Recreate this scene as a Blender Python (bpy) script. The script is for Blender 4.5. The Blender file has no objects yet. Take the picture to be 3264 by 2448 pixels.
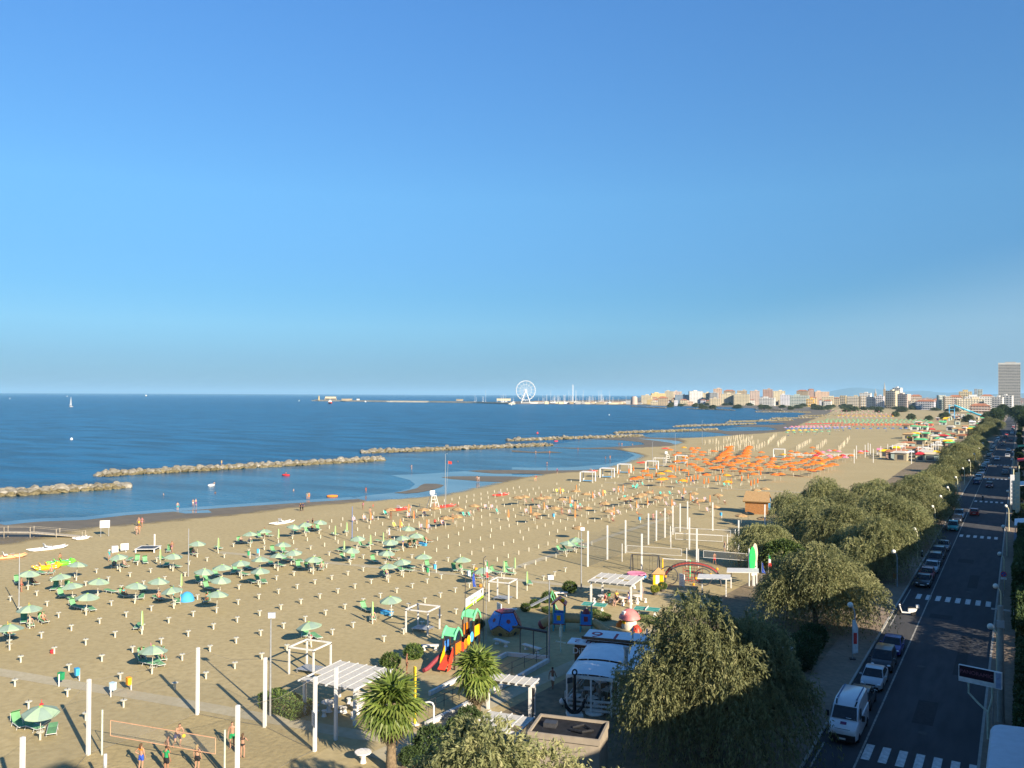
import bpy, bmesh, math, random
from mathutils import Vector, Matrix
from mathutils.geometry import tessellate_polygon
import numpy as np
random.seed(7)
R = math.radians
SC = bpy.context.scene
COL = SC.collection
# ---------------------------------------------------------------- camera
F_PX, CAM_H, CX, CY = 2720.0, 24.0, 1632.0, 1224.0
PITCH, ROLL, YAW = math.atan(34/F_PX), math.atan(7/1632.0), math.atan(1618/F_PX)
_f0 = Vector((-math.sin(YAW), math.cos(YAW), 0)); _r0 = Vector((math.cos(YAW), math.sin(YAW), 0)); _u0 = Vector((0, 0, 1))
_f = _f0*math.cos(PITCH)+_u0*math.sin(PITCH); _u1 = _u0*math.cos(PITCH)-_f0*math.sin(PITCH)
_r = _r0*math.cos(ROLL)+_u1*math.sin(ROLL); _u = _u1*math.cos(ROLL)-_r0*math.sin(ROLL)
cam = bpy.data.cameras.new('camera'); cam.sensor_width = 36; cam.lens = 36*F_PX/3264
cam.clip_start = 0.3; cam.clip_end = 200000
camo = bpy.data.objects.new('camera', cam); COL.objects.link(camo)
camo.matrix_world = Matrix((( _r.x, _u.x, -_f.x, 0), (_r.y, _u.y, -_f.y, 0), (_r.z, _u.z, -_f.z, CAM_H), (0, 0, 0, 1)))
SC.camera = camo
# ---------------------------------------------------------------- sky, sun, exposure
SUN_EL, SUN_AZ = R(24), math.atan2(0.917, -0.399)
wd = bpy.data.worlds.new('World'); SC.world = wd; wd.use_nodes = True
nt = wd.node_tree; nt.nodes.clear()
wo = nt.nodes.new('ShaderNodeOutputWorld'); bg = nt.nodes.new('ShaderNodeBackground')
sky = nt.nodes.new('ShaderNodeTexSky'); sky.sky_type = 'NISHITA'; sky.sun_disc = False
sky.sun_elevation = SUN_EL; sky.sun_rotation = SUN_AZ; sky.altitude = 0
sky.air_density = 0.7; sky.dust_density = 0.0; sky.ozone_density = 5.0
bg.inputs['Strength'].default_value = 0.09
# clear maritime air: less glare towards the horizon than the bare model gives (colour by elevation only, all round)
_tc = nt.nodes.new('ShaderNodeTexCoord'); _sx = nt.nodes.new('ShaderNodeSeparateXYZ'); _cr = nt.nodes.new('ShaderNodeValToRGB'); _mx = nt.nodes.new('ShaderNodeMix')
_mx.data_type = 'RGBA'; _mx.blend_type = 'MULTIPLY'; _mx.inputs['Factor'].default_value = 1.0
_el = _cr.color_ramp.elements
for _i, (_z, _c) in enumerate([(0.0, (0.17, 0.24, 0.33)), (0.041, (0.33, 0.42, 0.46)), (0.078, (0.49, 0.62, 0.59)), (0.115, (0.515, 0.707, 0.675)), (0.152, (0.60, 0.82, 0.79)), (0.223, (0.80, 1.09, 1.01)), (0.413, (0.934, 1.343, 1.418)), (1.0, (1.0, 1.42, 1.5))]):
    _e = _el[_i] if _i < 2 else _el.new(_z)
    _e.position = _z; _e.color = (*[x/1.42 for x in _c], 1)
nt.links.new(_tc.outputs['Generated'], _sx.inputs[0]); nt.links.new(_sx.outputs['Z'], _cr.inputs[0])
nt.links.new(sky.outputs[0], _mx.inputs['A']); nt.links.new(_cr.outputs[0], _mx.inputs['B'])
# thin high veil of haze over the land side: everything below one tilted great circle
_n = Vector((0, math.cos(R(9)), math.sin(R(9)))).cross(Vector((-math.sin(R(25))*math.cos(R(3)), math.cos(R(25))*math.cos(R(3)), math.sin(R(3))))).normalized()
if _n.z > 0: _n = -_n
_dp = nt.nodes.new('ShaderNodeVectorMath'); _dp.operation = 'DOT_PRODUCT'; _dp.inputs[1].default_value = _n; _vr = nt.nodes.new('ShaderNodeMapRange'); _vr.interpolation_type = 'SMOOTHSTEP'
_vr.inputs['From Min'].default_value = -0.012; _vr.inputs['From Max'].default_value = 0.09; _vr.inputs['To Max'].default_value = 0.26; _vm = nt.nodes.new('ShaderNodeMix'); _vm.data_type = 'RGBA'; _vm.inputs['B'].default_value = (2.7, 3.5, 4.2, 1)
nt.links.new(_tc.outputs['Generated'], _dp.inputs[0]); nt.links.new(_dp.outputs['Value'], _vr.inputs['Value']); nt.links.new(_vr.outputs[0], _vm.inputs['Factor']); nt.links.new(_mx.outputs['Result'], _vm.inputs['A'])
nt.links.new(_vm.outputs['Result'], bg.inputs[0]); nt.links.new(bg.outputs[0], wo.inputs[0])
sl = bpy.data.lights.new('sun', 'SUN'); sl.energy = 4.4; sl.angle = R(0.53); sl.color = (1.0, 0.875, 0.69)
so = bpy.data.objects.new('sun', sl); COL.objects.link(so)
_d = Vector((-0.917*math.cos(SUN_EL), 0.399*math.cos(SUN_EL), -math.sin(SUN_EL)))
so.rotation_euler = _d.to_track_quat('-Z', 'Y').to_euler(); so.location = (60, -30, 80)
vs = SC.view_settings; vs.view_transform = 'Standard'; vs.look = 'None'; vs.gamma = 1; vs.use_curve_mapping = False
vs.exposure = 1.33
SC.render.engine = 'CYCLES'
SC.cycles.max_bounces = 6; SC.cycles.diffuse_bounces = 3; SC.cycles.glossy_bounces = 3; SC.cycles.transparent_max_bounces = 16
SC.cycles.use_denoising = True; SC.cycles.caustics_reflective = False; SC.cycles.caustics_refractive = False
# ---------------------------------------------------------------- pixel -> place (a pixel gives a direction, the ground or height gives the distance)
S816 = 816/2212
RG = dict(A=(0, 1600), B=(816, 1600), C=(1632, 1600), D=(2448, 1600), E=(0, 2000), F=(816, 2000), G=(1632, 2000), H=(2448, 2000),
          I=(0, 1230), J=(816, 1200), K=(1632, 1180), L=(2448, 1130))
def PX(u, v, z=0.0):
    d = _f+_r*((u-CX)/F_PX)-_u*((v-CY)/F_PX)
    t = (z-CAM_H)/d.z
    return Vector((d.x*t, d.y*t, z))
def W(r, x, y, z=0.0):
    a, b = RG[r]
    return PX(a+x*S816, b+y*S816, z)
def AT(u, v, dist):            # a point seen at pixel u, v at a known distance along the view axis
    d = _f+_r*((u-CX)/F_PX)-_u*((v-CY)/F_PX)
    return Vector((0, 0, CAM_H))+d*dist
def PROJ(p):
    q = Vector(p)-Vector((0, 0, CAM_H)); k = q.dot(_f); return CX+F_PX*q.dot(_r)/k, CY-F_PX*q.dot(_u)/k
def depth(p): return (Vector(p)-Vector((0, 0, CAM_H))).dot(_f)
# ---------------------------------------------------------------- materials
MATS = {}
def lin(c): return tuple(((x/12.92) if x <= 0.04045 else ((x+0.055)/1.055)**2.4) for x in c)
def mat(name, c, rough=0.75, var=0.12, scale=3.0, metal=0.0, spec=0.3, bump=0.0, bscale=20.0, c2=None, coat=0.0, transl=0.0, objrand=0.0):
    if name in MATS: return MATS[name]
    m = bpy.data.materials.new(name); m.use_nodes = True; t = m.node_tree; n = t.nodes; l = t.links
    b = n['Principled BSDF']; b.inputs['Roughness'].default_value = rough; b.inputs['Metallic'].default_value = metal
    b.inputs['Specular IOR Level'].default_value = spec
    if coat: b.inputs['Coat Weight'].default_value = coat; b.inputs['Coat Roughness'].default_value = 0.08
    tc = n.new('ShaderNodeTexCoord'); ns = n.new('ShaderNodeTexNoise'); ns.inputs['Scale'].default_value = scale; ns.inputs['Detail'].default_value = 5
    l.new(tc.outputs['Object'], ns.inputs['Vector'])
    mx = n.new('ShaderNodeMix'); mx.data_type = 'RGBA'
    k = 1-var
    mx.inputs['A'].default_value = (*[x*k for x in c], 1); mx.inputs['B'].default_value = (*(c2 or [min(1, x*(1+var)) for x in c]), 1)
    cr = n.new('ShaderNodeMapRange'); cr.inputs['From Min'].default_value = 0.35; cr.inputs['From Max'].default_value = 0.65
    l.new(ns.outputs[0], cr.inputs['Value']); l.new(cr.outputs[0], mx.inputs['Factor'])
    outc = mx.outputs['Result']
    if objrand:
        oi = n.new('ShaderNodeObjectInfo'); hs = n.new('ShaderNodeHueSaturation')
        mr = n.new('ShaderNodeMapRange'); mr.inputs['To Min'].default_value = 1-objrand; mr.inputs['To Max'].default_value = 1+objrand
        l.new(oi.outputs['Random'], mr.inputs['Value']); l.new(mr.outputs[0], hs.inputs['Value']); l.new(outc, hs.inputs['Color']); outc = hs.outputs[0]
    l.new(outc, b.inputs['Base Color'])
    if bump:
        n2 = n.new('ShaderNodeTexNoise'); n2.inputs['Scale'].default_value = bscale; n2.inputs['Detail'].default_value = 6
        l.new(tc.outputs['Object'], n2.inputs['Vector'])
        bp = n.new('ShaderNodeBump'); bp.inputs['Strength'].default_value = bump; bp.inputs['Distance'].default_value = 0.05
        l.new(n2.outputs[0], bp.inputs['Height']); l.new(bp.outputs[0], b.inputs['Normal'])
    if transl:
        tr = n.new('ShaderNodeBsdfTranslucent'); l.new(outc, tr.inputs[0]); ms = n.new('ShaderNodeMixShader'); ms.inputs[0].default_value = transl
        l.new(b.outputs[0], ms.inputs[1]); l.new(tr.outputs[0], ms.inputs[2]); l.new(ms.outputs[0], n['Material Output'].inputs[0])
    MATS[name] = m
    return m
def leafmat(name, c1, c2, c3, transl=0.25, rough=0.6):
    """foliage: colour by the per-leaf attribute 'tint'"""
    m = bpy.data.materials.new(name); m.use_nodes = True; t = m.node_tree; n = t.nodes; l = t.links
    b = n['Principled BSDF']; b.inputs['Roughness'].default_value = rough; b.inputs['Specular IOR Level'].default_value = 0.25
    a = n.new('ShaderNodeAttribute'); a.attribute_name = 'tint'
    cr = n.new('ShaderNodeValToRGB'); e = cr.color_ramp.elements; e[0].color = (*c1, 1); e[1].color = (*c3, 1); e2 = e.new(0.5); e2.color = (*c2, 1)
    l.new(a.outputs['Fac'], cr.inputs[0])
    oi = n.new('ShaderNodeObjectInfo'); hs = n.new('ShaderNodeHueSaturation'); mr = n.new('ShaderNodeMapRange')
    mr.inputs['To Min'].default_value = 0.8; mr.inputs['To Max'].default_value = 1.2
    l.new(oi.outputs['Random'], mr.inputs['Value']); l.new(mr.outputs[0], hs.inputs['Value']); l.new(cr.outputs[0], hs.inputs['Color'])
    l.new(hs.outputs[0], b.inputs['Base Color'])
    tr = n.new('ShaderNodeBsdfTranslucent'); l.new(hs.outputs[0], tr.inputs[0]); ms = n.new('ShaderNodeMixShader'); ms.inputs[0].default_value = transl
    l.new(b.outputs[0], ms.inputs[1]); l.new(tr.outputs[0], ms.inputs[2]); l.new(ms.outputs[0], n['Material Output'].inputs[0])
    return m
def netmat(name, c, opacity, cell=0.0):
    m = bpy.data.materials.new(name); m.use_nodes = True; t = m.node_tree; n = t.nodes; l = t.links
    b = n['Principled BSDF']; b.inputs['Base Color'].default_value = (*c, 1); b.inputs['Roughness'].default_value = 0.9
    tr = n.new('ShaderNodeBsdfTransparent'); ms = n.new('ShaderNodeMixShader'); ms.inputs[0].default_value = opacity
    l.new(tr.outputs[0], ms.inputs[1]); l.new(b.outputs[0], ms.inputs[2]); l.new(ms.outputs[0], n['Material Output'].inputs[0])
    MATS[name] = m
    return m
# ---------------------------------------------------------------- mesh building
class MB:
    def __init__(s): s.v = []; s.f = []; s.m = []
    def add(s, vs, fs, mi=0):
        o = len(s.v); s.v += [tuple(p) for p in vs]; s.f += [tuple(i+o for i in f) for f in fs]; s.m += [mi]*len(fs); return s
    def box(s, c, d, rz=0.0, mi=0, top=1.0, taper=None):
        x, y, z = d[0]/2, d[1]/2, d[2]/2; cs, sn = math.cos(rz), math.sin(rz); vs = []
        tx, ty = (taper if taper else (top, top))
        for k, (a, b2) in ((-1, (1, 1)), (1, (tx, ty))):
            for i, j in ((-1, -1), (1, -1), (1, 1), (-1, 1)):
                px, py = i*x*a, j*y*b2
                vs.append((c[0]+px*cs-py*sn, c[1]+px*sn+py*cs, c[2]+k*z))
        return s.add(vs, [(3, 2, 1, 0), (4, 5, 6, 7), (0, 1, 5, 4), (1, 2, 6, 5), (2, 3, 7, 6), (3, 0, 4, 7)], mi)
    def tube(s, pts, r, n=8, mi=0, cap=True):
        pts = [Vector(p) for p in pts]; rs = r if isinstance(r, (list, tuple)) else [r]*len(pts); o = []; fs = []
        ref = None
        for i, p in enumerate(pts):
            d = (pts[min(i+1, len(pts)-1)]-pts[max(i-1, 0)])
            if d.length < 1e-9: d = Vector((0, 0, 1))
            d.normalize()
            if ref is None: ref = Vector((1, 0, 0)) if abs(d.x) < 0.8 else Vector((0, 1, 0))
            a = (ref-d*ref.dot(d)); a.normalize(); b = d.cross(a); ref = a
            for k in range(n):
                t = 2*math.pi*k/n; o.append(p+(a*math.cos(t)+b*math.sin(t))*rs[i])
        for i in range(len(pts)-1):
            for k in range(n):
                fs.append((i*n+k, i*n+(k+1) % n, (i+1)*n+(k+1) % n, (i+1)*n+k))
        if cap:
            fs.append(tuple(reversed(range(n)))); fs.append(tuple((len(pts)-1)*n+k for k in range(n)))
        return s.add(o, fs, mi)
    def lathe(s, prof, n=12, c=(0, 0, 0), mi=0, sx=1.0, sy=1.0):
        o = []; fs = []
        for r, z in prof:
            for k in range(n):
                t = 2*math.pi*k/n; o.append((c[0]+r*sx*math.cos(t), c[1]+r*sy*math.sin(t), c[2]+z))
        for i in range(len(prof)-1):
            for k in range(n): fs.append((i*n+k, i*n+(k+1) % n, (i+1)*n+(k+1) % n, (i+1)*n+k))
        fs.append(tuple(reversed(range(n)))); fs.append(tuple((len(prof)-1)*n+k for k in range(n)))
        return s.add(o, fs, mi)
    def ball(s, c, r, n=12, mi=0, sz=1.0):
        k = max(5, n//2+1); pr = [(max(1e-3, r*math.sin(math.pi*i/k)), -r*sz*math.cos(math.pi*i/k)) for i in range(k+1)]
        return s.lathe(pr, n, c, mi)
    def prism(s, poly, z0, z1, mi=0):
        n = len(poly); vs = [(p[0], p[1], z0) for p in poly]+[(p[0], p[1], z1) for p in poly]
        return s.add(vs, [tuple(reversed(range(n))), tuple(range(n, 2*n))]+[(i, (i+1) % n, n+(i+1) % n, n+i) for i in range(n)], mi)
    def plate(s, pts, th, mi=0):
        """an outline of 3D points given a thickness along its normal"""
        pts = [Vector(p) for p in pts]; n = len(pts); nr = Vector((0, 0, 0))
        for i in range(n): nr += pts[i].cross(pts[(i+1) % n])
        nr.normalize(); h = nr*th/2
        return s.add([p-h for p in pts]+[p+h for p in pts], [tuple(reversed(range(n))), tuple(range(n, 2*n))]+[(i, (i+1) % n, n+(i+1) % n, n+i) for i in range(n)], mi)
    def mesh(s, name, mats, smooth=False):
        me = bpy.data.meshes.new(name); me.from_pydata(s.v, [], s.f)
        for x in (mats if isinstance(mats, (list, tuple)) else [mats]): me.materials.append(x)
        if any(s.m): me.polygons.foreach_set('material_index', s.m)
        if smooth:
            me.polygons.foreach_set('use_smooth', [True]*len(s.f))
            try: me.set_sharp_from_angle(angle=R(40))
            except Exception: pass
        me.update(); return me
    def build(s, name, mats, parent=None, loc=(0, 0, 0), rz=0.0, smooth=False):
        return ob(name, s.mesh(name, mats, smooth), parent, loc, rz)
def ob(name, me, parent=None, loc=(0, 0, 0), rz=0.0, sc=None, rot=None):
    o = bpy.data.objects.new(name, me); COL.objects.link(o); o.location = loc
    o.rotation_euler = rot if rot else (0, 0, rz)
    if sc is not None: o.scale = sc if isinstance(sc, (tuple, list)) else (sc, sc, sc)
    if parent is not None: o.parent = parent
    return o
def tag(o, label=None, cat=None, group=None, kind=None):
    if label: o['label'] = label
    if cat: o['category'] = cat
    if group: o['group'] = group
    if kind: o['kind'] = kind
    return o
def thing(name, label, cat, loc=(0, 0, 0), rz=0.0, group=None, sc=None):
    o = ob(name, None, None, loc, rz, sc); o.empty_display_size = 0.2
    return tag(o, label, cat, group)
def dup(root, loc, rz=0.0, sc=None, label=None, group=None, link=True):
    def cp(o, par):
        c = o.copy(); COL.objects.link(c); c.parent = par
        for ch in o.children: cp(ch, c)
        return c
    r = cp(root, None); r.location = loc; r.rotation_euler = (0, 0, rz)
    if sc is not None: r.scale = sc if isinstance(sc, (tuple, list)) else (sc, sc, sc)
    if label: r['label'] = label
    if group: r['group'] = group
    return r
def setmat(o, m, slot=0):
    o.material_slots[slot].link = 'OBJECT'; o.material_slots[slot].material = m
def sheet(name, poly, z, m, parent=None, kind='structure'):
    """a flat polygon (world x, y points) triangulated as one sheet"""
    vs = [Vector((p[0], p[1], z)) for p in poly]
    tri = tessellate_polygon([vs]); fs = []
    for a, b, c in tri:
        n = (vs[b]-vs[a]).cross(vs[c]-vs[a]).z
        fs.append((a, b, c) if n > 0 else (a, c, b))
    me = bpy.data.meshes.new(name); me.from_pydata(vs, [], fs); me.materials.append(m); me.update()
    o = ob(name, me, parent)
    if kind: o['kind'] = kind
    return o
def text(name, s, size, m, parent, loc, rot, extrude=0.01, align='CENTER', space=1.0):
    cu = bpy.data.curves.new(name, 'FONT'); cu.body = s; cu.size = size; cu.extrude = extrude; cu.align_x = align; cu.align_y = 'CENTER'; cu.space_character = space
    tmp = bpy.data.objects.new(name+'_tmp', cu); COL.objects.link(tmp)
    dg = bpy.context.evaluated_depsgraph_get(); me = bpy.data.meshes.new_from_object(tmp.evaluated_get(dg)); bpy.data.objects.remove(tmp)
    me.materials.clear(); me.materials.append(m)
    return ob(name, me, parent, loc, 0, None, rot)
# ================================================================ THE SETTING
def groundmat(name, c1, c2, c3, s1, s2, rough=0.9, bump=0.35, bscale=6.0, spec=0.15, fine=40.0, stretch=None):
    m = bpy.data.materials.new(name); m.use_nodes = True; t = m.node_tree; n = t.nodes; l = t.links
    b = n['Principled BSDF']; b.inputs['Roughness'].default_value = rough; b.inputs['Specular IOR Level'].default_value = spec
    tc = n.new('ShaderNodeTexCoord'); vec = tc.outputs['Object']
    if stretch:
        mp = n.new('ShaderNodeMapping'); mp.inputs['Scale'].default_value = stretch; l.new(vec, mp.inputs[0]); vec = mp.outputs[0]
    a = n.new('ShaderNodeTexNoise'); a.inputs['Scale'].default_value = s1; a.inputs['Detail'].default_value = 6
    a2 = n.new('ShaderNodeTexNoise'); a2.inputs['Scale'].default_value = s2; a2.inputs['Detail'].default_value = 8
    l.new(vec, a.inputs['Vector']); l.new(vec, a2.inputs['Vector'])
    r1 = n.new('ShaderNodeMapRange'); r1.inputs['From Min'].default_value = 0.38; r1.inputs['From Max'].default_value = 0.62
    r2 = n.new('ShaderNodeMapRange'); r2.inputs['From Min'].default_value = 0.4; r2.inputs['From Max'].default_value = 0.7
    l.new(a.outputs[0], r1.inputs[0]); l.new(a2.outputs[0], r2.inputs[0])
    m1 = n.new('ShaderNodeMix'); m1.data_type = 'RGBA'; m1.inputs['A'].default_value = (*c1, 1); m1.inputs['B'].default_value = (*c2, 1); l.new(r1.outputs[0], m1.inputs['Factor'])
    m2 = n.new('ShaderNodeMix'); m2.data_type = 'RGBA'; m2.inputs['B'].default_value = (*c3, 1); l.new(m1.outputs['Result'], m2.inputs['A']); l.new(r2.outputs[0], m2.inputs['Factor'])
    l.new(m2.outputs['Result'], b.inputs['Base Color'])
    n2 = n.new('ShaderNodeTexNoise'); n2.inputs['Scale'].default_value = bscale; n2.inputs['Detail'].default_value = 4; l.new(tc.outputs['Object'], n2.inputs['Vector'])
    bp = n.new('ShaderNodeBump'); bp.inputs['Strength'].default_value = bump; bp.inputs['Distance'].default_value = 0.08
    l.new(n2.outputs[0], bp.inputs['Height']); l.new(bp.outputs[0], b.inputs['Normal'])
    MATS[name] = m
    return m
SAND = groundmat('dry_sand', (0.385, 0.31, 0.165), (0.42, 0.34, 0.185), (0.335, 0.268, 0.14), 0.07, 1.6, bump=0.42, bscale=3.2)
SAND2 = groundmat('trodden_sand', (0.36, 0.285, 0.145), (0.40, 0.32, 0.165), (0.31, 0.245, 0.125), 0.3, 2.2, bump=0.7, bscale=2.6)
WET = groundmat('wet_sand', (0.155, 0.125, 0.078), (0.19, 0.152, 0.095), (0.13, 0.105, 0.068), 0.05, 0.4, rough=0.6, bump=0.08, bscale=0.6, spec=0.3)
ASPH = groundmat('asphalt', (0.066, 0.066, 0.068), (0.080, 0.080, 0.082), (0.055, 0.055, 0.058), 0.25, 1.4, bump=0.25, bscale=30, stretch=(1, 0.18, 1), rough=0.85)
PAVE = groundmat('pavement_tile', (0.24, 0.185, 0.135), (0.28, 0.215, 0.16), (0.20, 0.155, 0.115), 0.4, 2.5, bump=0.3, bscale=7)
SOIL = groundmat('garden_soil', (0.20, 0.155, 0.10), (0.26, 0.20, 0.13), (0.14, 0.12, 0.08), 0.3, 1.5, bump=0.6, bscale=3)
CONC = groundmat('concrete_path', (0.40, 0.345, 0.235), (0.44, 0.385, 0.265), (0.37, 0.32, 0.21), 0.4, 2.0, bump=0.15, bscale=8)
CITY = groundmat('town_ground', (0.22, 0.20, 0.16), (0.27, 0.25, 0.20), (0.10, 0.12, 0.07), 0.004, 0.02)
def watermat(name, c, rough, bs, scales, dist, spec=0.5, streak=0.0):
    m = bpy.data.materials.new(name); m.use_nodes = True; t = m.node_tree; n = t.nodes; l = t.links
    b = n['Principled BSDF']; b.inputs['Roughness'].default_value = rough; b.inputs['IOR'].default_value = 1.33; b.inputs['Specular IOR Level'].default_value = spec
    tc = n.new('ShaderNodeTexCoord'); prev = None
    mp = n.new('ShaderNodeMapping'); mp.inputs['Rotation'].default_value = (0, 0, YAW); mp.inputs['Scale'].default_value = (0.45, 1, 1); l.new(tc.outputs['Object'], mp.inputs[0])
    for sc, w in scales:
        x = n.new('ShaderNodeTexNoise'); x.inputs['Scale'].default_value = sc; x.inputs['Detail'].default_value = 4; l.new(mp.outputs[0], x.inputs['Vector'])
        k = n.new('ShaderNodeMath'); k.operation = 'MULTIPLY'; k.inputs[1].default_value = w; l.new(x.outputs[0], k.inputs[0])
        if prev:
            ad = n.new('ShaderNodeMath'); ad.operation = 'ADD'; l.new(prev, ad.inputs[0]); l.new(k.outputs[0], ad.inputs[1]); prev = ad.outputs[0]
        else: prev = k.outputs[0]
    bp = n.new('ShaderNodeBump'); bp.inputs['Strength'].default_value = bs; bp.inputs['Distance'].default_value = dist
    l.new(prev, bp.inputs['Height']); l.new(bp.outputs[0], b.inputs['Normal'])
    big = n.new('ShaderNodeTexNoise'); big.inputs['Scale'].default_value = 0.006; big.inputs['Detail'].default_value = 5
    mp2 = n.new('ShaderNodeMapping'); mp2.inputs['Rotation'].default_value = (0, 0, YAW); mp2.inputs['Scale'].default_value = (0.3, 1, 1); l.new(tc.outputs['Object'], mp2.inputs[0]); l.new(mp2.outputs[0], big.inputs['Vector'])
    mx = n.new('ShaderNodeMix'); mx.data_type = 'RGBA'; mx.inputs['A'].default_value = (*c, 1); mx.inputs['B'].default_value = (*[min(1, x*2.3+0.002) for x in c], 1)
    facet_tone = n.new('ShaderNodeTexNoise'); facet_tone.inputs['Scale'].default_value = 0.085; facet_tone.inputs['Detail'].default_value = 6; l.new(mp2.outputs[0], facet_tone.inputs['Vector'])  # lighter and darker reflections of wave facets put into the base colour
    cm = n.new('ShaderNodeMapRange'); cm.inputs['From Min'].default_value = 0.3; cm.inputs['From Max'].default_value = 0.7; cm.inputs['To Min'].default_value = -0.9; cm.inputs['To Max'].default_value = 0.9; l.new(facet_tone.outputs[0], cm.inputs[0])
    ca = n.new('ShaderNodeMath'); ca.operation = 'ADD'; l.new(big.outputs[0], ca.inputs[0]); l.new(cm.outputs[0], ca.inputs[1]); mx.clamp_factor = True
    l.new(ca.outputs[0], mx.inputs['Factor']); l.new(mx.outputs['Result'], b.inputs['Base Color'])
    MATS[name] = m
    return m
SEA = watermat('sea_water', (0.003, 0.045, 0.095), 0.26, 1.0, [(0.35, 1.0), (1.3, 0.45), (0.09, 1.6)], 1.3, 0.2)
LAG = watermat('lagoon_water', (0.010, 0.054, 0.090), 0.2, 0.8, [(0.5, 1.0), (2.0, 0.3)], 0.34, 0.22)
FILM = watermat('film_water', (0.055, 0.075, 0.075), 0.10, 0.25, [(0.4, 1.0)], 0.05)
# --- sea, sea floor sheet far out to the horizon
sheet('sea', [(-90000, -20000), (4000, -20000), (60000, 90000), (-90000, 90000)], -0.06, SEA)
def WL(l): return [W(*p).to_2d() for p in l]
shore = WL([('A', -900, 260), ('A', -300, 215), ('A', 0, 190), ('A', 200, 168), ('A', 350, 156), ('A', 720, 143), ('A', 1050, 105), ('A', 1400, 78), ('A', 1800, 48), ('A', 2212, 20),
  ('J', 300, 1085), ('J', 700, 1060), ('J', 850, 1050), ('J', 935, 1068), ('J', 1000, 1098), ('J', 1290, 1085), ('J', 1650, 1050), ('J', 1900, 1000), ('J', 2090, 952), ('J', 2190, 921),
  ('J', 2120, 911), ('J', 1950, 906), ('J', 1800, 893), ('J', 1680, 885), ('J', 1600, 870), ('J', 1680, 863), ('J', 1900, 861), ('J', 2212, 863),
  ('K', 130, 922), ('K', 250, 914), ('K', 335, 903), ('K', 200, 895), ('K', 0, 893), ('J', 2060, 838), ('J', 1940, 828), ('J', 1830, 815), ('J', 1950, 808), ('J', 2212, 808),
  ('K', 300, 866), ('K', 560, 864), ('K', 760, 855), ('K', 900, 838), ('K', 1020, 812), ('K', 1110, 785), ('K', 1160, 758), ('K', 1140, 735), ('K', 1060, 714), ('K', 960, 695), ('K', 880, 684), ('K', 700, 680), ('K', 520, 678), ('K', 345, 667),
  ('K', 600, 672), ('K', 850, 665), ('K', 1000, 655), ('K', 1150, 640), ('K', 1110, 621), ('K', 960, 606), ('K', 800, 599), ('K', 700, 597),
  ('K', 900, 583), ('K', 1145, 573), ('K', 1200, 582), ('K', 1400, 583), ('K', 1700, 581), ('K', 1960, 577), ('K', 1900, 562), ('K', 1800, 545), ('K', 1660, 531), ('K', 1480, 528), ('K', 1640, 521), ('K', 1800, 517),
  ('K', 1850, 526), ('K', 2000, 526), ('K', 2212, 521), ('K', 2300, 510), ('K', 2212, 492), ('K', 2050, 490), ('K', 1900, 488), ('K', 2000, 478), ('K', 2130, 472),
  ('L', 60, 606), ('L', 170, 600), ('L', 120, 592), ('L', 0, 588), ('L', 60, 572), ('L', 200, 566), ('L', 300, 548), ('L', 270, 530), ('L', 330, 512), ('L', 250, 500), ('L', 0, 488),
  ('K', 2100, 348), ('K', 2212, 335), ('K', 2040, 326), ('K', 1900, 320), ('K', 1600, 314), ('K', 1380, 311), ('K', 1150, 304), ('K', 900, 300), ('K', 600, 296), ('K', 300, 294), ('K', 0, 292), ('J', 2212, 240), ('J', 2000, 234),
  ('J', 2000, 222), ('J', 2212, 216), ('K', 300, 262), ('K', 700, 258), ('K', 1080, 250)])
far_back = [AT(1632+1080*S816, 1290, 9000).to_2d(), (-14000, 40000), (60000, 60000), (9000, 300), (9000, -4000), (-150, -4000), (-190, -300)]
land = shore+far_back
beach = sheet('wet_beach', land, 0.0, WET)
# dry sand laid over the wet beach; its seaward edge fades out over a strip a few metres wide
dryl = WL([('A', -900, 620), ('A', -300, 490), ('A', 0, 425), ('A', 300, 375), ('A', 600, 310), ('A', 900, 252), ('A', 1400, 205), ('A', 1800, 165), ('A', 2212, 122),
  ('J', 400, 1155), ('J', 900, 1110), ('J', 1300, 1080), ('J', 1700, 1048), ('J', 2000, 988), ('J', 2212, 936), ('K', 250, 935), ('K', 450, 900), ('K', 700, 884), ('K', 900, 864), ('K', 1050, 825), ('K', 1200, 773), ('K', 1258, 742),
  ('K', 1200, 716), ('K', 1060, 693), ('K', 1010, 678), ('K', 1200, 672), ('K', 1450, 657), ('K', 1560, 632), ('K', 1570, 610), ('K', 1500, 592), ('K', 1650, 586), ('K', 2000, 563), ('K', 2212, 548),
  ('L', 200, 664), ('L', 300, 622), ('L', 330, 603), ('L', 430, 560), ('L', 520, 522), ('L', 600, 482), ('L', 480, 464), ('L', 300, 452), ('L', 0, 442), ('K', 1900, 300), ('K', 1500, 292)])
inland = [(-300, 3000), (400, 3000), (400, -120), (-120, -120)]
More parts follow.
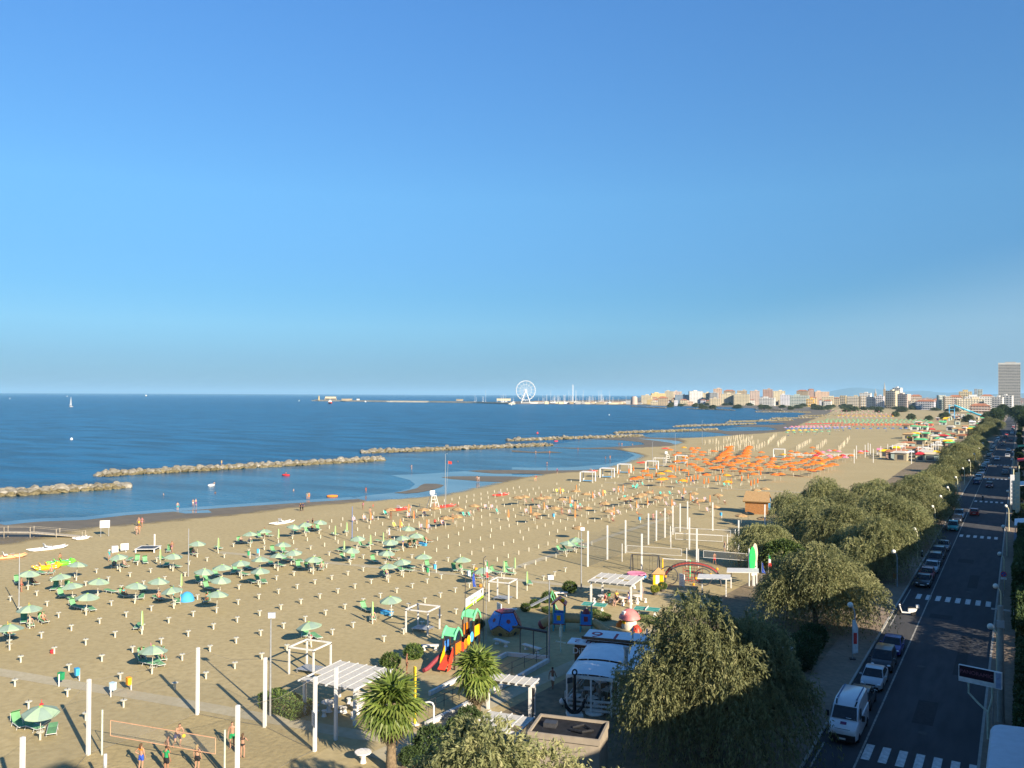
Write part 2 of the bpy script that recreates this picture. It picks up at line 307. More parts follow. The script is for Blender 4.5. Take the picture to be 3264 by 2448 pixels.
def fade_strip(name, line, w, z, m):
    """seaward fading edge: attribute 'fade' 0 at the outer side"""
    vs = []; fs = []; at = []
    n = len(line)
    for i, p in enumerate(line):
        d = (line[min(i+1, n-1)]-line[max(i-1, 0)]).normalized(); nr = Vector((-d.y, d.x))   # towards the sea: on the left of the line walked away from the camera
        vs += [(p.x, p.y, z), (p.x+nr.x*w, p.y+nr.y*w, z-0.002)]; at += [1.0, 0.0]
    for i in range(n-1): fs.append((2*i, 2*i+2, 2*i+3, 2*i+1))
    me = bpy.data.meshes.new(name); me.from_pydata(vs, [], fs); a = me.attributes.new('fade', 'FLOAT', 'POINT'); a.data.foreach_set('value', at)
    m2 = m.copy(); t = m2.node_tree; b = t.nodes['Principled BSDF']; o = t.nodes['Material Output']
    an = t.nodes.new('ShaderNodeAttribute'); an.attribute_name = 'fade'; ns = t.nodes.new('ShaderNodeTexNoise'); ns.inputs['Scale'].default_value = 0.25; ns.inputs['Detail'].default_value = 6
    tc = t.nodes.new('ShaderNodeTexCoord'); t.links.new(tc.outputs['Object'], ns.inputs['Vector'])
    ad = t.nodes.new('ShaderNodeMath'); ad.operation = 'ADD'; t.links.new(an.outputs['Fac'], ad.inputs[0]); t.links.new(ns.outputs[0], ad.inputs[1])
    mr = t.nodes.new('ShaderNodeMapRange'); mr.interpolation_type = 'SMOOTHSTEP'; mr.inputs['From Min'].default_value = 0.5; mr.inputs['From Max'].default_value = 1.15; t.links.new(ad.outputs[0], mr.inputs[0])
    tr = t.nodes.new('ShaderNodeBsdfTransparent'); ms = t.nodes.new('ShaderNodeMixShader')
    t.links.new(mr.outputs[0], ms.inputs[0]); t.links.new(tr.outputs[0], ms.inputs[1]); t.links.new(b.outputs[0], ms.inputs[2]); t.links.new(ms.outputs[0], o.inputs[0])
    me.materials.append(m2); me.update()
    return tag(ob(name, me), kind='structure')
sheet('beach_sand', dryl+[Vector(p) for p in inland], 0.012, SAND)
# lagoon behind the breakwaters: a calmer, shallower sheet over the sea sheet
lag = WL([('I', -600, 1400), ('I', -600, 1000), ('I', 0, 935), ('I', 600, 900), ('I', 1100, 870), ('I', 900, 800), ('I', 1500, 745), ('J', 0, 780), ('J', 600, 745), ('J', 1130, 722), ('J', 1000, 690), ('J', 1500, 640), ('J', 2212, 615),
   ('K', 350, 640), ('K', 700, 590), ('K', 1150, 560), ('K', 1300, 530), ('K', 1800, 512), ('K', 2100, 470), ('K', 2300, 500), ('K', 2212, 530), ('K', 1960, 590), ('K', 1200, 600), ('K', 1160, 650), ('K', 1180, 760), ('K', 900, 860), ('K', 400, 910), ('K', 0, 990), ('J', 1900, 1010), ('J', 1290, 1100), ('J', 700, 1080), ('J', 0, 1125)])+WL([('A', 1400, 95), ('A', 720, 160), ('A', 0, 215)])
sheet('lagoon', lag, -0.045, LAG)
filmp = WL([('J', 840, 1046), ('J', 1000, 1022), ('J', 1190, 1002), ('J', 1330, 968), ('J', 1375, 930), ('J', 1330, 895), ('J', 1170, 852), ('J', 1500, 838), ('J', 1800, 816), ('J', 2212, 815), ('K', 0, 905), ('K', 340, 900), ('K', 200, 930), ('J', 2200, 920), ('J', 1900, 1005), ('J', 1650, 1055), ('J', 1290, 1090), ('J', 1000, 1102), ('J', 930, 1070)])
sheet('water_film', filmp, -0.03, FILM)
sheet('water_film', WL([('K', 0, 858), ('K', 300, 868), ('K', 560, 868), ('K', 900, 842), ('K', 1110, 790), ('K', 1165, 758), ('K', 1120, 722), ('K', 980, 700), ('K', 1060, 735), ('K', 980, 780), ('K', 800, 815), ('K', 500, 838), ('K', 200, 842), ('K', 0, 838)]), -0.028, FILM)
sheet('water_film', WL([('K', 1080, 590), ('K', 1300, 598), ('K', 1440, 613), ('K', 1505, 638), ('K', 1420, 650), ('K', 1370, 627), ('K', 1250, 610)]), 0.006, FILM)
sheet('water_film', WL([('A', 1500, 82), ('A', 1800, 70), ('A', 1830, 92), ('A', 1600, 100)]), 0.006, FILM)
sheet('sandbar', WL([('J', 1190, 1005), ('J', 1290, 990), ('J', 1390, 965), ('J', 1425, 938), ('J', 1460, 926), ('J', 1560, 927), ('J', 1625, 938), ('J', 1600, 955), ('J', 1500, 985), ('J', 1400, 1003), ('J', 1300, 1011)]), 0.004, WET)
sheet('sandbar', WL([('K', 0, 690), ('K', 180, 705), ('K', 330, 700), ('K', 440, 712), ('K', 250, 716), ('K', 0, 706)]), 0.004, WET)
fade_strip('beach_sand_edge', dryl, 7.0, 0.012, SAND)
# --- inland, promenade garden strip, road, pavements
sheet('town_ground', [(6, -400), (6, 2600), (-40, 3200), (-900, 2900), (-3000, 14000), (30000, 40000), (9000, -400)], 0.02, CITY)
sheet('garden_strip', [(-36, 20), (-15.4, 20), (-15.4, 1500), (-34, 1500), (-33, 300), (-30, 110)], 0.024, SOIL)
sheet('court_sand', [(-53.6, 25), (-39.6, 25), (-40.4, 44.6), (-46.7, 44.3), (-53.0, 43.2)], 0.02, SAND2)
sheet('court_sand', [(-52, 107.8), (-36, 110), (-30, 118), (-36, 152), (-51.4, 149)], 0.02, SAND2)
road = sheet('road', [(-12.1, -80), (-2.4, -80), (-2.4, 2600), (-12.1, 2600)], 0.03, ASPH)
def slab(name, x0, x1, y0, y1, z, m, parent=None):
    b = MB(); b.box(((x0+x1)/2, (y0+y1)/2, z/2), (x1-x0, y1-y0, z)); o = b.build(name, m, parent)
    if parent is None: o['kind'] = 'structure'
    return o
KERB = mat('kerb_stone', (0.36, 0.34, 0.30), 0.85, 0.1, 2)
slab('pavement', -15.4, -12.25, -80, 2600, 0.145, PAVE); slab('pavement', -2.25, 5.9, -80, 2600, 0.145, PAVE)
slab('kerb', -12.25, -12.07, -80, 2600, 0.155, KERB); slab('kerb', -2.43, -2.25, -80, 2600, 0.155, KERB)
PAINT = mat('road_paint', (0.62, 0.62, 0.60), 0.7, 0.22, 2.5); PAINTD = mat('worn_road_paint', (0.30, 0.29, 0.26), 0.8, 0.35, 2.0)
stripe_me = MB().box((0, 0, 0), (0.52, 2.8, 0.004)).mesh('crossing_stripe', PAINT)
for yc, x0, n in ((62.0, -8.85, 7), (113.2, -10.45, 8), (166.4, -8.7, 6), (223, -8.7, 6), (286, -8.7, 6), (345, -8.7, 6)):
    for i in range(n): ob('crossing_stripe', stripe_me, road, (x0+i*1.04, yc, 0.036))
ob('parking_line', MB().box((0, 0, 0), (0.13, 600, 0.004)).mesh('parking_line', PAINTD), road, (-9.25, 330, 0.036))
for y in range(44, 62, 3): ob('edge_dash', MB().box((0, 0, 0), (0.16, 1.2, 0.004)).mesh('edge_dash', PAINT), road, (-2.9, y, 0.036))
for y0, y1 in ((57.6, 62.2), (97, 103.5), (108, 117)): ob('bay_line', MB().box((0, 0, 0), (0.12, y1-y0, 0.004)).mesh('bay_line', PAINTD), road, (-11.7, (y0+y1)/2, 0.036))
PATCH = mat('asphalt_patch', (.035, .035, .037), .9, .2, 3); IRON = mat('cast_iron', (.05, .045, .04), .6, .2, 9)
for x, y, w, d in ((-6.2, 72, 1.4, 5.5), (-4.6, 90, .9, 14), (-7.4, 104, 2.2, 2.0), (-5.2, 126, 1.1, 9), (-6.8, 141, 2.0, 3.2), (-4.0, 58.5, 1.2, 2.4)): ob('tar_patch', MB().box((0, 0, 0), (w, d, .004)).mesh('tar_patch', PATCH), road, (x, y, .0355))
for x, y in ((-6.0, 67.5), (-7.6, 84), (-5.4, 119), (-7.0, 152)): ob('manhole_cover', MB().lathe([(.33, 0), (.33, .006)], 16).mesh('manhole_cover', IRON), road, (x, y, .035))
# concrete walkways over the sand
def ribbon(name, pts, w, z, m):
    pts = [Vector(p) for p in pts]; L = []; Q = []
    for i, p in enumerate(pts):
        d = (pts[min(i+1, len(pts)-1)]-pts[max(i-1, 0)]).normalized(); nr = Vector((-d.y, d.x)); L.append(p+nr*w/2); Q.append(p-nr*w/2)
    return sheet(name, L+Q[::-1], z, m)
ribbon('path', [(-96, 37), (-75.5, 40.7), (-54.3, 44.3), (-40, 46.4), (-33, 48.5)], 1.5, 0.026, CONC)
ribbon('path', [(-104, 88.5), (-82.6, 91.4), (-60.2, 95.1), (-40, 97.5), (-30, 99)], 1.3, 0.026, CONC)
ribbon('path', [(-60.2, 95.5), (-60.0, 128.9), (-59.3, 160)], 1.3, 0.03, CONC)
ribbon('path', [(-98, 214.5), (-85.8, 215.5), (-56.4, 218.2), (-30, 221)], 1.4, 0.026, CONC)
ribbon('path', [(-36.5, 44), (-35.2, 60), (-33.6, 72), (-31, 86)], 1.7, 0.03, CONC)
ribbon('water_film', [p+Vector((0, 0)) for p in shore[2:13]], 4.5, 0.005, FILM)
# far hills
hb = MB()
HILL = mat('far_hill', (0.10, 0.14, 0.12), 1.0, 0.2, 0.0004)
def hill(u0, u1, D, hs):
    n = len(hs); b = MB(); fr = []; bk = []; bs = []
    for i, h in enumerate(hs):
        u = u0+(u1-u0)*i/(n-1); p = AT(u, 1262, D); q = AT(u, 1262, D*1.12)
        fr.append((p.x, p.y, -5)); bk.append(((p.x+q.x)/2, (p.y+q.y)/2, h)); bs.append((q.x, q.y, -5))
    fs = []
    for i in range(n-1): fs += [(i, i+1, n+i+1, n+i), (n+i, n+i+1, 2*n+i+1, 2*n+i)]
    b.add(fr+bk+bs, fs); tag(b.build('hills', HILL, smooth=True), kind='structure')
hill(2560, 3300, 26000, [0, 40, 90, 150, 215, 260, 300, 305, 280, 265, 235, 200, 170, 180, 205, 215, 190, 160, 150, 160, 170, 150, 120, 100, 90, 110, 120, 100, 70, 40])
hill(3000, 3600, 21000, [0, 30, 60, 90, 110, 120, 110, 100, 130, 150, 160, 150])
# ================================================================ VEGETATION
rng = np.random.default_rng(11)
def quads_mesh(name, V, tint, mats):
    n = len(V); me = bpy.data.meshes.new(name)
    me.vertices.add(n*4); me.vertices.foreach_set('co', np.ascontiguousarray(V, dtype=np.float32).ravel())
    me.loops.add(n*4); me.loops.foreach_set('vertex_index', np.arange(n*4, dtype=np.int32))
    me.polygons.add(n); me.polygons.foreach_set('loop_start', np.arange(0, n*4, 4, dtype=np.int32)); me.polygons.foreach_set('loop_total', np.full(n, 4, dtype=np.int32))
    a = me.attributes.new('tint', 'FLOAT', 'POINT'); a.data.foreach_set('value', np.repeat(tint, 4).astype(np.float32))
    me.materials.append(mats); me.update(calc_edges=True); me.validate()
    return me
def unit(a): return a/np.maximum(1e-6, np.linalg.norm(a, axis=-1, keepdims=True))
def leafquads(p, t, ln, wd, g):
    """diamond leaves at points p along directions t"""
    s = unit(np.cross(t, unit(g.normal(size=p.shape)))); m = p+t*ln[:, None]*0.45
    return np.stack([p, m-s*wd[:, None], p+t*ln[:, None], m+s*wd[:, None]], axis=1)
TAM = leafmat('tamarisk_leaf', (0.13, 0.145, 0.062), (0.25, 0.26, 0.11), (0.38, 0.36, 0.17), 0.35)
TAMB = leafmat('broadleaf_leaf', (0.045, 0.075, 0.02), (0.08, 0.13, 0.03), (0.16, 0.20, 0.05), 0.25)
DARKL = leafmat('evergreen_leaf', (0.03, 0.052, 0.018), (0.05, 0.082, 0.026), (0.08, 0.115, 0.04), 0.2)
YELL = leafmat('yellow_green_leaf', (0.14, 0.17, 0.02), (0.24, 0.26, 0.03), (0.33, 0.31, 0.05), 0.25)
BARK = mat('bark', (0.11, 0.085, 0.06), 0.95, 0.3, 4, bump=0.6, bscale=12)
def crown_mesh(name, seed, rad, zc, hz, nl, nstr, K, ln, wd, m, droop=0.55, spread=0.5):
    g = np.random.default_rng(seed)
    th = g.uniform(0, 2*np.pi, nl); rr = np.sqrt(g.uniform(0, 1, nl))*rad*0.78
    lob = np.stack([rr*np.cos(th), rr*np.sin(th), zc+hz*(0.50-(rr/rad)**2*1.6)*g.uniform(0.55, 1.1, nl)+g.uniform(-.8, .2, nl)*hz*0.4], 1)
    lr = g.uniform(0.22, 0.42, nl)*rad
    li = g.integers(0, nl, nstr); d = unit(g.normal(size=(nstr, 3))+np.array([0, 0, 0.35]))
    u = g.uniform(0.35, 1.0, nstr)**0.6
    p = lob[li]+d*(lr[li]*u)[:, None]*np.array([1, 1, 0.85]); p[:, 2] = np.maximum(p[:, 2], zc-hz*1.05)
    d0 = unit(d*0.8+g.normal(size=(nstr, 3))*spread+np.array([0, 0, 0.25])); L = g.uniform(0.5, 1.75, nstr)*rad/6*ln/0.24
    lo = g.random(nstr) < 0.10; L = np.where(lo, L*1.9+0.4, L); d0[lo, 2] = d0[lo, 2]*0.5+0.15; d0 = unit(d0)
    tint_s = np.clip(g.normal(0.45, 0.25, nstr)+0.15*g.normal(size=nl)[li], 0, 1)
    V = []; T = []
    for k in range(K):
        s = (k+0.3)/K*L; q = p+d0*s[:, None]; q[:, 2] -= droop*s**2
        t = d0.copy(); t[:, 2] -= 2*droop*s; t = unit(t)
        for rep in range(2):
            tt = unit(t+g.normal(size=t.shape)*0.42)
            V.append(leafquads(q+g.normal(size=q.shape)*0.05, tt, g.uniform(0.7, 1.3, nstr)*ln, g.uniform(0.7, 1.3, nstr)*wd, g)); T.append(np.clip(tint_s+g.normal(0, 0.1, nstr), 0, 1))
    return quads_mesh(name, np.concatenate(V), np.concatenate(T), m), lob
def trunk_mesh(name, lob, zc, r0, seed, lean=0.4):
    g = random.Random(seed); b = MB(); fork = (g.uniform(-lean, lean), g.uniform(-lean, lean), zc*0.38)
    b.tube([(0, 0, -0.1), (fork[0]*.4, fork[1]*.4, fork[2]*.5), fork], [r0*1.25, r0, r0*.85], 9)
    for p in lob[:9]:
        m = [(fork[i]+p[i])/2 for i in range(3)]; m[2] += 0.3
        b.tube([fork, (m[0]+g.uniform(-.3, .3), m[1]+g.uniform(-.3, .3), m[2]), (p[0], p[1], p[2])], [r0*.6, r0*.36, r0*.12], 6)
    return b.mesh(name, BARK, True)
TREES = []
for i in range(4):
    cm, lob = crown_mesh('crown', 100+i, 6.6, 5.0, 4.4, 24, 4600, 11, 0.26, 0.040, TAM, 0.85)
    TREES.append((cm, trunk_mesh('trunk', lob, 5.0, 0.26, i)))
BCROWN, lob = crown_mesh('crown', 300, 4.0, 5.5, 3.4, 14, 2600, 5, 0.42, 0.13, DARKL, 0.2, 0.8); BTRUNK = trunk_mesh('trunk', lob, 5.5, 0.22, 77)
FARL = leafmat('far_tree_leaf', (.06, .08, .04), (.085, .11, .05), (.12, .145, .07), .25)
FCROWN, lob = crown_mesh('crown', 301, 4.0, 4.2, 3.4, 12, 800, 4, 0.8, 0.26, FARL, 0.2, 0.8); FTRUNK = trunk_mesh('trunk', lob, 4.5, 0.2, 78)
def tree(name, cm, tm, x, y, sc, rz, label, cat='tree', group=None, zs=None, leaf=None):
    t = thing(name, label, cat, (x, y, 0.02), rz, group, (sc, sc, zs or sc))
    ob('trunk', tm, t); c = ob('crown', cm, t)
    if leaf: setmat(c, leaf)
    return t
G_T = 'tamarisk trees along the seafront road'
# x, y, scale, height scale, prototype, rotation, label
for x, y, s, zs, k, rz, lab in [
    (-19.2, 33.0, 1.0, 1.14, 1, 1.0, 'feathery tamarisk tree with browned twig tips in front of the dark flat-roofed kiosk'),
    (-17.5, 55.6, 0.92, 1.2, 0, 0.4, 'broad tamarisk tree beside the white canopy cafe, half in hotel shade'),
    (-18.2, 67.0, 0.55, 0.8, 2, 2.2, 'small shaded tamarisk between the cafe tree and the scooter'),
    (-18.0, 91.5, 1.0, 1.0, 3, 0.9, 'sunlit weeping tamarisk tree next to the surfboard sign'),
    (-16.6, 122.0, 0.92, 1.02, 1, 2.9, 'tamarisk tree with a dark shaded side beside the red parked car'),
    (-22.5, 134.0, 0.95, 1.0, 2, 3.9, 'tamarisk tree behind the weeping tamarisk next to the playground')]:
    tree('tamarisk_tree', *TREES[k], x, y, s, rz, lab, 'tree', None, zs)
rt = random.Random(5)
for x, y, s in [(-31, 122, 0.7), (-29, 146, 0.85), (-18, 150, 0.98), (-26, 163, 0.95), (-17.5, 171, 0.95), (-35, 158, 0.8), (-33, 176, 0.85), (-24, 186, 0.95), (-17, 193, 0.95), (-18, 214, 0.92), (-17.5, 238, 0.85), (-17.2, 274, 0.85), (-16.6, 300, 0.85),
                (-18, 345, 1.0), (-16.5, 372, 0.95), (-17.5, 440, 0.8), (-19, 545, 1.0), (-16.5, 585, 0.95), (-18, 690, 1.05), (-16, 730, 1.0)]:
    tree('tamarisk_tree', *TREES[rt.randrange(4)], x, y, s*rt.uniform(.94, 1.06), rt.uniform(0, 6.28), 'olive green tamarisk tree in the dense row between beach and road', 'tree', G_T, s*rt.uniform(.9, 1.08))
for x, y, s in [(2.5, 800, 1.5), (6, 850, 1.7), (-1, 900, 1.8), (-17, 850, 1.3), (-19, 930, 1.5), (8, 960, 2.0), (-14, 1010, 1.8), (3.5, 700, 1.3)]:
    tree('street_tree', BCROWN, BTRUNK, x, y, s, rt.uniform(0, 6.28), 'tall dark green tree where the road meets the town', 'tree', 'dark trees at the far end of the road', s*1.15)
tree('broadleaf_tree', BCROWN, BTRUNK, -27.0, 117.5, .62, 1.2, 'bright yellow green leafy tree behind the surfboard sign', 'tree', None, .6, TAMB)
# --- fan palms
FROND = leafmat('palm_frond', (0.055, 0.10, 0.018), (0.12, 0.18, 0.035), (0.23, 0.27, 0.06), 0.25, 0.45)
DEAD = leafmat('dead_frond', (0.05, 0.04, 0.024), (0.11, 0.085, 0.05), (0.21, 0.165, 0.10), 0.15, 0.8)
def frond_mesh(name, seed, m, pet, blade, nseg, droop, open_=2.35):
    g = np.random.default_rng(seed); V = []; T = []
    for s in (-0.012, 0.012):
        V.append([(s*1.5, 0, 0), (s*1.5+0.012, 0, 0.006), (s*1.5+0.012, pet, 0.006), (s*1.5, pet, 0)]); T.append(0.6)
    for i in range(nseg):
        a = -open_+2*open_*i/(nseg-1); L = blade*(1-0.28*abs(a)/open_)*g.uniform(0.92, 1.06); w = blade*0.052
        dx, dy = math.sin(a), math.cos(a); px, py = dy, -dx; fold = 0.03*(1 if i % 2 else -1)
        p0 = np.array((0, pet, 0)); tn = g.uniform(0.25, 0.75)
        mid = p0+np.array((dx*L*.55, dy*L*.55, fold+0.04*blade)); tip = p0+np.array((dx*L, dy*L, fold-droop*L*g.uniform(.5, 1.4)))
        q = np.array((px, py, 0.5*(1 if i % 2 else -1)))
        V.append([p0-q*w*.15, p0+q*w*.15, mid+q*w, mid-q*w]); T.append(tn)
        V.append([mid-q*w, mid+q*w, tip+q*w*.15, tip-q*w*.15]); T.append(min(1, tn+0.25))
    return quads_mesh(name, np.array(V, dtype=float), np.array(T), m)
FR = [frond_mesh('frond', i, FROND, 0.9, 1.35, 26, 0.26) for i in range(3)]; FD = [frond_mesh('dead_frond', 9+i, DEAD, 0.7, 1.0, 22, 0.6, 1.5) for i in range(2)]
PTRUNK = mat('palm_trunk_fibre', (0.20, 0.145, 0.085), 0.95, 0.3, 6, bump=0.8, bscale=25)
def palm(x, y, h, s, nf, nd, label, seed):
    g = random.Random(seed); t = thing('fan_palm', label, 'palm tree', (x, y, 0.02), 0)
    b = MB(); b.lathe([(0.42, -0.05), (0.36, 0.25), (0.30, h*.3), (0.29, h*.6), (0.36, h*.85), (0.38, h), (0.12, h+0.35)], 14); b.build('trunk', PTRUNK, t, smooth=True)
    for i in range(nf):
        e = R(82-128*((i+0.5)/nf)**0.95+g.uniform(-7, 7)); az = i*2.39996+g.uniform(-.15, .15)
        o = ob('frond', FR[i % 3], t, (0, 0, h+0.1+0.15*(1-i/nf)), 0, s*g.uniform(.88, 1.08), (e, g.uniform(-.25, .25), az)); o.rotation_mode = 'XYZ'
    for i in range(nd):
        e = R(-52-30*(i/nd)+g.uniform(-6, 6)); az = i*2.39996+g.uniform(-.2, .2)
        ob('dead_frond', FD[i % 2], t, (0, 0, h-0.15-0.5*(i/nd)), 0, s*g.uniform(.8, 1.05), (e, g.uniform(-.3, .3), az))
    return t
palm(-34.4, 43.0, 4.0, 1.08, 34, 34, 'sunlit fan palm with a skirt of dry fronds beside the large white pergola', 1)
palm(-34.1, 52.5, 3.5, 1.0, 30, 46, 'fan palm with dark hanging dead fronds beside the slide tower', 2)
# --- shrubs, hedges
def shrub_mesh(name, seed, rx, ry, rz, n, ln, wd, m, boxy=False):
    g = np.random.default_rng(seed)
    if boxy: p = g.uniform(-1, 1, (n, 3)); k = g.integers(0, 3, n); p[np.arange(n), k] = np.sign(p[np.arange(n), k])*g.uniform(.82, 1.0, n); d = unit(p)
    else: d = unit(g.normal(size=(n, 3))); p = d*(g.uniform(0.55, 1.0, n)**0.5)[:, None]*(1+0.13*np.sin(d[:, :1]*9+seed)*np.cos(d[:, 1:2]*8))
    p = p*np.array([rx, ry, rz])+np.array([0, 0, rz]); t = unit(d+g.normal(size=(n, 3))*0.8)
    return quads_mesh(name, leafquads(p, t, g.uniform(.7, 1.3, n)*ln, g.uniform(.7, 1.3, n)*wd, g), np.clip(g.normal(.5, .25, n), 0, 1), m)
SH = shrub_mesh('foliage', 1, 0.75, 0.75, 0.55, 1500, 0.16, 0.05, TAMB); SHD = shrub_mesh('foliage', 2, 1.0, 1.0, 0.8, 2600, 0.16, 0.05, DARKL)
SHY = shrub_mesh('foliage', 3, 0.6, 0.6, 0.5, 900, 0.16, 0.06, YELL); HEDGE = shrub_mesh('foliage', 4, 0.9, 2.2, 0.55, 3600, 0.17, 0.055, TAMB, True)
DHEDGE = shrub_mesh('foliage', 5, 1.0, 4.0, 1.6, 9000, 0.24, 0.08, DARKL, True)
STEM = MB().tube([(0, 0, -0.05), (0.03, 0, 0.5), (0, 0.05, 0.75)], [0.05, 0.04, 0.02], 6).mesh('stem', BARK)
POT = mat('terracotta_pot', (0.10, 0.09, 0.08), 0.8)
POTM = MB().lathe([(0.26, 0), (0.33, 0.3), (0.36, 0.33), (0.36, 0.38), (0.3, 0.38)], 14).mesh('pot', POT, True)
def shrub(name, me, x, y, sc, label, cat='shrub', group=None, pot=False, rz=0.0, z=0.015):
    t = thing(name, label, cat, (x, y, z), rz, group); ob('foliage', me, t, (0, 0, 0.3 if pot else 0.02), 0, sc); ob('stem', STEM, t, (0, 0, 0), 0, sc if isinstance(sc, (int, float)) else min(sc))
    if pot: ob('pot', POTM, t)
    return t
p = W('C', 500, 780); shrub('shrub', SH, p.x, p.y, 1.15, 'round green shrub beside the lattice pergola shadow')
for r_, x_, y_, s_ in (('C', 318, 870, 1.1), ('C', 198, 915, .8), ('C', 118, 945, .75), ('F', 1163, 352, 1.15), ('F', 1363, 270, 1.15)):
    p = W(r_, x_, y_); shrub('shrub', SH, p.x, p.y, s_, 'small bright green garden shrub at the edge of the sand', 'shrub', 'small shrubs bordering the bathing club')
p = W('C', 1235, 805); shrub('potted_shrub', SHY, p.x, p.y, 0.85, 'yellow leaved shrub in a dark round pot', 'shrub', None, True)
p = W('C', 1300, 775); shrub('potted_shrub', SH, p.x, p.y, 0.75, 'green leaved shrub in a dark round pot', 'shrub', None, True)
p = W('F', 1525, 1130); shrub('shrub', SHD, p.x, p.y, 1.25, 'dark clipped ball shrub behind the sunlit palm trunk')
p = W('F', 1760, 1010); shrub('shrub', SHD, p.x, p.y, 1.1, 'dark ball shrub in shade under the second palm')
p = W('F', 1840, 880); shrub('shrub', SHD, p.x, p.y, 0.95, 'loose dark bush at the trunk of the second palm')
p = W('F', 1330, 1190); shrub('shrub', SHD, p.x, p.y, 0.7, 'low spiky bush at the foot of the sunlit palm')
p = W('F', 250, 720); t = shrub('hedge', HEDGE, p.x, p.y, (1.0, 0.95, 0.95), 'clipped green hedge along the large white pergola', 'hedge', None, False, R(82))
for x_, y_, w_ in (('C', 0, 0),): pass
p = W('C', 750, 1000); shrub('hedge', HEDGE, p.x, p.y, (0.6, .7, .5), 'low sunlit hedge behind the play castle', 'hedge', None, False, R(60))
p = W('C', 340, 965); shrub('hedge', HEDGE, p.x, p.y, (0.5, .55, .45), 'low green hedge behind the play slide', 'hedge', None, False, R(65))
p = W('C', 1150, 1035); shrub('hedge', HEDGE, p.x, p.y, (0.6, .8, .5), 'low dark hedge between the mushroom house and a table tennis table', 'hedge', None, False, R(80))
for i, (x, y, s) in enumerate([(-47.6, 73.5, .9), (-45.8, 69.3, .8), (-46.5, 75.5, .6)]): shrub('shrub', SHD, x, y, s*.7, 'dark low bush in shade beside the climbing dome', 'shrub', 'bushes by the climbing dome')
for i, (x, y, s) in enumerate([(-16.6, 77.5, 1.3), (-16.9, 81.0, 1.45), (-17.0, 85.2, 1.3), (-16.3, 105.5, 1.2), (-16.4, 110, 1.1)]):
    shrub('shrub', SHD, x, y, s, 'dense dark green shrub at the inner edge of the beachside pavement', 'shrub', 'shrubs along the beachside pavement')
for i, (y, s) in enumerate([(66, 1.0), (74, .95), (83, .85), (91.5, .85), (99.5, .95), (108, 1.3), (117, 1.25), (126, 1.1), (150, .9), (160, .9)]):
    shrub('hedge', DHEDGE, 0.65+0.35*(s-1), y, (s*.95, s*1.2, s*(1.5 if 90 < y < 130 else 1.05)), 'tall dark hedge along the hotel side pavement', 'hedge', 'hotel side hedges', False, R(rt.uniform(-2, 2)), 0.14)
for i in range(34):
    y = 185+i*19+rt.uniform(-6, 6); shrub('shrub', SHD, -0.1+rt.uniform(-.5, .9), y, rt.uniform(.9, 1.6), 'dark shrub in a front garden on the hotel side of the road', 'shrub', 'front garden shrubs on the hotel side', False, rt.uniform(0, 6), 0.14)
# ================================================================ THE BEACH
WHITE = mat('white_paint', (0.66, 0.65, 0.62), 0.5, 0.06, 2); WOODW = mat('white_painted_wood', (0.60, 0.58, 0.54), 0.65, 0.1, 3)
POSTC = mat('cream_plastic', (0.58, 0.55, 0.44), 0.55, 0.08, 4); STEEL = mat('galvanised_steel', (0.42, 0.43, 0.44), 0.45, 0.12, 4, metal=0.6)
GREY = mat('grey_paint', (0.36, 0.37, 0.38), 0.5, 0.1, 3); DARKM = mat('dark_metal', (0.05, 0.05, 0.055), 0.5, 0.2, 5); BLACK = mat('black_rubber', (0.018, 0.018, 0.02), 0.7, 0.2, 5)
UG1 = mat('pale_green_canvas', (0.34, 0.46, 0.31), 0.85, 0.06, 3, transl=0.08); UG2 = mat('grey_green_canvas', (0.24, 0.33, 0.27), 0.85, 0.06, 3, transl=0.08); UG3 = mat('lime_canvas', (0.36, 0.55, 0.14), 0.85, 0.06, 3, transl=0.2)
LG = mat('green_lounger_fabric', (0.14, 0.33, 0.15), 0.7, 0.15, 2, objrand=0.12); LGL = mat('pale_green_lounger_fabric', (0.20, 0.42, 0.24), 0.7, 0.12, 2); TEAL = mat('teal_fabric', (0.03, 0.36, 0.28), 0.7, 0.1, 2)
ORANGE = mat('orange_canvas', (0.82, 0.20, 0.03), 0.8, 0.08, 3, transl=0.2); ORY = mat('amber_canvas', (0.84, 0.38, 0.03), 0.8, 0.08, 3, transl=0.2)
STRAW = mat('straw_thatch', (0.44, 0.29, 0.14), 0.95, 0.22, 8, bump=0.5, bscale=30); STRAWD = mat('straw_fringe', (0.33, 0.21, 0.10), 0.95, 0.25, 8)
CREAM = mat('cream_canvas', (0.52, 0.45, 0.32), 0.85, 0.08, 3); REDC = mat('red_canvas', (0.55, 0.03, 0.04), 0.8, 0.1, 3); YELC = mat('yellow_canvas', (0.85, 0.55, 0.02), 0.8, 0.08, 3)
BLUEC = mat('blue_canvas', (0.05, 0.16, 0.45), 0.8, 0.1, 3); LILAC = mat('lilac_canvas', (0.42, 0.30, 0.45), 0.8, 0.1, 3); SKYC = mat('sky_blue_canvas', (0.06, 0.33, 0.62), 0.7, 0.1, 3); GRNC = mat('emerald_canvas', (0.10, 0.45, 0.20), 0.8, 0.1, 3); PINK = mat('pink_fabric', (0.70, 0.22, 0.32), 0.8, 0.12, 3)
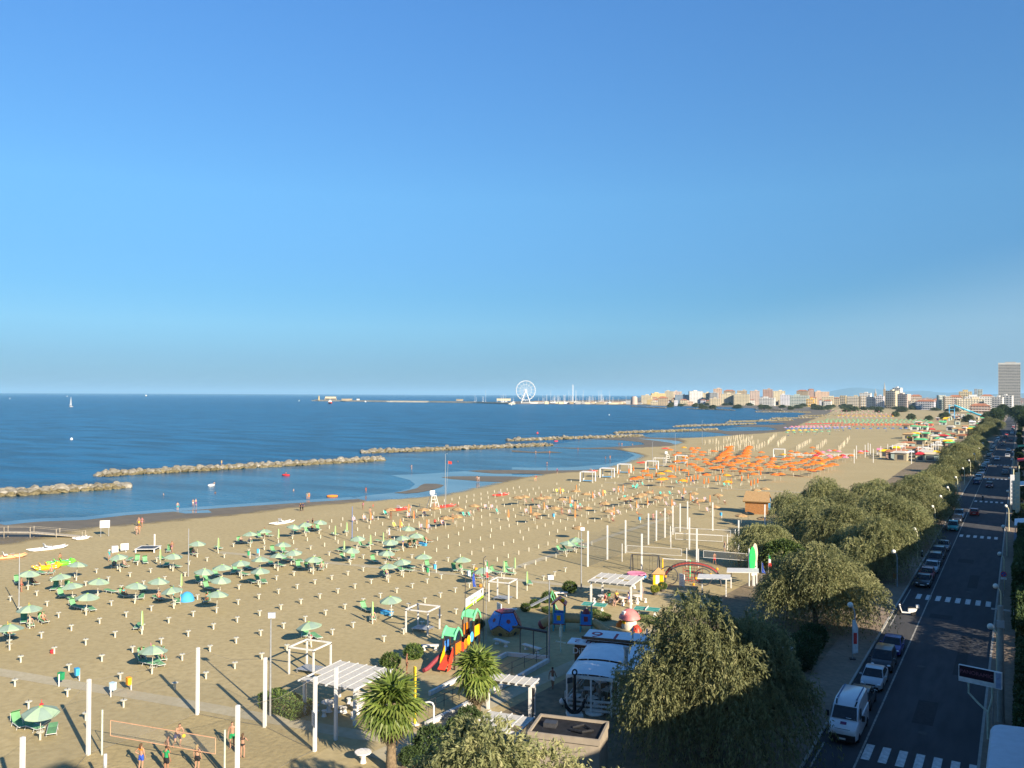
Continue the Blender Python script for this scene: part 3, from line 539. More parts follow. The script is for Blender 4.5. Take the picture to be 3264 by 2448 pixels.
# --- sunshade posts with little round table, set out on a slanted grid
def grid(i, k): x = -82.2+5.85*i; return x, 54.6+0.145*(x+82.2)+3.07*k
POST_ME = MB().tube([(0, 0, -0.1), (0, 0, 0.55)], 0.075, 8, 0).lathe([(0.02, 0.545), (0.25, 0.55), (0.26, 0.575), (0.25, 0.59), (0.03, 0.592)], 12).tube([(0, 0, 0.58), (0, 0, 0.74)], 0.02, 6, 1).mesh('sunshade_post', [POSTC, DARKM], True)
POST_PLAIN = MB().tube([(0, 0, -0.1), (0, 0, 0.55)], 0.07, 8, 0).tube([(0, 0, 0.55), (0, 0, 0.62)], 0.05, 8, 0).mesh('sunshade_post', [POSTC], True)
nodes = []
for i in range(-4, 7):
    for k in list(range(-4, 12)):
        x, y = grid(i, k)
        if i >= 5 and k < 2: continue
        if i == 6 or (i == 5 and k > 6): continue
        if i == -4 and k < 3: continue
        nodes.append((x, y, 0))
    for k in (-5.5, -6.5):
        if 1 <= i <= 4: x, y = grid(i, k); nodes.append((x, y, 0))
    for k in range(12, 22):
        x, y = grid(i, k+0.5)
        if i <= 5 and not (i >= 5 and k > 14): nodes.append((x, y, 1 if k > 14 else 0))
for j in range(9):
    x = -110.4+5.15*j
    for k in range(0, 24):
        y = 124.5+0.22*(x+89.9)+3.02*k
        if x > -66 and y < 155: continue
        nodes.append((x, y, 1))
for j in range(8):
    x = -106+6*j
    for k in range(12):
        if k % 2 == 0: nodes.append((x, 205+0.2*(x+90)+4.2*k, 1))
nodes.sort(key=lambda p: p[1]*0.86-p[0]*0.5)
# --- open umbrella with eight panels
def umb_panel_mesh(r, zt, ze, k, sag, m, name='canopy_panel', n=8, th=0.012):
    a0, a1 = 2*math.pi*k/n, 2*math.pi*(k+1)/n; rows = []
    for t in (0.02, 0.35, 0.7, 1.0):
        z = zt+(ze-zt)*t**1.5; row = []
        for u in (0, 0.33, 0.67, 1):
            a = a0+(a1-a0)*u; rr = r*t*(1-0.055*math.sin(math.pi*u)*t); row.append((rr*math.cos(a), rr*math.sin(a), z-sag*math.sin(math.pi*u)*t))
        rows.append(row)
    b = MB(); vs = [p for row in rows for p in row]; o = len(vs); fs = []
    for i in range(3):
        for j in range(3): fs.append((i*4+j, i*4+j+4, i*4+j+5, i*4+j+1))
    # valance
    e = rows[-1]; vs += [(x, y, z-0.10) for x, y, z in e]
    for j in range(3): fs.append((12+j, o+j, o+j+1, 13+j))
    b.add(vs, fs); return b.mesh(name, m, True)
G_U = 'open pale green umbrellas on the bathing club sand'
UPAN = [umb_panel_mesh(1.2, 2.38, 1.93, k, 0.03, UG1 if k % 2 else UG2) for k in range(8)]
UPOLE = MB().tube([(0, 0, 0.4), (0, 0, 2.36)], 0.022, 6).mesh('pole', POSTC); UFIN = MB().lathe([(0.16, 2.36), (0.10, 2.41), (0.02, 2.44)], 8).mesh('finial', UG3)
UANCH = MB().tube([(0, 0, -0.1), (0, 0, 0.55)], 0.075, 8).mesh('anchor_post', POSTC); UTAB = MB().lathe([(0.02, 0.545), (0.25, 0.55), (0.26, 0.58), (0.03, 0.592)], 12).mesh('table_disc', POSTC)
def green_umbrella():
    t = thing('beach_umbrella', 'open pale green beach umbrella with small table on its post', 'umbrella', (0, 0, 0), 0, G_U)
    ob('anchor_post', UANCH, t); ob('table_disc', UTAB, t); ob('pole', UPOLE, t); ob('finial', UFIN, t)
    for m in UPAN: ob('canopy_panel', m, t)
    return t
def closed_mesh(name, m1, m2, h0=0.9, h1=2.35, r=0.16):
    b = MB().tube([(0, 0, -0.1), (0, 0, h1)], 0.025, 6, 0).tube([(0, 0, -0.1), (0, 0, 0.55)], 0.07, 8, 0); n = 10; prof = [(0.05, h1), (0.10, h1-0.15), (r*.85, h1-.6), (r, h0+.15), (r*.8, h0)]
    vs = []; fs = []
    for q, z in prof:
        for k in range(n): a = 2*math.pi*k/n; rr = q*(1.0 if k % 2 else 0.78); vs.append((rr*math.cos(a), rr*math.sin(a), z))
    for i in range(len(prof)-1):
        for k in range(n): b.add([vs[i*n+k], vs[(i+1)*n+k], vs[(i+1)*n+(k+1) % n], vs[i*n+(k+1) % n]], [(0, 1, 2, 3)], 1+k % 2)
    b.add([vs[(len(prof)-1)*n+k] for k in range(n)], [tuple(range(n))], 1); b.add([vs[k] for k in range(n)], [tuple(range(n))], 1)
    return b.mesh(name, [POSTC, m1, m2], True)
CL_G = closed_mesh('closed_umbrella', UG3, UG1); CL_O = closed_mesh('closed_umbrella', ORANGE, ORANGE, 1.0, 2.4, 0.2); CL_S = closed_mesh('closed_umbrella', ORANGE, STRAW, 0.7, 2.2, 0.2); CL_C = closed_mesh('closed_umbrella', CREAM, CREAM, 0.7, 2.5, 0.2)
occupied = []
UP = [('A', 243, 590), ('A', 536, 620), ('A', 660, 518), ('A', 635, 697), ('A', 840, 660), ('A', 745, 788), ('A', 258, 890), ('A', 85, 1058), ('A', 1040, 450), ('A', 1165, 697), ('A', 1365, 657), ('A', 1505, 735), ('A', 1495, 445), ('A', 1705, 337), ('A', 1755, 575), ('A', 1922, 540), ('A', 2090, 505), ('A', 1900, 645), ('A', 1872, 770), ('A', 2165, 258),
      ('B', 35, 475), ('B', 35, 572), ('B', 190, 443), ('B', 225, 348), ('B', 335, 412), ('B', 495, 470), ('B', 75, 235), ('B', 315, 195), ('B', 432, 175), ('B', 545, 155), ('B', 883, 293), ('B', 815, 395), ('B', 1310, 208), ('B', 1275, 290), ('B', 1385, 268), ('B', 1165, 322), ('B', 1125, 420), ('B', 1445, 450), ('B', 1145, 533), ('B', 1275, 492), ('B', 1785, 475), ('B', 1970, 565), ('B', 1175, 810), ('B', 480, 1035),
      ('E', 1315, 160), ('E', 350, 672), ('C', 555, 305), ('C', 470, 335)]
first = green_umbrella(); NU = 0
for q in UP:
    p = W(*q, 2.4); o = first if NU == 0 else dup(first, (0, 0, 0)); NU += 1
    o.location = (p.x, p.y, 0.012); o.rotation_euler = (R(random.uniform(-6, 6)), R(random.uniform(-6, 6)), random.uniform(0, 6)); occupied.append((p.x, p.y))
for q in [('A', 1887, 310), ('A', 1385, 410), ('A', 1567, 620), ('A', 1228, 940), ('B', 195, 232), ('B', 685, 205), ('B', 785, 175), ('B', 762, 335), ('B', 990, 285), ('B', 1100, 262), ('B', 1008, 860), ('B', 2142, 510), ('C', 25, 480), ('C', 130, 600)]:
    p = W(*q, 2.35); o = ob('closed_umbrella', CL_G, None, (p.x, p.y, 0.012), random.uniform(0, 6)); tag(o, 'folded lime green umbrella standing on its post in the sand', 'umbrella', 'folded green umbrellas'); occupied.append((p.x, p.y))
npost = 0; rest = MB()
for x, y, kind in nodes:
    if any((x-a)**2+(y-b)**2 < 1.3**2 for a, b in occupied): continue
    if -1 < -x-44 < 10 and 107 < y < 150 and x > -53.5: continue
    if x > -50.5 and y < 97 and y > 44: continue
    if npost < 296:
        o = ob('sunshade_post', POST_ME if kind == 0 else POST_PLAIN, None, (x, y, 0.012), random.uniform(0, 6))
        tag(o, 'short cream post with a small round table in the sand' if kind == 0 else 'short plain cream umbrella post standing in the sand', 'post', 'umbrella posts with tables' if kind == 0 else 'plain umbrella posts')
    else: rest.tube([(x, y, -0.1), (x, y, 0.62)], 0.07, 6)
    npost += 1
if rest.v: tag(rest.build('post_field', POSTC), kind='stuff')
# --- sun loungers
def lounger_parts(raised, fabric, name='sun_lounger'):
    """feet at +y, head at -y"""
    t = ob(name, None); w = 0.31; b = MB()
    for s in (-1, 1): b.tube([(s*w, -0.45 if raised else -0.95, 0.33), (s*w, 0.95, 0.33)], 0.022, 6)
    b.tube([(-w, 0.95, 0.33), (w, 0.95, 0.33)], 0.022, 6); b.tube([(-w, -0.4, 0.33), (w, -0.4, 0.33)], 0.018, 6); b.build('frame', WHITE, t)
    for sx in (-1, 1):
        for y0 in (-0.42, 0.62): MB().tube([(sx*w, y0, 0.33), (sx*(w+0.02), y0-0.14, 0.02)], 0.02, 6).build('leg', WHITE, t)
    MB().box((0, 0.25, 0.335), (0.58, 1.36, 0.025)).build('seat', fabric, t)
    a = R(48) if raised else R(4); c, s = math.cos(a), math.sin(a); y1, z1 = -0.43-0.72*c, 0.345+0.72*s
    MB().plate([(-0.29, -0.43, 0.345), (0.29, -0.43, 0.345), (0.29, y1, z1), (-0.29, y1, z1)], 0.03).build('backrest', fabric, t)
    if raised:
        MB().plate([(-0.30, y1+0.02, z1), (0.30, y1+0.02, z1), (0.30, y1+0.42, z1+0.22), (-0.30, y1+0.42, z1+0.22)], 0.02).build('sunshade', fabric, t)
        q = MB()
        for sx in (-1, 1): q.tube([(sx*.30, y1, z1), (sx*.30, y1+0.1, 0.33)], 0.012, 5)
        q.build('back_support', WHITE, t)
    return t
LR = lounger_parts(True, LG); LF = lounger_parts(False, LG)
SUNH = math.atan2(-0.917, -0.399)   # heading that turns the feet (+y) towards the sun
LNG = {'A': [(470, 765, 1), (590, 760, 1), (530, 825, 1), (640, 860, 0), (650, 920, 1), (710, 938, 0), (790, 945, 0), (960, 790, 0), (1230, 770, 0), (1075, 825, 1), (1220, 840, 0), (1120, 512, 0), (1180, 525, 1), (1255, 535, 1), (1435, 560, 0), (1525, 572, 0), (1400, 500, 0), (1890, 412, 0), (1725, 705, 1), (1795, 695, 1), (1870, 645, 1), (2020, 622, 0), (2050, 605, 1), (2110, 640, 0), (2150, 585, 0), (2180, 705, 0), (1800, 760, 1), (1790, 870, 1), (1370, 850, 0), (1530, 880, 0), (1195, 1098, 0), (985, 572, 1), (1075, 568, 0), (445, 625, 0), (360, 628, 0), (285, 722, 1), (150, 710, 1), (205, 1052, 1), (262, 1082, 0), (375, 1048, 1), (75, 1165, 1), (1668, 462, 1), (2080, 358, 1), (2160, 362, 0), (1460, 435, 1)],
 'B': [(70, 708, 0), (35, 700, 1), (370, 575, 1), (455, 592, 1), (565, 590, 1), (540, 550, 1), (130, 548, 0), (210, 562, 0), (255, 512, 1), (340, 525, 0), (385, 528, 0), (155, 440, 1), (245, 442, 1), (680, 292, 0), (780, 268, 0), (930, 395, 1), (990, 378, 0), (1085, 352, 0), (775, 505, 1), (835, 495, 1), (1025, 525, 1), (745, 435, 0), (1190, 430, 0), (1335, 575, 0), (1490, 572, 1), (1250, 600, 0), (1310, 605, 0), (1130, 650, 1), (1175, 510, 1), (1330, 395, 1), (1390, 385, 1), (1480, 355, 1), (1715, 600, 1), (1800, 605, 1), (1895, 665, 1), (1990, 670, 1), (2070, 622, 1), (2170, 585, 1), (2190, 632, 1), (950, 945, 1), (1010, 1025, 0), (425, 1165, 1), (520, 1185, 0), (340, 262, 0), (440, 268, 1), (485, 245, 1), (540, 248, 1), (30, 312, 1), (110, 302, 1)],
 'C': [(150, 718, 0), (430, 435, 1), (480, 430, 1), (565, 392, 1), (605, 405, 0)], 'E': [(165, 865, 1), (290, 890, 1), (450, 920, 0), (1225, 290, 1), (1400, 285, 1), (1290, 335, 0), (1370, 335, 0)]}
nl_ = 0; LPOS = {}
for z_, L_ in LNG.items():
    for x_, y_, r_ in L_:
        p = W(z_, x_, y_); src = LR if r_ else LF
        o = dup(src, (p.x, p.y, 0.012), SUNH+R(random.uniform(-28, 28))); LPOS[(z_, x_, y_)] = o
        tag(o, 'green sun lounger with raised back and small sunshade' if r_ else 'flat green sun lounger on white legs in the sand', 'sun lounger', 'raised green loungers' if r_ else 'flat green loungers')
for o in (LR, LF):
    for c in list(o.children): bpy.data.objects.remove(c)
    bpy.data.objects.remove(o)
for z_, x_, y_, lab in (('B', 1440, 378, 'turquoise towel spread on a lounger beside seated bathers'), ('B', 1130, 975, 'turquoise towel on the lounger under the umbrella beside the folded one')):
    p = W(z_, x_, y_); tag(MB().plate([(-.32, -.8, .40), (.32, -.8, .41), (.32, .8, .37), (-.32, .8, .38)], 0.03).box((0, 0, .19), (.5, 1.4, .36)).build('beach_towel', [SKYC], None, (p.x, p.y, 0.02), SUNH+.3), lab, 'towel')
# --- straw umbrellas, striped deck chairs of the neighbouring beach
def open_mesh(name, m1, m2, r=1.2, zt=2.35, ze=1.9, n=8, fringe=0.1, pole=None):
    b = MB().tube([(0, 0, -0.1), (0, 0, zt-.02)], 0.028, 6, 0)
    for k in range(n):
        a0, a1 = 2*math.pi*k/n, 2*math.pi*(k+1)/n
        for t0, t1 in ((0.03, .5), (.5, 1.0)):
            z0, z1 = zt+(ze-zt)*t0**1.4, zt+(ze-zt)*t1**1.4
            b.add([(r*t0*math.cos(a0), r*t0*math.sin(a0), z0), (r*t1*math.cos(a0), r*t1*math.sin(a0), z1), (r*t1*math.cos(a1), r*t1*math.sin(a1), z1), (r*t0*math.cos(a1), r*t0*math.sin(a1), z0)], [(0, 1, 2, 3)], 1+k % 2)
        b.add([(r*math.cos(a0), r*math.sin(a0), ze), (r*.99*math.cos(a0), r*.99*math.sin(a0), ze-fringe), (r*.99*math.cos(a1), r*.99*math.sin(a1), ze-fringe), (r*math.cos(a1), r*math.sin(a1), ze)], [(0, 1, 2, 3)], 1+k % 2)
    return b.mesh(name, [pole or POSTC, m1, m2], False)
OP_S = open_mesh('beach_umbrella', STRAW, STRAWD, 1.15, 2.3, 1.95, 10, 0.16); OP_O = open_mesh('beach_umbrella', ORANGE, ORANGE, 1.3, 2.45, 2.0); OP_Y = open_mesh('beach_umbrella', ORY, ORY, 1.3, 2.45, 2.0)
OPF = {k: open_mesh('beach_umbrella', m, m, 1.3, 2.4, 1.9, 6) for k, m in dict(red=REDC, orange=ORANGE, green=LGL, yellow=YELC, lilac=LILAC, blue=BLUEC, cream=CREAM, emerald=GRNC, pink=PINK).items()}
for q in [('B', 1160, 50), ('B', 1450, 50), ('B', 1885, 17), ('B', 1545, 35), ('B', 1745, 45), ('B', 1640, 120), ('B', 1735, 108)]+[('K', *p) for p in [(50, 1085), (110, 1078), (240, 1090), (300, 1085), (550, 1030), (640, 1055), (435, 1100), (370, 1175), (200, 1225), (645, 1175), (800, 1135), (840, 1200), (960, 1098), (1010, 1088), (1090, 1075), (1120, 1060), (1180, 1040), (1250, 1085), (1310, 1065), (1350, 1205), (1570, 1050), (1780, 1065), (1620, 1110), (1750, 1165), (2110, 1022), (2185, 1012), (2040, 1222), (1980, 1240), (2170, 1265)]]+[('C', 575, 205)]:
    p = W(*q, 2.3); o = ob('beach_umbrella', OP_S, None, (p.x, p.y, 0.012), random.uniform(0, 6)); NU += 1; tag(o, 'open straw coloured umbrella with dark fringe among striped deck chairs', 'umbrella', 'straw umbrellas'); occupied.append((p.x, p.y))
for q in [('B', 990, 85), ('B', 1362, 75), ('B', 1247, 145), ('B', 1475, 152), ('B', 2180, 65), ('B', 1320, 20)]+[('K', *p) for p in [(555, 990), (416, 1012), (785, 1030), (697, 1048), (918, 1000), (960, 992), (500, 1092), (545, 1135), (277, 1140), (160, 1172), (1075, 1125), (1170, 1100), (1380, 1112), (880, 1180), (1485, 1015), (1540, 1068), (1710, 1078), (545, 1205)]]:
    p = W(*q, 2.2); o = ob('closed_umbrella', CL_S, None, (p.x, p.y, 0.012), random.uniform(0, 6)); tag(o, 'folded orange and green striped umbrella among deck chairs', 'umbrella', 'folded striped umbrellas')
def deck_chair_mesh(cols):
    b = MB()
    for s in (-1, 1): b.tube([(s*.29, .45, 0.02), (s*.29, -.45, .95)], .02, 5, 0); b.tube([(s*.27, -.5, .02), (s*.27, .5, .5)], .02, 5, 0)
    pts = [(.48, .48), (.15, .28), (-.15, .33), (-.45, .95)]; n = 6
    for j in range(n):
        x0, x1 = -.27+.54*j/n, -.27+.54*(j+1)/n
        for (y0, z0), (y1, z1) in zip(pts, pts[1:]): b.add([(x0, y0, z0), (x1, y0, z0), (x1, y1, z1), (x0, y1, z1)], [(0, 1, 2, 3)], 1+j % (len(cols)))
    return b.mesh('deck_chair', [WHITE]+cols)
DC1 = deck_chair_mesh([BLUEC, CREAM, ORANGE]); DC2 = deck_chair_mesh([UG3, YELC]); DC3 = deck_chair_mesh([TEAL, TEAL])
for z_, x_, y_, k in [('B', 850, 175, 0), ('B', 938, 162, 0), ('B', 1003, 165, 0), ('B', 1325, 100, 0), ('B', 1320, 140, 0), ('B', 1378, 142, 0), ('B', 1425, 240, 0), ('B', 1495, 240, 0), ('B', 1200, 225, 1), ('B', 1265, 222, 1), ('B', 2040, 65, 0), ('B', 1985, 62, 0), ('B', 1455, 125, 0), ('B', 1615, 205, 0), ('B', 1120, 115, 2), ('B', 1850, 130, 2), ('B', 1800, 130, 2), ('B', 2090, 100, 2)]+[('K', a, b, k) for a, b, k in [(885, 1055, 0), (925, 1055, 0), (970, 1048, 0), (720, 1105, 0), (760, 1092, 0), (1450, 1075, 0), (1500, 1078, 0), (1480, 1125, 0), (1570, 1125, 0), (240, 1203, 0), (310, 1210, 0), (455, 1155, 0), (525, 1160, 0), (575, 1205, 0), (125, 1240, 0), (845, 1240, 0), (925, 1250, 0), (1035, 1198, 0), (1095, 1200, 0), (1190, 1170, 0), (1340, 1175, 0), (1410, 1178, 0), (1695, 1228, 0), (1670, 1135, 0), (1610, 1140, 0), (515, 1195, 2), (600, 1190, 2), (810, 1075, 1), (445, 1062, 1), (390, 1062, 1), (1050, 1025, 2), (1090, 1015, 2), (1135, 1000, 2), (1075, 1030, 2), (980, 1120, 2), (1020, 1125, 2), (1370, 1080, 2), (1290, 1085, 2), (500, 1250, 0), (870, 1265, 0), (2080, 1080, 2), (2140, 1080, 2), (1840, 1005, 2), (1880, 1005, 2), (1460, 980, 2), (1430, 985, 2)]]:
    p = W(z_, x_, y_); o = ob('deck_chair', (DC1, DC2, DC3)[k], None, (p.x, p.y, 0.012), SUNH+R(random.uniform(-25, 25)))
    tag(o, ('blue, cream and orange striped deck chair under the straw umbrellas', 'lime and yellow striped deck chair', 'teal deck chair on the sand behind the sports court')[k], 'deck chair', ('striped deck chairs', 'lime deck chairs', 'teal deck chairs')[k])
# --- orange beach
for x_, y_, k in [(1585, 685, 0), (1735, 690, 0), (1890, 685, 0), (1880, 712, 0), (1870, 745, 0), (1840, 770, 0), (1850, 722, 0), (2045, 690, 0), (2040, 712, 0), (2035, 740, 0), (2025, 765, 0), (1670, 760, 0), (1500, 745, 0), (1430, 775, 0), (1620, 855, 0), (1680, 890, 0), (1345, 860, 1), (1285, 880, 1), (1280, 930, 1), (1380, 905, 0), (1145, 860, 0), (1180, 895, 0), (1100, 915, 0), (1050, 925, 0), (1310, 925, 1), (1475, 940, 1), (1760, 830, 0), (1730, 835, 0), (1800, 825, 0), (1850, 805, 0), (1900, 790, 0), (1960, 780, 0), (1990, 775, 0), (1910, 840, 0), (1990, 860, 0), (2060, 850, 0), (2130, 830, 0), (2080, 800, 0), (2165, 745, 0), (2090, 885, 0), (1860, 950, 1), (1855, 895, 1), (2205, 805, 0), (2150, 770, 0), (1600, 760, 0), (1570, 700, 0)]+[(2212+a, b-135.5, 0) for a, b in [(30, 940), (80, 968), (120, 965), (200, 930), (240, 925), (220, 985), (280, 980), (330, 945), (390, 930), (380, 990), (430, 980), (490, 955), (550, 940), (60, 1025), (110, 1020), (450, 970), (250, 840), (560, 935)]]:
    p = W('K', x_, y_, 2.45); o = ob('beach_umbrella', OP_Y if k else OP_O, None, (p.x, p.y, 0.012), random.uniform(0, 6)); NU += 1
    tag(o, 'open amber yellow umbrella among the orange ones' if k else 'open bright orange umbrella beyond the straw umbrellas', 'umbrella', 'amber umbrellas' if k else 'orange umbrellas')
for x_, y_ in [(1050, 830), (1175, 845), (1248, 815), (1010, 850), (920, 855), (1130, 895), (1390, 822), (1413, 835), (1445, 830), (1585, 820), (1525, 870), (1510, 925), (1575, 905), (1605, 900), (1545, 915), (1660, 935), (1697, 930), (1762, 912), (1795, 908), (1985, 912), (2040, 893), (2065, 950), (2093, 940), (2123, 930), (1895, 935), (1970, 860), (1995, 810), (1800, 810), (1245, 878), (1210, 890), (1820, 848), (2148, 865), (1513, 795)]:
    p = W('K', x_, y_, 2.4); o = ob('closed_umbrella', CL_O, None, (p.x, p.y, 0.012), random.uniform(0, 6)); tag(o, 'folded orange umbrella standing near the white gazebos', 'umbrella', 'folded orange umbrellas')
def row(a, b, step, z=0.0, slack=0.25):
    a = W(*a, z); b = W(*b, z); n = max(2, int((b-a).length/step)+1)
    return [a.lerp(b, i/(n-1))+Vector((random.uniform(-slack, slack), random.uniform(-slack, slack), 0)) for i in range(n)]
for a, b in [(('K', 1690, 850), ('K', 2010, 780)), (('K', 1800, 805), ('K', 1895, 700)), (('K', 1995, 780), ('K', 2060, 700)), (('K', 1930, 850), ('K', 2130, 845)), (('L', 120, 958), ('L', 260, 932)), (('L', 180, 1005), ('L', 300, 978)), (('L', 300, 965), ('L', 420, 938)), (('L', 370, 1005), ('L', 480, 980)), (('L', 480, 970), ('L', 600, 938))]:
    for p in row(a, b, 4.4, 0, .7):
        o = ob('beach_umbrella', OP_O, None, (p.x, p.y, 0.012), random.uniform(0, 6)); NU += 1; tag(o, 'open orange umbrella in the tight diagonal rows of the orange beach', 'umbrella', 'orange umbrellas in rows')
_g = random.Random(31)
for _ in range(64):
    x_, y_ = _g.uniform(1350, 2800), _g.uniform(0, 1); p = W('K', x_, 705+y_*225-(max(0, x_-2212)*.02)); o = ob('beach_umbrella', OP_O if _g.random() < .9 else OP_Y, None, (p.x, p.y, 0.012), _g.uniform(0, 6)); NU += 1; tag(o, 'open orange umbrella scattered between the rows of the orange beach', 'umbrella', 'scattered orange umbrellas')
for _ in range(20):
    p = W('L', _g.uniform(380, 860), _g.uniform(868, 950)); _c = _g.choice(('red', 'pink', 'orange')); o = ob('beach_umbrella', OPF[_c], None, (p.x, p.y, 0.012), _g.uniform(0, 6)); NU += 1; tag(o, f'open {_c} umbrella between the orange beach and the far court posts', 'umbrella', f'{_c} umbrellas by the far courts')
ncl = 0
for a, b, st in [(('K', 1650, 650), ('K', 1990, 590), 3.0), (('K', 1705, 735), ('K', 2060, 618), 3.2), (('K', 1925, 705), ('K', 2120, 640), 3.4), (('K', 2105, 700), ('K', 2212, 645), 3.6), (('K', 1760, 655), ('K', 2080, 600), 4.2), (('L', 240, 840), ('L', 360, 765), 3.0), (('L', 430, 830), ('L', 500, 770), 3.2), (('L', 615, 840), ('L', 700, 740), 3.2), (('L', 80, 800), ('L', 150, 740), 3.4), (('L', 0, 770), ('L', 60, 715), 3.6)]:
    for p in row(a, b, st*1.15, 0, .6):
        if random.random() < .2: continue
        o = ob('closed_umbrella', CL_C, None, (p.x, p.y, 0.012), random.uniform(0, 6)); tag(o, 'folded cream umbrella in a row beyond the orange beach', 'umbrella', 'folded cream umbrellas'); ncl += 1
# far rows of open umbrellas, largest ones as things, the remainder as one field
farU = []
for a, b, st, col in [(('L', 560, 632), ('L', 1420, 632), 3.1, 'red'), (('L', 700, 622), ('L', 1420, 624), 3.1, 'orange'), (('L', 330, 622), ('L', 640, 612), 3.2, 'red'), (('L', 360, 606), ('L', 1400, 610), 3.6, 'green'), (('L', 430, 596), ('L', 1400, 600), 3.9, 'green'), (('L', 500, 586), ('L', 1380, 590), 4.2, 'emerald'), (('L', 520, 576), ('L', 1360, 580), 4.6, 'green'),
                     (('L', 150, 655), ('L', 700, 648), 3.4, 'lilac'), (('L', 170, 668), ('L', 640, 660), 3.6, 'blue'), (('L', 200, 645), ('L', 520, 640), 3.4, 'pink'), (('L', 170, 682), ('L', 420, 676), 4.4, 'yellow'), (('L', 700, 664), ('L', 1200, 662), 5.0, 'blue'), (('L', 160, 700), ('L', 520, 690), 6, 'green'),
                     (('L', 600, 556), ('L', 1060, 560), 4.6, 'lilac'), (('L', 610, 546), ('L', 1080, 550), 4.6, 'yellow'), (('L', 620, 537), ('L', 1080, 540), 5.0, 'orange'), (('L', 640, 528), ('L', 1060, 530), 5.4, 'pink'), (('L', 600, 518), ('L', 1020, 521), 6, 'cream'), (('L', 560, 509), ('L', 980, 512), 6.5, 'cream'), (('L', 540, 500), ('L', 960, 503), 7.5, 'pink'), (('L', 500, 491), ('L', 920, 494), 9, 'cream'), (('L', 560, 483), ('L', 860, 485), 11, 'cream')]:
    farU += [(p, col) for p in row(a, b, st, 0, 0.5)]
farU.sort(key=lambda t: depth(t[0]))
fld = {}
for p, col in farU:
    if NU < 296:
        o = ob('beach_umbrella', OPF[col], None, (p.x, p.y, 0.012), random.uniform(0, 6)); NU += 1; tag(o, f'open {col} umbrella in the long rows beyond the sports courts', 'umbrella', f'far {col} umbrellas')
    else: fld.setdefault(col, []).append(p)
for col, ps in fld.items():
    b = MB(); src = OPF[col]; V = [tuple(v.co) for v in src.vertices]; Fs = [tuple(f.vertices) for f in src.polygons]; M = [f.material_index for f in src.polygons]
    for p in ps:
        o = len(b.v); b.v += [(x+p.x, y+p.y, z) for x, y, z in V]; b.f += [tuple(i+o for i in f) for f in Fs]; b.m += M
    tag(b.build('umbrella_field', list(src.materials)), f'dense field of far {col} beach umbrellas', 'umbrellas', None, 'stuff')
# loungers of the far rows: low coloured slabs in the shade of the umbrellas, one field
b = MB()
for p, col in farU[::2]:
    b.box((p.x+0.9, p.y-0.6, 0.33), (0.6, 1.8, 0.08), random.uniform(-.4, .4), random.randrange(3)).box((p.x+0.9, p.y-0.6, 0.15), (0.5, 1.4, 0.26), 0, 3)
tag(b.build('lounger_field', [BLUEC, WHITE, TEAL, DARKM]), 'far rows of beach loungers under the umbrellas', 'loungers', None, 'stuff')
# --- white beach gazebos by the water (curtained) and the open wooden frames near the club
def gazebo(label, cx, cy, w, d, h, rz, drape, bed=True, group=None, white=WOODW):
    t = thing('beach_gazebo', label, 'gazebo', (cx, cy, 0.012), rz, group)
    for sx in (-1, 1):
        for sy in (-1, 1): MB().box((sx*w/2, sy*d/2, h/2-.05), (0.13, 0.13, h+.1)).build('post', white, t); MB().box((sx*w/2, sy*d/2, h-.02), (0.15, 0.15, 0.09)).build('corner_bracket', DARKM, t)
    for s in (-1, 1):
        MB().box((0, s*d/2, h+.07), (w+.1, 0.12, 0.12)).build('beam', white, t); MB().box((s*w/2, 0, h+.072), (0.12, d-.14, 0.12)).build('beam', white, t)
    if drape:
        b = MB(); n = 6
        for i in range(n):
            x0, x1 = -w/2+w*i/n, -w/2+w*(i+1)/n
            for j in range(n):
                y0, y1 = -d/2+d*j/n, -d/2+d*(j+1)/n; zz = lambda x, y: h+.15-.14*math.sin(math.pi*(x/w+.5))*math.sin(math.pi*(y/d+.5))
                b.add([(x0, y0, zz(x0, y0)), (x1, y0, zz(x1, y0)), (x1, y1, zz(x1, y1)), (x0, y1, zz(x0, y1))], [(0, 1, 2, 3)])
        b.build('roof_cloth', WHITE, t)
        for sx in (-1, 1):
            for sy in (-1, 1): MB().lathe([(0.16, h), (0.11, h*.55), (0.15, .15)], 8, (sx*(w/2-.1), sy*(d/2-.1), 0)).build('curtain', WHITE, t)
    if bed:
        bb = MB()
        for k in range(9): bb.box((-w*.34+w*.68*k/8, 0, .34), (w*.06, d*.62, .03))
        bb.build('bed_slat_frame', STEEL if not drape else SKYC, t)
        for sx in (-1, 1):
            for sy in (-1, 1): MB().box((sx*w*.33, sy*d*.28, .17), (.05, .05, .34)).build('bed_leg', STEEL, t)
    return t
for cx, cy, lab in ((-52.1, 70.1, 'open white wooden gazebo frame with a grey bed beside the flag sign'), (-52.7, 54.7, 'open white wooden gazebo frame next to the large lattice pergola'), (-51.9, 85.4, 'open white wooden gazebo frame behind the hanging flags')):
    gazebo(lab, cx, cy, 2.5, 2.5, 2.25, R(8), False)
for x_, y_, k in [(655, 965, 1), (822, 930, 1), (970, 890, 1), (1210, 860, 1), (1275, 830, 0), (1462, 805, 1)]:
    p = W('K', x_, y_); gazebo('white curtained beach gazebo in the row at the water side' if k else 'white bare gazebo frame in the row at the water side', p.x, p.y, 3.6, 3.2, 2.7, R(10), bool(k), True, 'curtained gazebos' if k else None)
p = W('L', 97, 890); gazebo('white gazebo with turquoise seats on the far sand', p.x, p.y, 4.2, 3.6, 3.2, R(10), True)
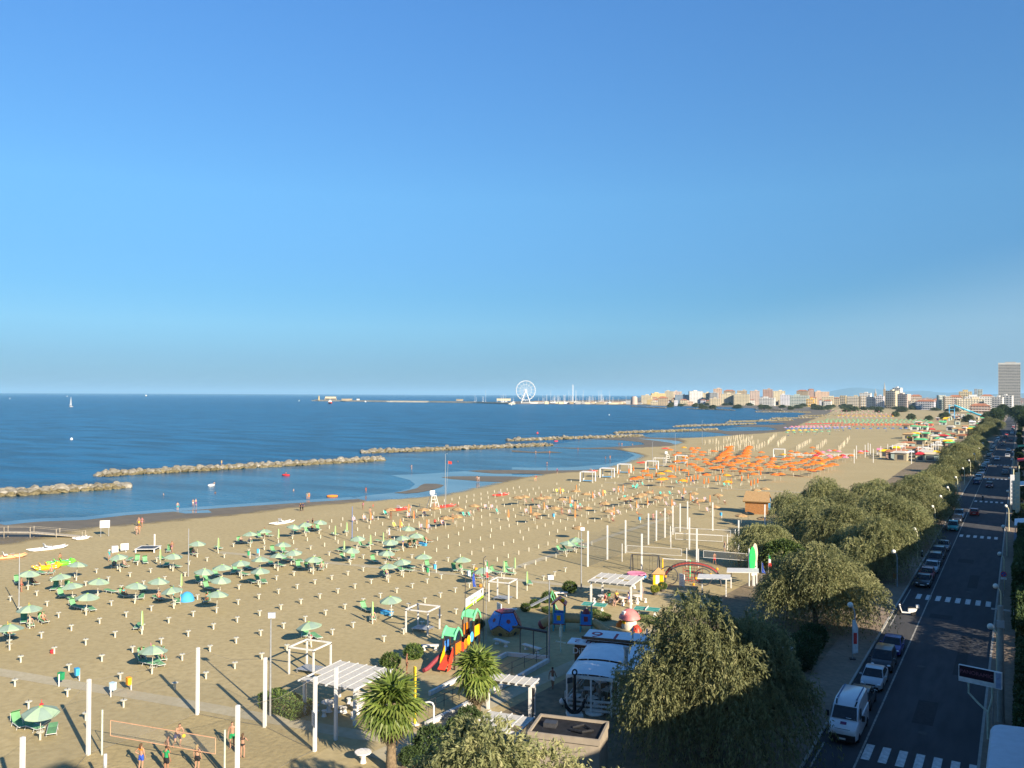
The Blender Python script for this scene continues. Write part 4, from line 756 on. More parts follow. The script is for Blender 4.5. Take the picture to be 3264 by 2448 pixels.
# --- litter bins
def bin_(x, y, m, lab, grp=None, rz=0.3):
    t = thing('litter_bin', lab, 'litter bin', (x, y, 0.012), rz, grp)
    MB().tube([(0, 0, -.05), (0, 0, 1.0)], .05, 8).build('post', WHITE, t, smooth=True)
    MB().box((0, .2, .78), (.42, .30, .55), 0, 0, 1.08).build('container', m, t); MB().box((0, .2, 1.07), (.47, .34, .04)).build('lid', m, t)
GBIN = mat('green_plastic', (0.02, 0.25, 0.10), .5); BBIN = mat('blue_plastic', (0.05, 0.32, 0.60), .5); OBIN = mat('orange_plastic', (0.85, 0.33, 0.01), .5); LBIN = mat('pale_blue_plastic', (0.45, 0.60, 0.68), .5); RBIN = mat('red_plastic', (0.60, 0.06, 0.04), .45, .1)
bin_(-67.5, 41.3, GBIN, 'green litter bin on a white post beside the concrete path', None, 0.2); bin_(-67.4, 43.0, BBIN, 'blue litter bin beside the concrete path', None, 2.9); bin_(-61.7, 42.0, LBIN, 'pale blue litter bin on the concrete path', None, .2); bin_(-61.7, 43.8, OBIN, 'orange litter bin between the path and the volleyball posts', None, 2.9)
for z_, x_, y_, m, lab in (('B', 28, 470, BBIN, 'blue litter bin behind the row of green umbrellas'), ('B', 310, 500, OBIN, 'orange litter bin among the green loungers'), ('B', 1495, 640, GBIN, 'green litter bin along the middle path'), ('B', 1557, 610, BBIN, 'blue litter bin along the middle path'), ('B', 1850, 670, LBIN, 'grey blue litter bin behind the blue flag'), ('B', 1912, 640, OBIN, 'orange litter bin under the umbrella behind the flags'), ('A', 2160, 490, GBIN, 'green litter bin between far green umbrellas'), ('C', 367, 150, BBIN, 'blue litter bin beside a deck chair'), ('C', 1110, 180, BBIN, 'blue litter bin at the far court corner'), ('C', 1812, 140, BBIN, 'blue litter bin beside the thatched hut'), ('B', 1555, 205, RBIN, 'brown red litter bin beside straw umbrellas')):
    p = W(z_, x_, y_); bin_(p.x, p.y, m, lab, None, 2.5)
# --- boats drawn up on the sand
def pedalo(label, x, y, rz, m):
    t = thing('pedal_boat', label, 'pedal boat', (x, y, 0.02), rz)
    for s in (-1, 1):
        pts = [(-1.75, .35), (-1.3, .12), (0, .08), (1.2, .12), (1.75, .4)]; b = MB()
        b.tube([(px, s*.58, pz+.16) for px, pz in pts], [.08, .24, .28, .26, .06], 10); b.build('hull', m, t, smooth=True)
    b = MB(); b.box((0, 0, .45), (2.6, 1.1, .16), 0, 0, .96); b.build('deck', m, t)
    for px in (-1.05, .9): 
        for s in (-1, 1): MB().lathe([(.26, -.06), (.3, 0), (.26, .06)], 12, (px, s*.86, .42)).build('mudguard_arch', m, t); 
    MB().tube([(1.1, -.45, .5), (1.25, -.3, .78), (1.25, .3, .78), (1.1, .45, .5)], .1, 8).build('bonnet', m, t, smooth=True)
    for px in (-.6, .15):
        b = MB(); b.box((px, 0, .58), (.45, .95, .12)); b.plate([(px-.2, -.48, .6), (px-.2, .48, .6), (px-.4, .48, 1.0), (px-.4, -.48, 1.0)], .06); b.build('seat', m, t)
    for px in (-1.05, .9):
        for s in (-1, 1): o = MB().lathe([(.17, -.04), (.19, 0), (.17, .04)], 12).build('wheel_disc', WHITE, t, (px, s*.9, .36)); o.rotation_euler = (R(90), 0, 0)
p = W('A', 405, 580); pedalo('yellow pedal boat shaped like a car, drawn up on the sand', p.x, p.y, R(72), mat('yellow_gelcoat', (0.86, 0.42, 0.01), .25, .05, 2, coat=.4)); p = W('A', 530, 545); pedalo('lime green pedal boat beside the yellow one', p.x, p.y, R(68), mat('lime_gelcoat', (0.16, 0.72, 0.04), .25, .05, 2, coat=.4))
def moscone(label, x, y, rz, m, L=4.6, seats=True, group=None):
    t = thing('rescue_catamaran', label, 'boat', (x, y, 0.05), rz, group)
    for s in (-1, 1): MB().tube([(-L/2, s*.55, .32), (-L*.36, s*.55, .2), (0, s*.55, .17), (L*.36, s*.55, .22), (L/2, s*.55, .45)], [.05, .17, .2, .17, .04], 8).build('float', m, t, smooth=True)
    for px in (-.8, 0, .8): MB().box((px, 0, .36), (.14, 1.25, .07)).build('cross_beam', m, t)
    if seats:
        b = MB(); b.box((-.2, 0, .55), (.5, .9, .1)); b.plate([(-.42, -.45, .58), (-.42, .45, .58), (-.55, .45, 1.0), (-.55, -.45, 1.0)], .06); b.build('seat', WHITE, t)
    for s in (-1, 1): MB().tube([(.5, s*.6, .5), (1.2, s*1.6, .4)], .025, 5).build('oar', WHITE, t)
p = W('A', 410, 415); moscone('white rescue catamaran on a trolley on the sand beside the pier rail', p.x, p.y, R(78), WHITE, 5.6)
p = W('A', 700, 325); moscone('small white float boat beside the pier end', p.x, p.y, R(80), WHITE, 2.4, False)
p = W('B', 225, 190); moscone('white catamaran with a seat behind the green umbrellas', p.x, p.y, R(85), WHITE, 5.0)
p = W('A', 60, 490); moscone('coral rescue catamaran at the water edge', p.x, p.y, R(70), mat('coral_gelcoat', (0.80, 0.33, 0.15), .35), 5.0)
p = W('B', 1245, 72); moscone('red rescue boat beside a straw umbrella', p.x, p.y, R(85), RBIN, 5.4, True)
p = W('B', 1640, 45); moscone('orange red boat behind the lifeguard chair', p.x, p.y, R(80), RBIN, 5.2, False)
p = W('J', 2115, 1030); moscone('red catamaran with white seats on the bare sand', p.x, p.y, R(85), RBIN, 5.4)
p = W('K', 690, 880); moscone('red pedal boat with a yellow slide by the curtained gazebos', p.x, p.y, R(80), RBIN, 5.0)
p = W('K', 1120, 803); moscone('red rescue boat at the water edge behind the gazebos', p.x, p.y, R(80), RBIN, 5.0, False); p = W('K', 1325, 680); moscone('dark red boat alone on the far sand', p.x, p.y, R(85), RBIN, 5.0, False)
# trampoline-like dark topped platform, lifeguard chair, beach carts, notice board at the pier
t = thing('beach_trampoline', 'square trampoline with black mat and white frame on the sand', 'trampoline', W('A', 1280, 425), R(35))
MB().box((0, 0, .55), (2.6, 2.6, .05)).build('mat', DARKM, t)
for s in (-1, 1): MB().box((0, s*1.4, .56), (3.0, .2, .08)).build('frame_rail', WHITE, t); MB().box((s*1.4, 0, .562), (.2, 2.58, .08)).build('frame_rail', WHITE, t)
for sx in (-1, 1):
    for sy in (-1, 1): MB().box((sx*1.35, sy*1.35, .25), (.16, .16, .52)).build('leg', WHITE, t)
MB().tube([(.4, 1.6, 0), (.4, 1.6, 2.3)], .12, 8).build('padded_pole', WHITE, t)
def lifeguard(label, p, rz):
    t = thing('lifeguard_chair', label, 'lifeguard chair', p, rz)
    for sx in (-1, 1):
        for sy in (-1, 1): MB().tube([(sx*1.15, sy*1.0, 0), (sx*.45, sy*.4, 3.0)], .07, 6).build('leg', WHITE, t)
    for z in (.8, 1.6, 2.3): MB().box((0, -1.05+.22*z, z), (1.9-.45*z, .07, .09)).build('rung', WHITE, t)
    MB().box((0, 0, 3.0), (1.1, 1.0, .1)).build('platform', WHITE, t); MB().box((0, .4, 3.6), (1.1, .07, .8)).build('backrest', WHITE, t)
    for s in (-1, 1): MB().box((s*.55, 0, 3.35), (.06, .9, .07)).build('armrest', WHITE, t)
lifeguard('tall white lifeguard chair beside the blue lamp pole', W('B', 1530, 70), R(60)); lifeguard('white lifeguard tower with blue board on the orange beach', W('K', 1338, 800), R(60))
t = thing('beach_cart', 'white slatted changing cart with a panel at the umbrella row', 'cart', W('A', 1030, 435), R(60)); MB().box((-.6, 0, .55), (.9, .8, .9)).build('slatted_box', WOODW, t); MB().box((.75, .1, .75), (1.1, .1, 1.0)).build('panel', WHITE, t)
for s in (-1, 1): MB().box((s*.9, 0, .08), (.1, .9, .16)).build('skid', WOODW, t)
t = thing('notice_board', 'white notice board on two posts at the pier end', 'sign', W('A', 905, 300), R(55)); MB().box((0, 0, 2.1), (1.5, .06, 1.2)).build('panel', WHITE, t)
for s in (-1, 1): MB().tube([(s*.6, .06, 0), (s*.6, .06, 2.6)], .04, 6).build('post', STEEL, t)
# pier: plank walkway with rails into the shallows
a = W('A', 725, 305); bb_ = W('A', -400, 262, .9); t = thing('pier', 'narrow wooden footbridge with thin rails over the wet sand', 'pier', (a.x, a.y, 0)); d = Vector((bb_.x-a.x, bb_.y-a.y, 0)); L = d.length; dn = d.normalized(); nr = Vector((-dn.y, dn.x, 0)); n = int(L/4)
PW = mat('weathered_planks', (.38, .33, .25), .9, .2, 3)
zf = lambda s: min(.9, .1+s*.09)
for i in range(n):
    s0, s1 = i*L/n, (i+1)*L/n-.03
    MB().plate([dn*s0+nr*.7+Vector((0, 0, zf(s0))), dn*s1+nr*.7+Vector((0, 0, zf(s1))), dn*s1-nr*.7+Vector((0, 0, zf(s1))), dn*s0-nr*.7+Vector((0, 0, zf(s0)))], .1).build('deck_panel', PW, t)
    for sd in (-.62, .62):
        q = dn*s0+nr*sd; MB().tube([(q.x, q.y, -.4), (q.x, q.y, zf(s0)+.95)], .05, 6).build('rail_post', PW, t)
for sd in (-.62, .62): MB().tube([tuple(dn*s_+nr*sd+Vector((0, 0, zf(s_)+.9))) for s_ in (0, 4, 9, 14, L)], .02, 5).build('rail', PW, t)
# thin metal poles on the sand
for z_, x_, y_, h, m, lab in (('A', 163, 945, 6.3, STEEL, 'thin grey pole beside the first row of green umbrellas'), ('A', 1627, 645, 6.2, STEEL, 'thin grey pole near the folded umbrella and path'), ('B', 830, 340, 5.6, mat('blue_steel', (.12, .18, .40), .5), 'blue steel shower pole among green umbrellas'), ('J', 1634, 1150, 11.5, STEEL, 'tall blue grey lamp pole beside the lifeguard chair'), ('K', 1643, 640, 11.5, STEEL, 'tall lamp pole on the far beach'), ('K', 1410, 765, 9.5, STEEL, 'tall slim pole beside the far gazebos'), ('K', 1213, 785, 7, STEEL, 'lamp pole behind the curtained gazebos')):
    p = W(z_, x_, y_); t = thing('beach_pole', lab, 'pole', p); MB().tube([(0, 0, -.1), (0, 0, h)], [.07, .05], 8).build('shaft', m, t); MB().tube([(0, 0, h), (.15, 0, h+.12), (.6, 0, h+.12)] if h > 6.5 else [(0, 0, h), (0, 0, h+.06)], .045, 6).build('cap', m, t)
p = W('J', 1672, 860); t = thing('flag_mast', 'thin mast with a small red flag at the water edge', 'flag', W('J', 1640, 1100)); MB().tube([(0, 0, 0), (.6, 0, 9.5)], .03, 6).build('mast', STEEL, t); MB().plate([(.6, 0, 9.4), (1.4, .2, 9.3), (1.4, .2, 8.7), (.6, 0, 8.8)], .02).build('flag', RBIN, t)
# --- breakwaters: every boulder its own piece
ROCK = groundmat('boulder', (0.20, 0.185, 0.15), (0.33, 0.305, 0.255), (0.11, 0.10, 0.075), 0.35, 1.4, bump=0.8, bscale=2.0); ROCKW = groundmat('wet_boulder', (0.17, 0.14, 0.075), (0.24, 0.20, 0.11), (0.07, 0.06, 0.035), 0.6, 2.5, bump=0.8, bscale=2.0)
def rock_mesh(seed, m):
    bm = bmesh.new(); bmesh.ops.create_icosphere(bm, subdivisions=2, radius=1.0); g = random.Random(seed)
    pl = [(Vector((g.gauss(0, 1), g.gauss(0, 1), g.gauss(0, 1))).normalized(), g.uniform(.62, .85)) for _ in range(9)]
    for v in bm.verts:
        for n_, d_ in pl:
            k = v.co.dot(n_)-d_
            if k > 0: v.co -= n_*k*.9
        v.co *= 1+g.uniform(-.04, .04)
    me = bpy.data.meshes.new('rock'); bm.to_mesh(me); bm.free(); me.materials.append(m); return me
RK = [rock_mesh(i, ROCK) for i in range(8)]; RKW = [rock_mesh(20+i, ROCKW) for i in range(5)]
def breakwater(label, a, b, dens=1.0, wide=5.0, hi=.85, group=None):
    t = thing('breakwater', label, 'breakwater', (a[0], a[1], 0), 0, group); d = Vector((b[0]-a[0], b[1]-a[1], 0)); L = d.length; dn = d.normalized(); nr = Vector((-dn.y, dn.x, 0)); g = random.Random(int(L*10)); k = 0
    core = MB(); core.tube([(0, 0, -.6), (dn.x*L*.03, dn.y*L*.03, -.2), (dn.x*L*.97, dn.y*L*.97, -.2), (dn.x*L, dn.y*L, -.6)], [.5, 1.5, 1.5, .5], 8); core.build('core', ROCKW, t)
    s = 0.0
    while s < L and k < 298:
        e = min(1, min(s, L-s)/4+.35); sz = g.uniform(1.0, 1.75)
        for lvl, off, z, m in ((0, wide*.42, .1, RKW), (0, -wide*.42, .1, RKW), (1, wide*.18, .45, RK), (1, -wide*.2, .5, RK), (2, g.uniform(-.4, .4), hi, RK)):
            if g.random() > (1.0, 1.0, .8)[lvl]*dens+.1: continue
            q = dn*(s+g.uniform(-.5, .5))+nr*(off*e+g.uniform(-.3, .3)); r = sz*g.uniform(.68, 1.05)
            ob('rock', g.choice(m), t, (q.x, q.y, z*e), 0, (r*g.uniform(.8, 1.3), r*g.uniform(.8, 1.2), r*g.uniform(.55, .85)*(.7 if lvl == 0 else 1)), (g.uniform(-.4, .4), g.uniform(-.4, .4), g.uniform(0, 6))); k += 1
        s += sz*1.4/max(.6, dens)
    return t
breakwater('boulder breakwater beside the wooden footbridge', (-218, 70), (-195.6, 136.8)); breakwater('boulder breakwater with a person standing on its rocks', (-229, 151), (-199, 244.5)); breakwater('boulder breakwater with bathers sitting at its foot', (-229.5, 268), (-191, 357.5), .8)
breakwater('boulder breakwater beside the red pedal boat', (-227.5, 380), (-189.5, 469), .7, 5.0, .85); breakwater('boulder breakwater off the orange umbrellas', (-218, 494), (-181, 588), .5, 4.6); breakwater('low breakwater with a thin marker pole', (-226, 620), (-193, 727), .45, 4.6)
for a, b in (((-226, 757), (-190, 860)), ((-220, 890), (-185, 990)), ((-222, 1030), (-190, 1130)), ((-509, 1458), (-397, 1370)), ((-330, 1250), (-260, 1290)), ((-690, 1640), (-560, 1500)), ((-400, 1500), (-330, 1420))): breakwater('far low breakwater off the distant beach', a, b, .22, 4.4, 1.2, 'far breakwaters')
# ================================================================ BATHING CLUB: COURTS, PERGOLAS, CAFE, PLAYGROUND
NETD = netmat('dark_netting', (0.05, 0.055, 0.05), 0.16); NETL = netmat('light_netting', (0.35, 0.32, 0.28), 0.16); TAPEO = mat('orange_tape', (0.58, 0.33, 0.20), .7); PGREEN = mat('pale_green_pole', (0.50, 0.55, 0.44), .6)
CABLE = mat('cable', (0.2, 0.18, 0.14), .7)
POLE5 = MB().box((0, 0, 2.5), (.2, .2, 5.2)).mesh('court_post', WHITE)
def court_post(x, y, lab, grp, h=5.0):
    t = ob('court_post', POLE5, None, (x, y, -.1+.0), R(10), (1, 1, h/5.0)); tag(t, lab, 'post', grp); return t
C1 = [(-47.3, 26.9), (-53.1, 34.55), (-52.8, 43.05), (-46.7, 43.95), (-40.7, 42.75), (-40.8, 44.9), (-41.0, 36.4)]
for x, y in C1: court_post(x, y, 'tall square white post holding the volleyball court net', 'posts of the volleyball court')
C2 = [(-51.9, 108.2), (-51.7, 114.3), (-51.5, 120.5), (-51.3, 129.3), (-51.5, 133.3), (-51.4, 137.0), (-51.4, 140.8), (-51.3, 144.2), (-51.2, 147.8), (-44.6, 110.0), (-44.2, 128.5), (-39.6, 118.3), (-46.9, 148.8), (-36.9, 129.9), (-38.3, 151.0)]
for x, y in C2: court_post(x, y, 'tall white post of the netted sports courts behind the climbing net', 'posts of the sports courts')
far_posts = [(W('L', a, b)) for a, b in [(745, 940), (765, 900), (840, 890), (865, 870), (885, 880), (910, 935), (975, 905), (1035, 880), (1075, 890), (1110, 900), (1150, 895), (1165, 885), (1185, 870), (1240, 945), (1298, 905), (1340, 880), (1385, 885), (1410, 870), (1430, 860), (1450, 850), (1470, 845), (1490, 835)]]
for p in far_posts: court_post(p.x, p.y, 'tall pale post of the far beach sports courts', 'posts of the far courts')
p = W('E', 910, 1095, 2.3); MBo = MB().tube([(0, 0, 0), (0, 0, 2.3)], .1, 8).build('short_pole', WHITE, None, (p.x, p.y, 0)); tag(MBo, 'short white pole in the hotel shadow at the volleyball court', 'pole')
def net_fence(label, pts, h, z0=.05, m=NETD, top=True):
    t = thing('net_fence', label, 'net fence', (pts[0][0], pts[0][1], 0)); o = Vector((pts[0][0], pts[0][1], 0))
    for a, b in zip(pts, pts[1:]):
        a3 = Vector((a[0], a[1], 0))-o; b3 = Vector((b[0], b[1], 0))-o; up = Vector((0, 0, 1))
        MB().add([a3+up*z0, b3+up*z0, b3+up*(h-.15), ((a3+b3)/2+up*(h-.55)), a3+up*(h-.15)], [(0, 1, 2, 3, 4)]).build('net_panel', m, t)
        mid = (a3+b3)/2
        MB().tube([a3+up*(h-.1), mid+up*(h-.5), b3+up*(h-.1)], .012, 4).build('top_cable', CABLE, t); MB().tube([a3+up*.12, mid+up*.05, b3+up*.12], .016, 4).build('bottom_cable', CABLE, t)
net_fence('fine dark net hung between the white posts of the volleyball court', [(-47.3, 26.9), (-53.1, 34.55), (-52.8, 43.05), (-46.7, 43.95), (-40.7, 42.75), (-41.0, 36.4)], 5.0, .05, netmat('fine_netting', (.12, .11, .09), .07))
net_fence('dark net along the seaward side of the sports courts', C2[:9], 4.9)
net_fence('dark net across the near end of the sports courts', [C2[0], (-44.6, 110.0), (-39.6, 118.3)], 4.6, .05, netmat('thin_netting', (.08, .08, .07), .08))
def volley(label, a, b, tape, polem, h=3.0, zt=2.4, zb=1.4, pol=True, m=NETL):
    t = thing('volleyball_net', label, 'volleyball net', (a[0], a[1], 0)); A = Vector((0, 0, 0)); B = Vector((b[0]-a[0], b[1]-a[1], 0)); up = Vector((0, 0, 1)); dn = B.normalized()
    if pol:
        for q in (A, B): MB().tube([q, q+up*h], .06, 8).build('pole', polem, t)
    i, j = A+dn*.7, B-dn*.7
    MB().add([i+up*zb, j+up*zb, j+up*zt, i+up*zt], [(0, 1, 2, 3)]).build('netting', m, t)
    for z in (zb, zt): MB().plate([i+up*(z-.025), j+up*(z-.025), j+up*(z+.025), i+up*(z+.025)], .02).build('tape', tape, t)
    for q in (i, j): MB().tube([q+up*zb, q+up*zt], .025, 5).build('end_tape', tape, t)
    for q, w in ((A, i), (B, j)): MB().tube([q+up*zt, w+up*zt], .012, 4).build('tie_rope', CABLE, t); MB().tube([q+up*zb, w+up*zb], .012, 4).build('tie_rope', CABLE, t)
volley('volleyball net with orange tapes on pale green poles, players around it', (-52.3, 35.0), (-42.7, 36.9), TAPEO, PGREEN)
for a, b, lab in (((-49.3, 114.1), (-40.2, 115.7), 'white taped volleyball net at the near end of the sports courts'), ((-47.2, 128.4), (-38.8, 130.4), 'white taped volleyball net in the middle of the sports courts'), ((-38.6, 116.0), (-31.4, 117.1), 'white taped net reaching under the tamarisk trees'), ((-49.2, 133.6), (-39.2, 136.0), 'white taped volleyball net at the far end of the sports courts')): volley(lab, a, b, WHITE, WHITE, 2.6, 2.4, 1.45)
t = thing('info_board', 'white notice sheet fixed to a volleyball court post', 'sign', (-40.7, 42.75, 0)); MB().box((0.02, -.14, 2.2), (.75, .04, 1.0), R(-28)).build('panel', WHITE, t)
for i in range(5): MB().box((.02, -.165, 2.55-.15*i), (.5, .01, .04), R(-28)).build('printed_line', GREY, t)
# --- lattice pergolas
def pergola(label, c, w, d, h, rz, nx, ny, posts=((-1, -1), (1, -1), (1, 1), (-1, 1)), gap=True, m=WOODW):
    t = thing('pergola', label, 'pergola', (c[0], c[1], 0.015), rz); g = random.Random(int(w*100))
    for sx, sy in posts: MB().box((sx*(w/2-.35), sy*(d/2-.35), h/2-.05), (.2, .2, h+.1)).build('post', m, t)
    for s in (-1, 1): MB().box((0, s*(d/2-.35), h+.09), (w, .1, .18)).build('beam', m, t)
    for i in range(nx): MB().box((-w/2+.12+(w-.24)*i/(nx-1), 0, h+.24), (.08, d+.3, .12)).build('rafter', m, t)
    for i in range(nx-1):
        x0 = -w/2+.12+(w-.24)*(i+.5)/(nx-1); pw = (w-.24)/(nx-1)-.1
        for j in range(ny):
            if gap and g.random() < .1: continue
            MB().box((x0, -d/2+d*(j+.5)/ny, h+.27), (pw, d/ny-.05, .02)).build('reed_panel', mat('reed_white', (.50, .475, .42), .9, .1, 6), t)
    return t
pergola('large white lattice pergola over stone tables beside the volleyball court', (-43.9, 49.5), 5.2, 5.0, 2.45, R(6), 7, 6)
pergola('white lattice pergola with people seated round stone tables beneath', (-40.2, 91.4), 5.4, 5.0, 2.45, R(7), 7, 6)
pergola('white pergola in shade beside the ball shrubs', (-29.0, 47.8), 3.4, 2.8, 2.4, R(8), 5, 5)
pergola('small slatted white pergola corner beside the second palm', (-33.0, 55.2), 4.4, 1.6, 2.4, R(10), 8, 2, ((1, -1), (1, 1), (-1, 1)), False)
STONE = mat('white_cast_stone', (.70, .66, .60), .8, .08, 5)
def stone_table(p, rz, grp, lab, seats=4):
    t = thing('stone_table', lab, 'table', p, rz, grp); MB().lathe([(.3, 0), (.22, .08), (.12, .35), (.2, .66), (.28, .7)], 10).build('pedestal', STONE, t, smooth=True); MB().lathe([(.5, .7), (.55, .72), (.55, .77), (.5, .79)], 16).build('top', STONE, t)
def stone_stool(p, grp, lab): tag(MB().lathe([(.2, 0), (.18, .05), (.11, .22), (.18, .4), (.2, .45)], 10).build('stone_stool', STONE, None, p, 0, True), lab, 'stool', grp)
for cx, cy, grp, lab in ((-44.9, 48.6, 'stone tables under the large pergola', 'white stone table under the large lattice pergola'), (-42.8, 49.4, 'stone tables under the large pergola', 'white stone table under the large lattice pergola'), (-43.8, 51.0, 'stone tables under the large pergola', 'white stone table under the large lattice pergola'), (-41.6, 90.6, 'stone tables under the second pergola', 'white stone table where the seated people gather'), (-39.3, 91.2, 'stone tables under the second pergola', 'white stone table where the seated people gather'), (-38.2, 92.8, 'stone tables under the second pergola', 'white stone table where the seated people gather')):
    stone_table((cx, cy, .015), 0, grp, lab)
    for k in range(4): a = k*math.pi/2+.4; stone_stool((cx+.95*math.cos(a), cy+.95*math.sin(a), .015), 'stools of '+grp, lab.replace('stone table', 'waisted stone stool').replace('where', 'at the table where'))
def bench(lab, p, rz, L=1.7, m=STONE):
    t = thing('bench', lab, 'bench', p, rz); MB().box((0, 0, .44), (L, .45, .1)).build('seat', m, t)
    for s in (-1, 1): MB().lathe([(.22, 0), (.12, .2), (.2, .4)], 8, (s*L*.33, 0, 0)).build('leg', m, t)
bench('white stone bench beside the two small shrubs', W('B', 2190, 960), R(30)); bench('white stone bench beside the round green shrub', W('C', 420, 815), R(35)); bench('white bench behind the slide tower', W('F', 1500, 195), R(35)); bench('white bench inside the fenced sand pit', W('F', 2120, 155), R(-15), 1.9, WOODW); bench('white bench behind the fenced sand pit', W('G', 170, 205), R(-15), 2.2, WOODW)
# --- table tennis
PPG = mat('table_tennis_green', (.03, .27, .20), .5, .08, 2)
def pingpong(lab, x, y, rz):
    t = thing('table_tennis_table', lab, 'table tennis table', (x, y, .015), rz); MB().box((0, 0, .76), (1.52, 2.74, .05)).build('top', PPG, t)
    for s in (-1, 1): MB().box((s*.745, 0, .787), (.03, 2.74, .006)).build('edge_line', WHITE, t); MB().box((0, s*1.355, .788), (1.46, .03, .006)).build('end_line', WHITE, t)
    MB().box((0, 0, .788), (.02, 2.66, .005)).build('centre_line', WHITE, t)
    MB().box((0, 0, .87), (1.7, .02, .15)).build('net', WHITE, t)
    for s in (-1, 1):
        b = MB(); b.plate([(-.5, s*.85, .04), (-.2, s*.85, .04), (-.06, s*.85, .42), (-.2, s*.85, .73), (-.5, s*.85, .73), (-.2, s*.85, .38)], .1); b.plate([(.5, s*.85, .04), (.2, s*.85, .04), (.06, s*.85, .42), (.2, s*.85, .73), (.5, s*.85, .73), (.2, s*.85, .38)], .1); b.build('leg', WHITE, t); MB().box((0, s*.85, .03), (1.2, .14, .06)).build('foot', WHITE, t)
p = W('C', 712, 945); pingpong('sunlit green table tennis table next to the occupied pergola', p.x, p.y, R(-78)); p = W('C', 1165, 985); pingpong('shaded teal table tennis table behind the mushroom playhouse', p.x, p.y, R(-80))
# --- sign gate with flags
LIME = mat('lime_print', (.36, .56, .03), .6); OLIVE = mat('dark_olive_print', (.07, .08, .03), .6); SIGNG = mat('green_lettering', (.22, .36, .12), .6)
# two thin black masts carrying the club sign between them
B_ = PX(1540, 2054); A_ = B_-4.9*Vector((-math.sin(R(13)), math.cos(R(13)), 0))
t = thing('sign_gate', 'club sign between two black masts with a curled top', 'sign', (A_.x, A_.y, 0)); dv = Vector((B_.x-A_.x, B_.y-A_.y, 0)); dl = dv.length; dn = dv.normalized(); up = Vector((0, 0, 1)); ang = math.atan2(dn.y, dn.x); dA = depth(A_)
hz = lambda v, base: (base-v)*dA/F_PX
base_v = PROJ(A_)[1]
zA = lambda zy: hz(1780+zy*320/2212, base_v)
for o_, top in ((Vector((0, 0, 0)), zA(350)), (dv, zA(225))):
    MB().tube([o_, o_+up*top, o_+up*(top+.08)+dn*.25, o_+up*(top+.1)+dn*.6], .035, 6).build('mast', DARKM, t)
zb, zt = zA(1150), zA(900)
sg = MB().box((dl/2, 0, 0), (dl-.1, .06, zt-zb)).build('panel', WHITE, t, (0, 0, (zb+zt)/2), ang); hh = zt-zb
MB().add([(.06, -.034, -hh/2), (dl-.06, -.034, -hh/2), (dl-.06, -.034, -hh/2+hh*.34), (.06, -.034, -hh/2+hh*.26)], [(0, 1, 2, 3)]).build('lime_band', LIME, sg); MB().add([(.06, -.037, -hh/2), (dl-.06, -.037, -hh/2), (dl-.06, -.037, -hh/2+hh*.13), (.06, -.037, -hh/2+hh*.07)], [(0, 1, 2, 3)]).build('dark_band', OLIVE, sg)
text('lettering', 'BagnoBruno', hh*.36, SIGNG, sg, (dl*.44, -.04, hh*.08), (R(90), 0, 0), .004)
for k in (0, 1): o = MB().lathe([(hh*.14, 0), (hh*.14, .012)], 18).build('white_roundel', WHITE, sg, (dl*(.42+.13*k), -.04, -hh*.34)); o.rotation_euler = (R(90), 0, 0); o2 = text('numeral', '61'[k], hh*.22, OLIVE, o, (0, 0, .016), (0, 0, 0), .002)
b = MB(); b.tube([(dl*.84, -.045, -hh*.42), (dl*.85, -.045, 0), (dl*.87, -.045, hh*.28)], .02, 5)
for k in range(6): aa = k*math.pi/3+.3; b.tube([(dl*.87, -.045, hh*.28), (dl*.87+.14*math.cos(aa), -.045, hh*.30+.12*math.sin(aa)), (dl*.87+.26*math.cos(aa), -.045, hh*.25+.17*math.sin(aa))], [.02, .03, .005], 5)
b.build('palm_emblem', OLIVE, sg)
def flag(label, x, y, ztop, rz, bands, pole=True, w=.75, L=1.5, stars=False, h0=0.0):
    t = thing('hanging_flag', label, 'flag', (x, y, 0), rz)
    if pole: MB().tube([(0, 0, h0), (0, 0, ztop+.1)], .025, 6).build('pole', STEEL, t)
    n = len(bands)
    for i, m in enumerate(bands):
        z1, z0 = ztop-L*i/n, ztop-L*(i+1)/n; vs = []
        for zz, wd in ((z1, w*(.35+.65*i/n)), (z0, w*(.35+.65*(i+1)/n))):
            for k in range(6): u = k/5; vs.append((u*wd, .09*math.sin(u*7+zz*3), zz-.12*u))
        MB().add(vs, [(k, k+1, k+7, k+6) for k in range(5)]).build('cloth_band', m, t)
    if stars:
        for k in range(7): MB().lathe([(.045, 0), (.045, .01)], 6, (.15+.1*(k % 3), -.1, ztop-.35-.16*k)).build('star', YELC, t)
FB = mat('flag_blue', (.03, .08, .38), .8); FG = mat('flag_green', (.03, .32, .09), .8); FW = mat('flag_white', (.75, .74, .72), .8); FRd = mat('flag_red', (.70, .06, .05), .8)
fz = zA(430); q = dn*(dl*.42); flag('blue starred flag hanging over the club sign', A_.x+q.x, A_.y+q.y, fz, ang, [FB, FB, FB], False, .75, fz-zA(745), True); q = dv+dn*.95; flag('green, white and red flag hanging beside the club sign', A_.x+q.x-.05, A_.y+q.y, zA(320), ang, [FG, FW, FRd], True, .55, zA(320)-zA(715))
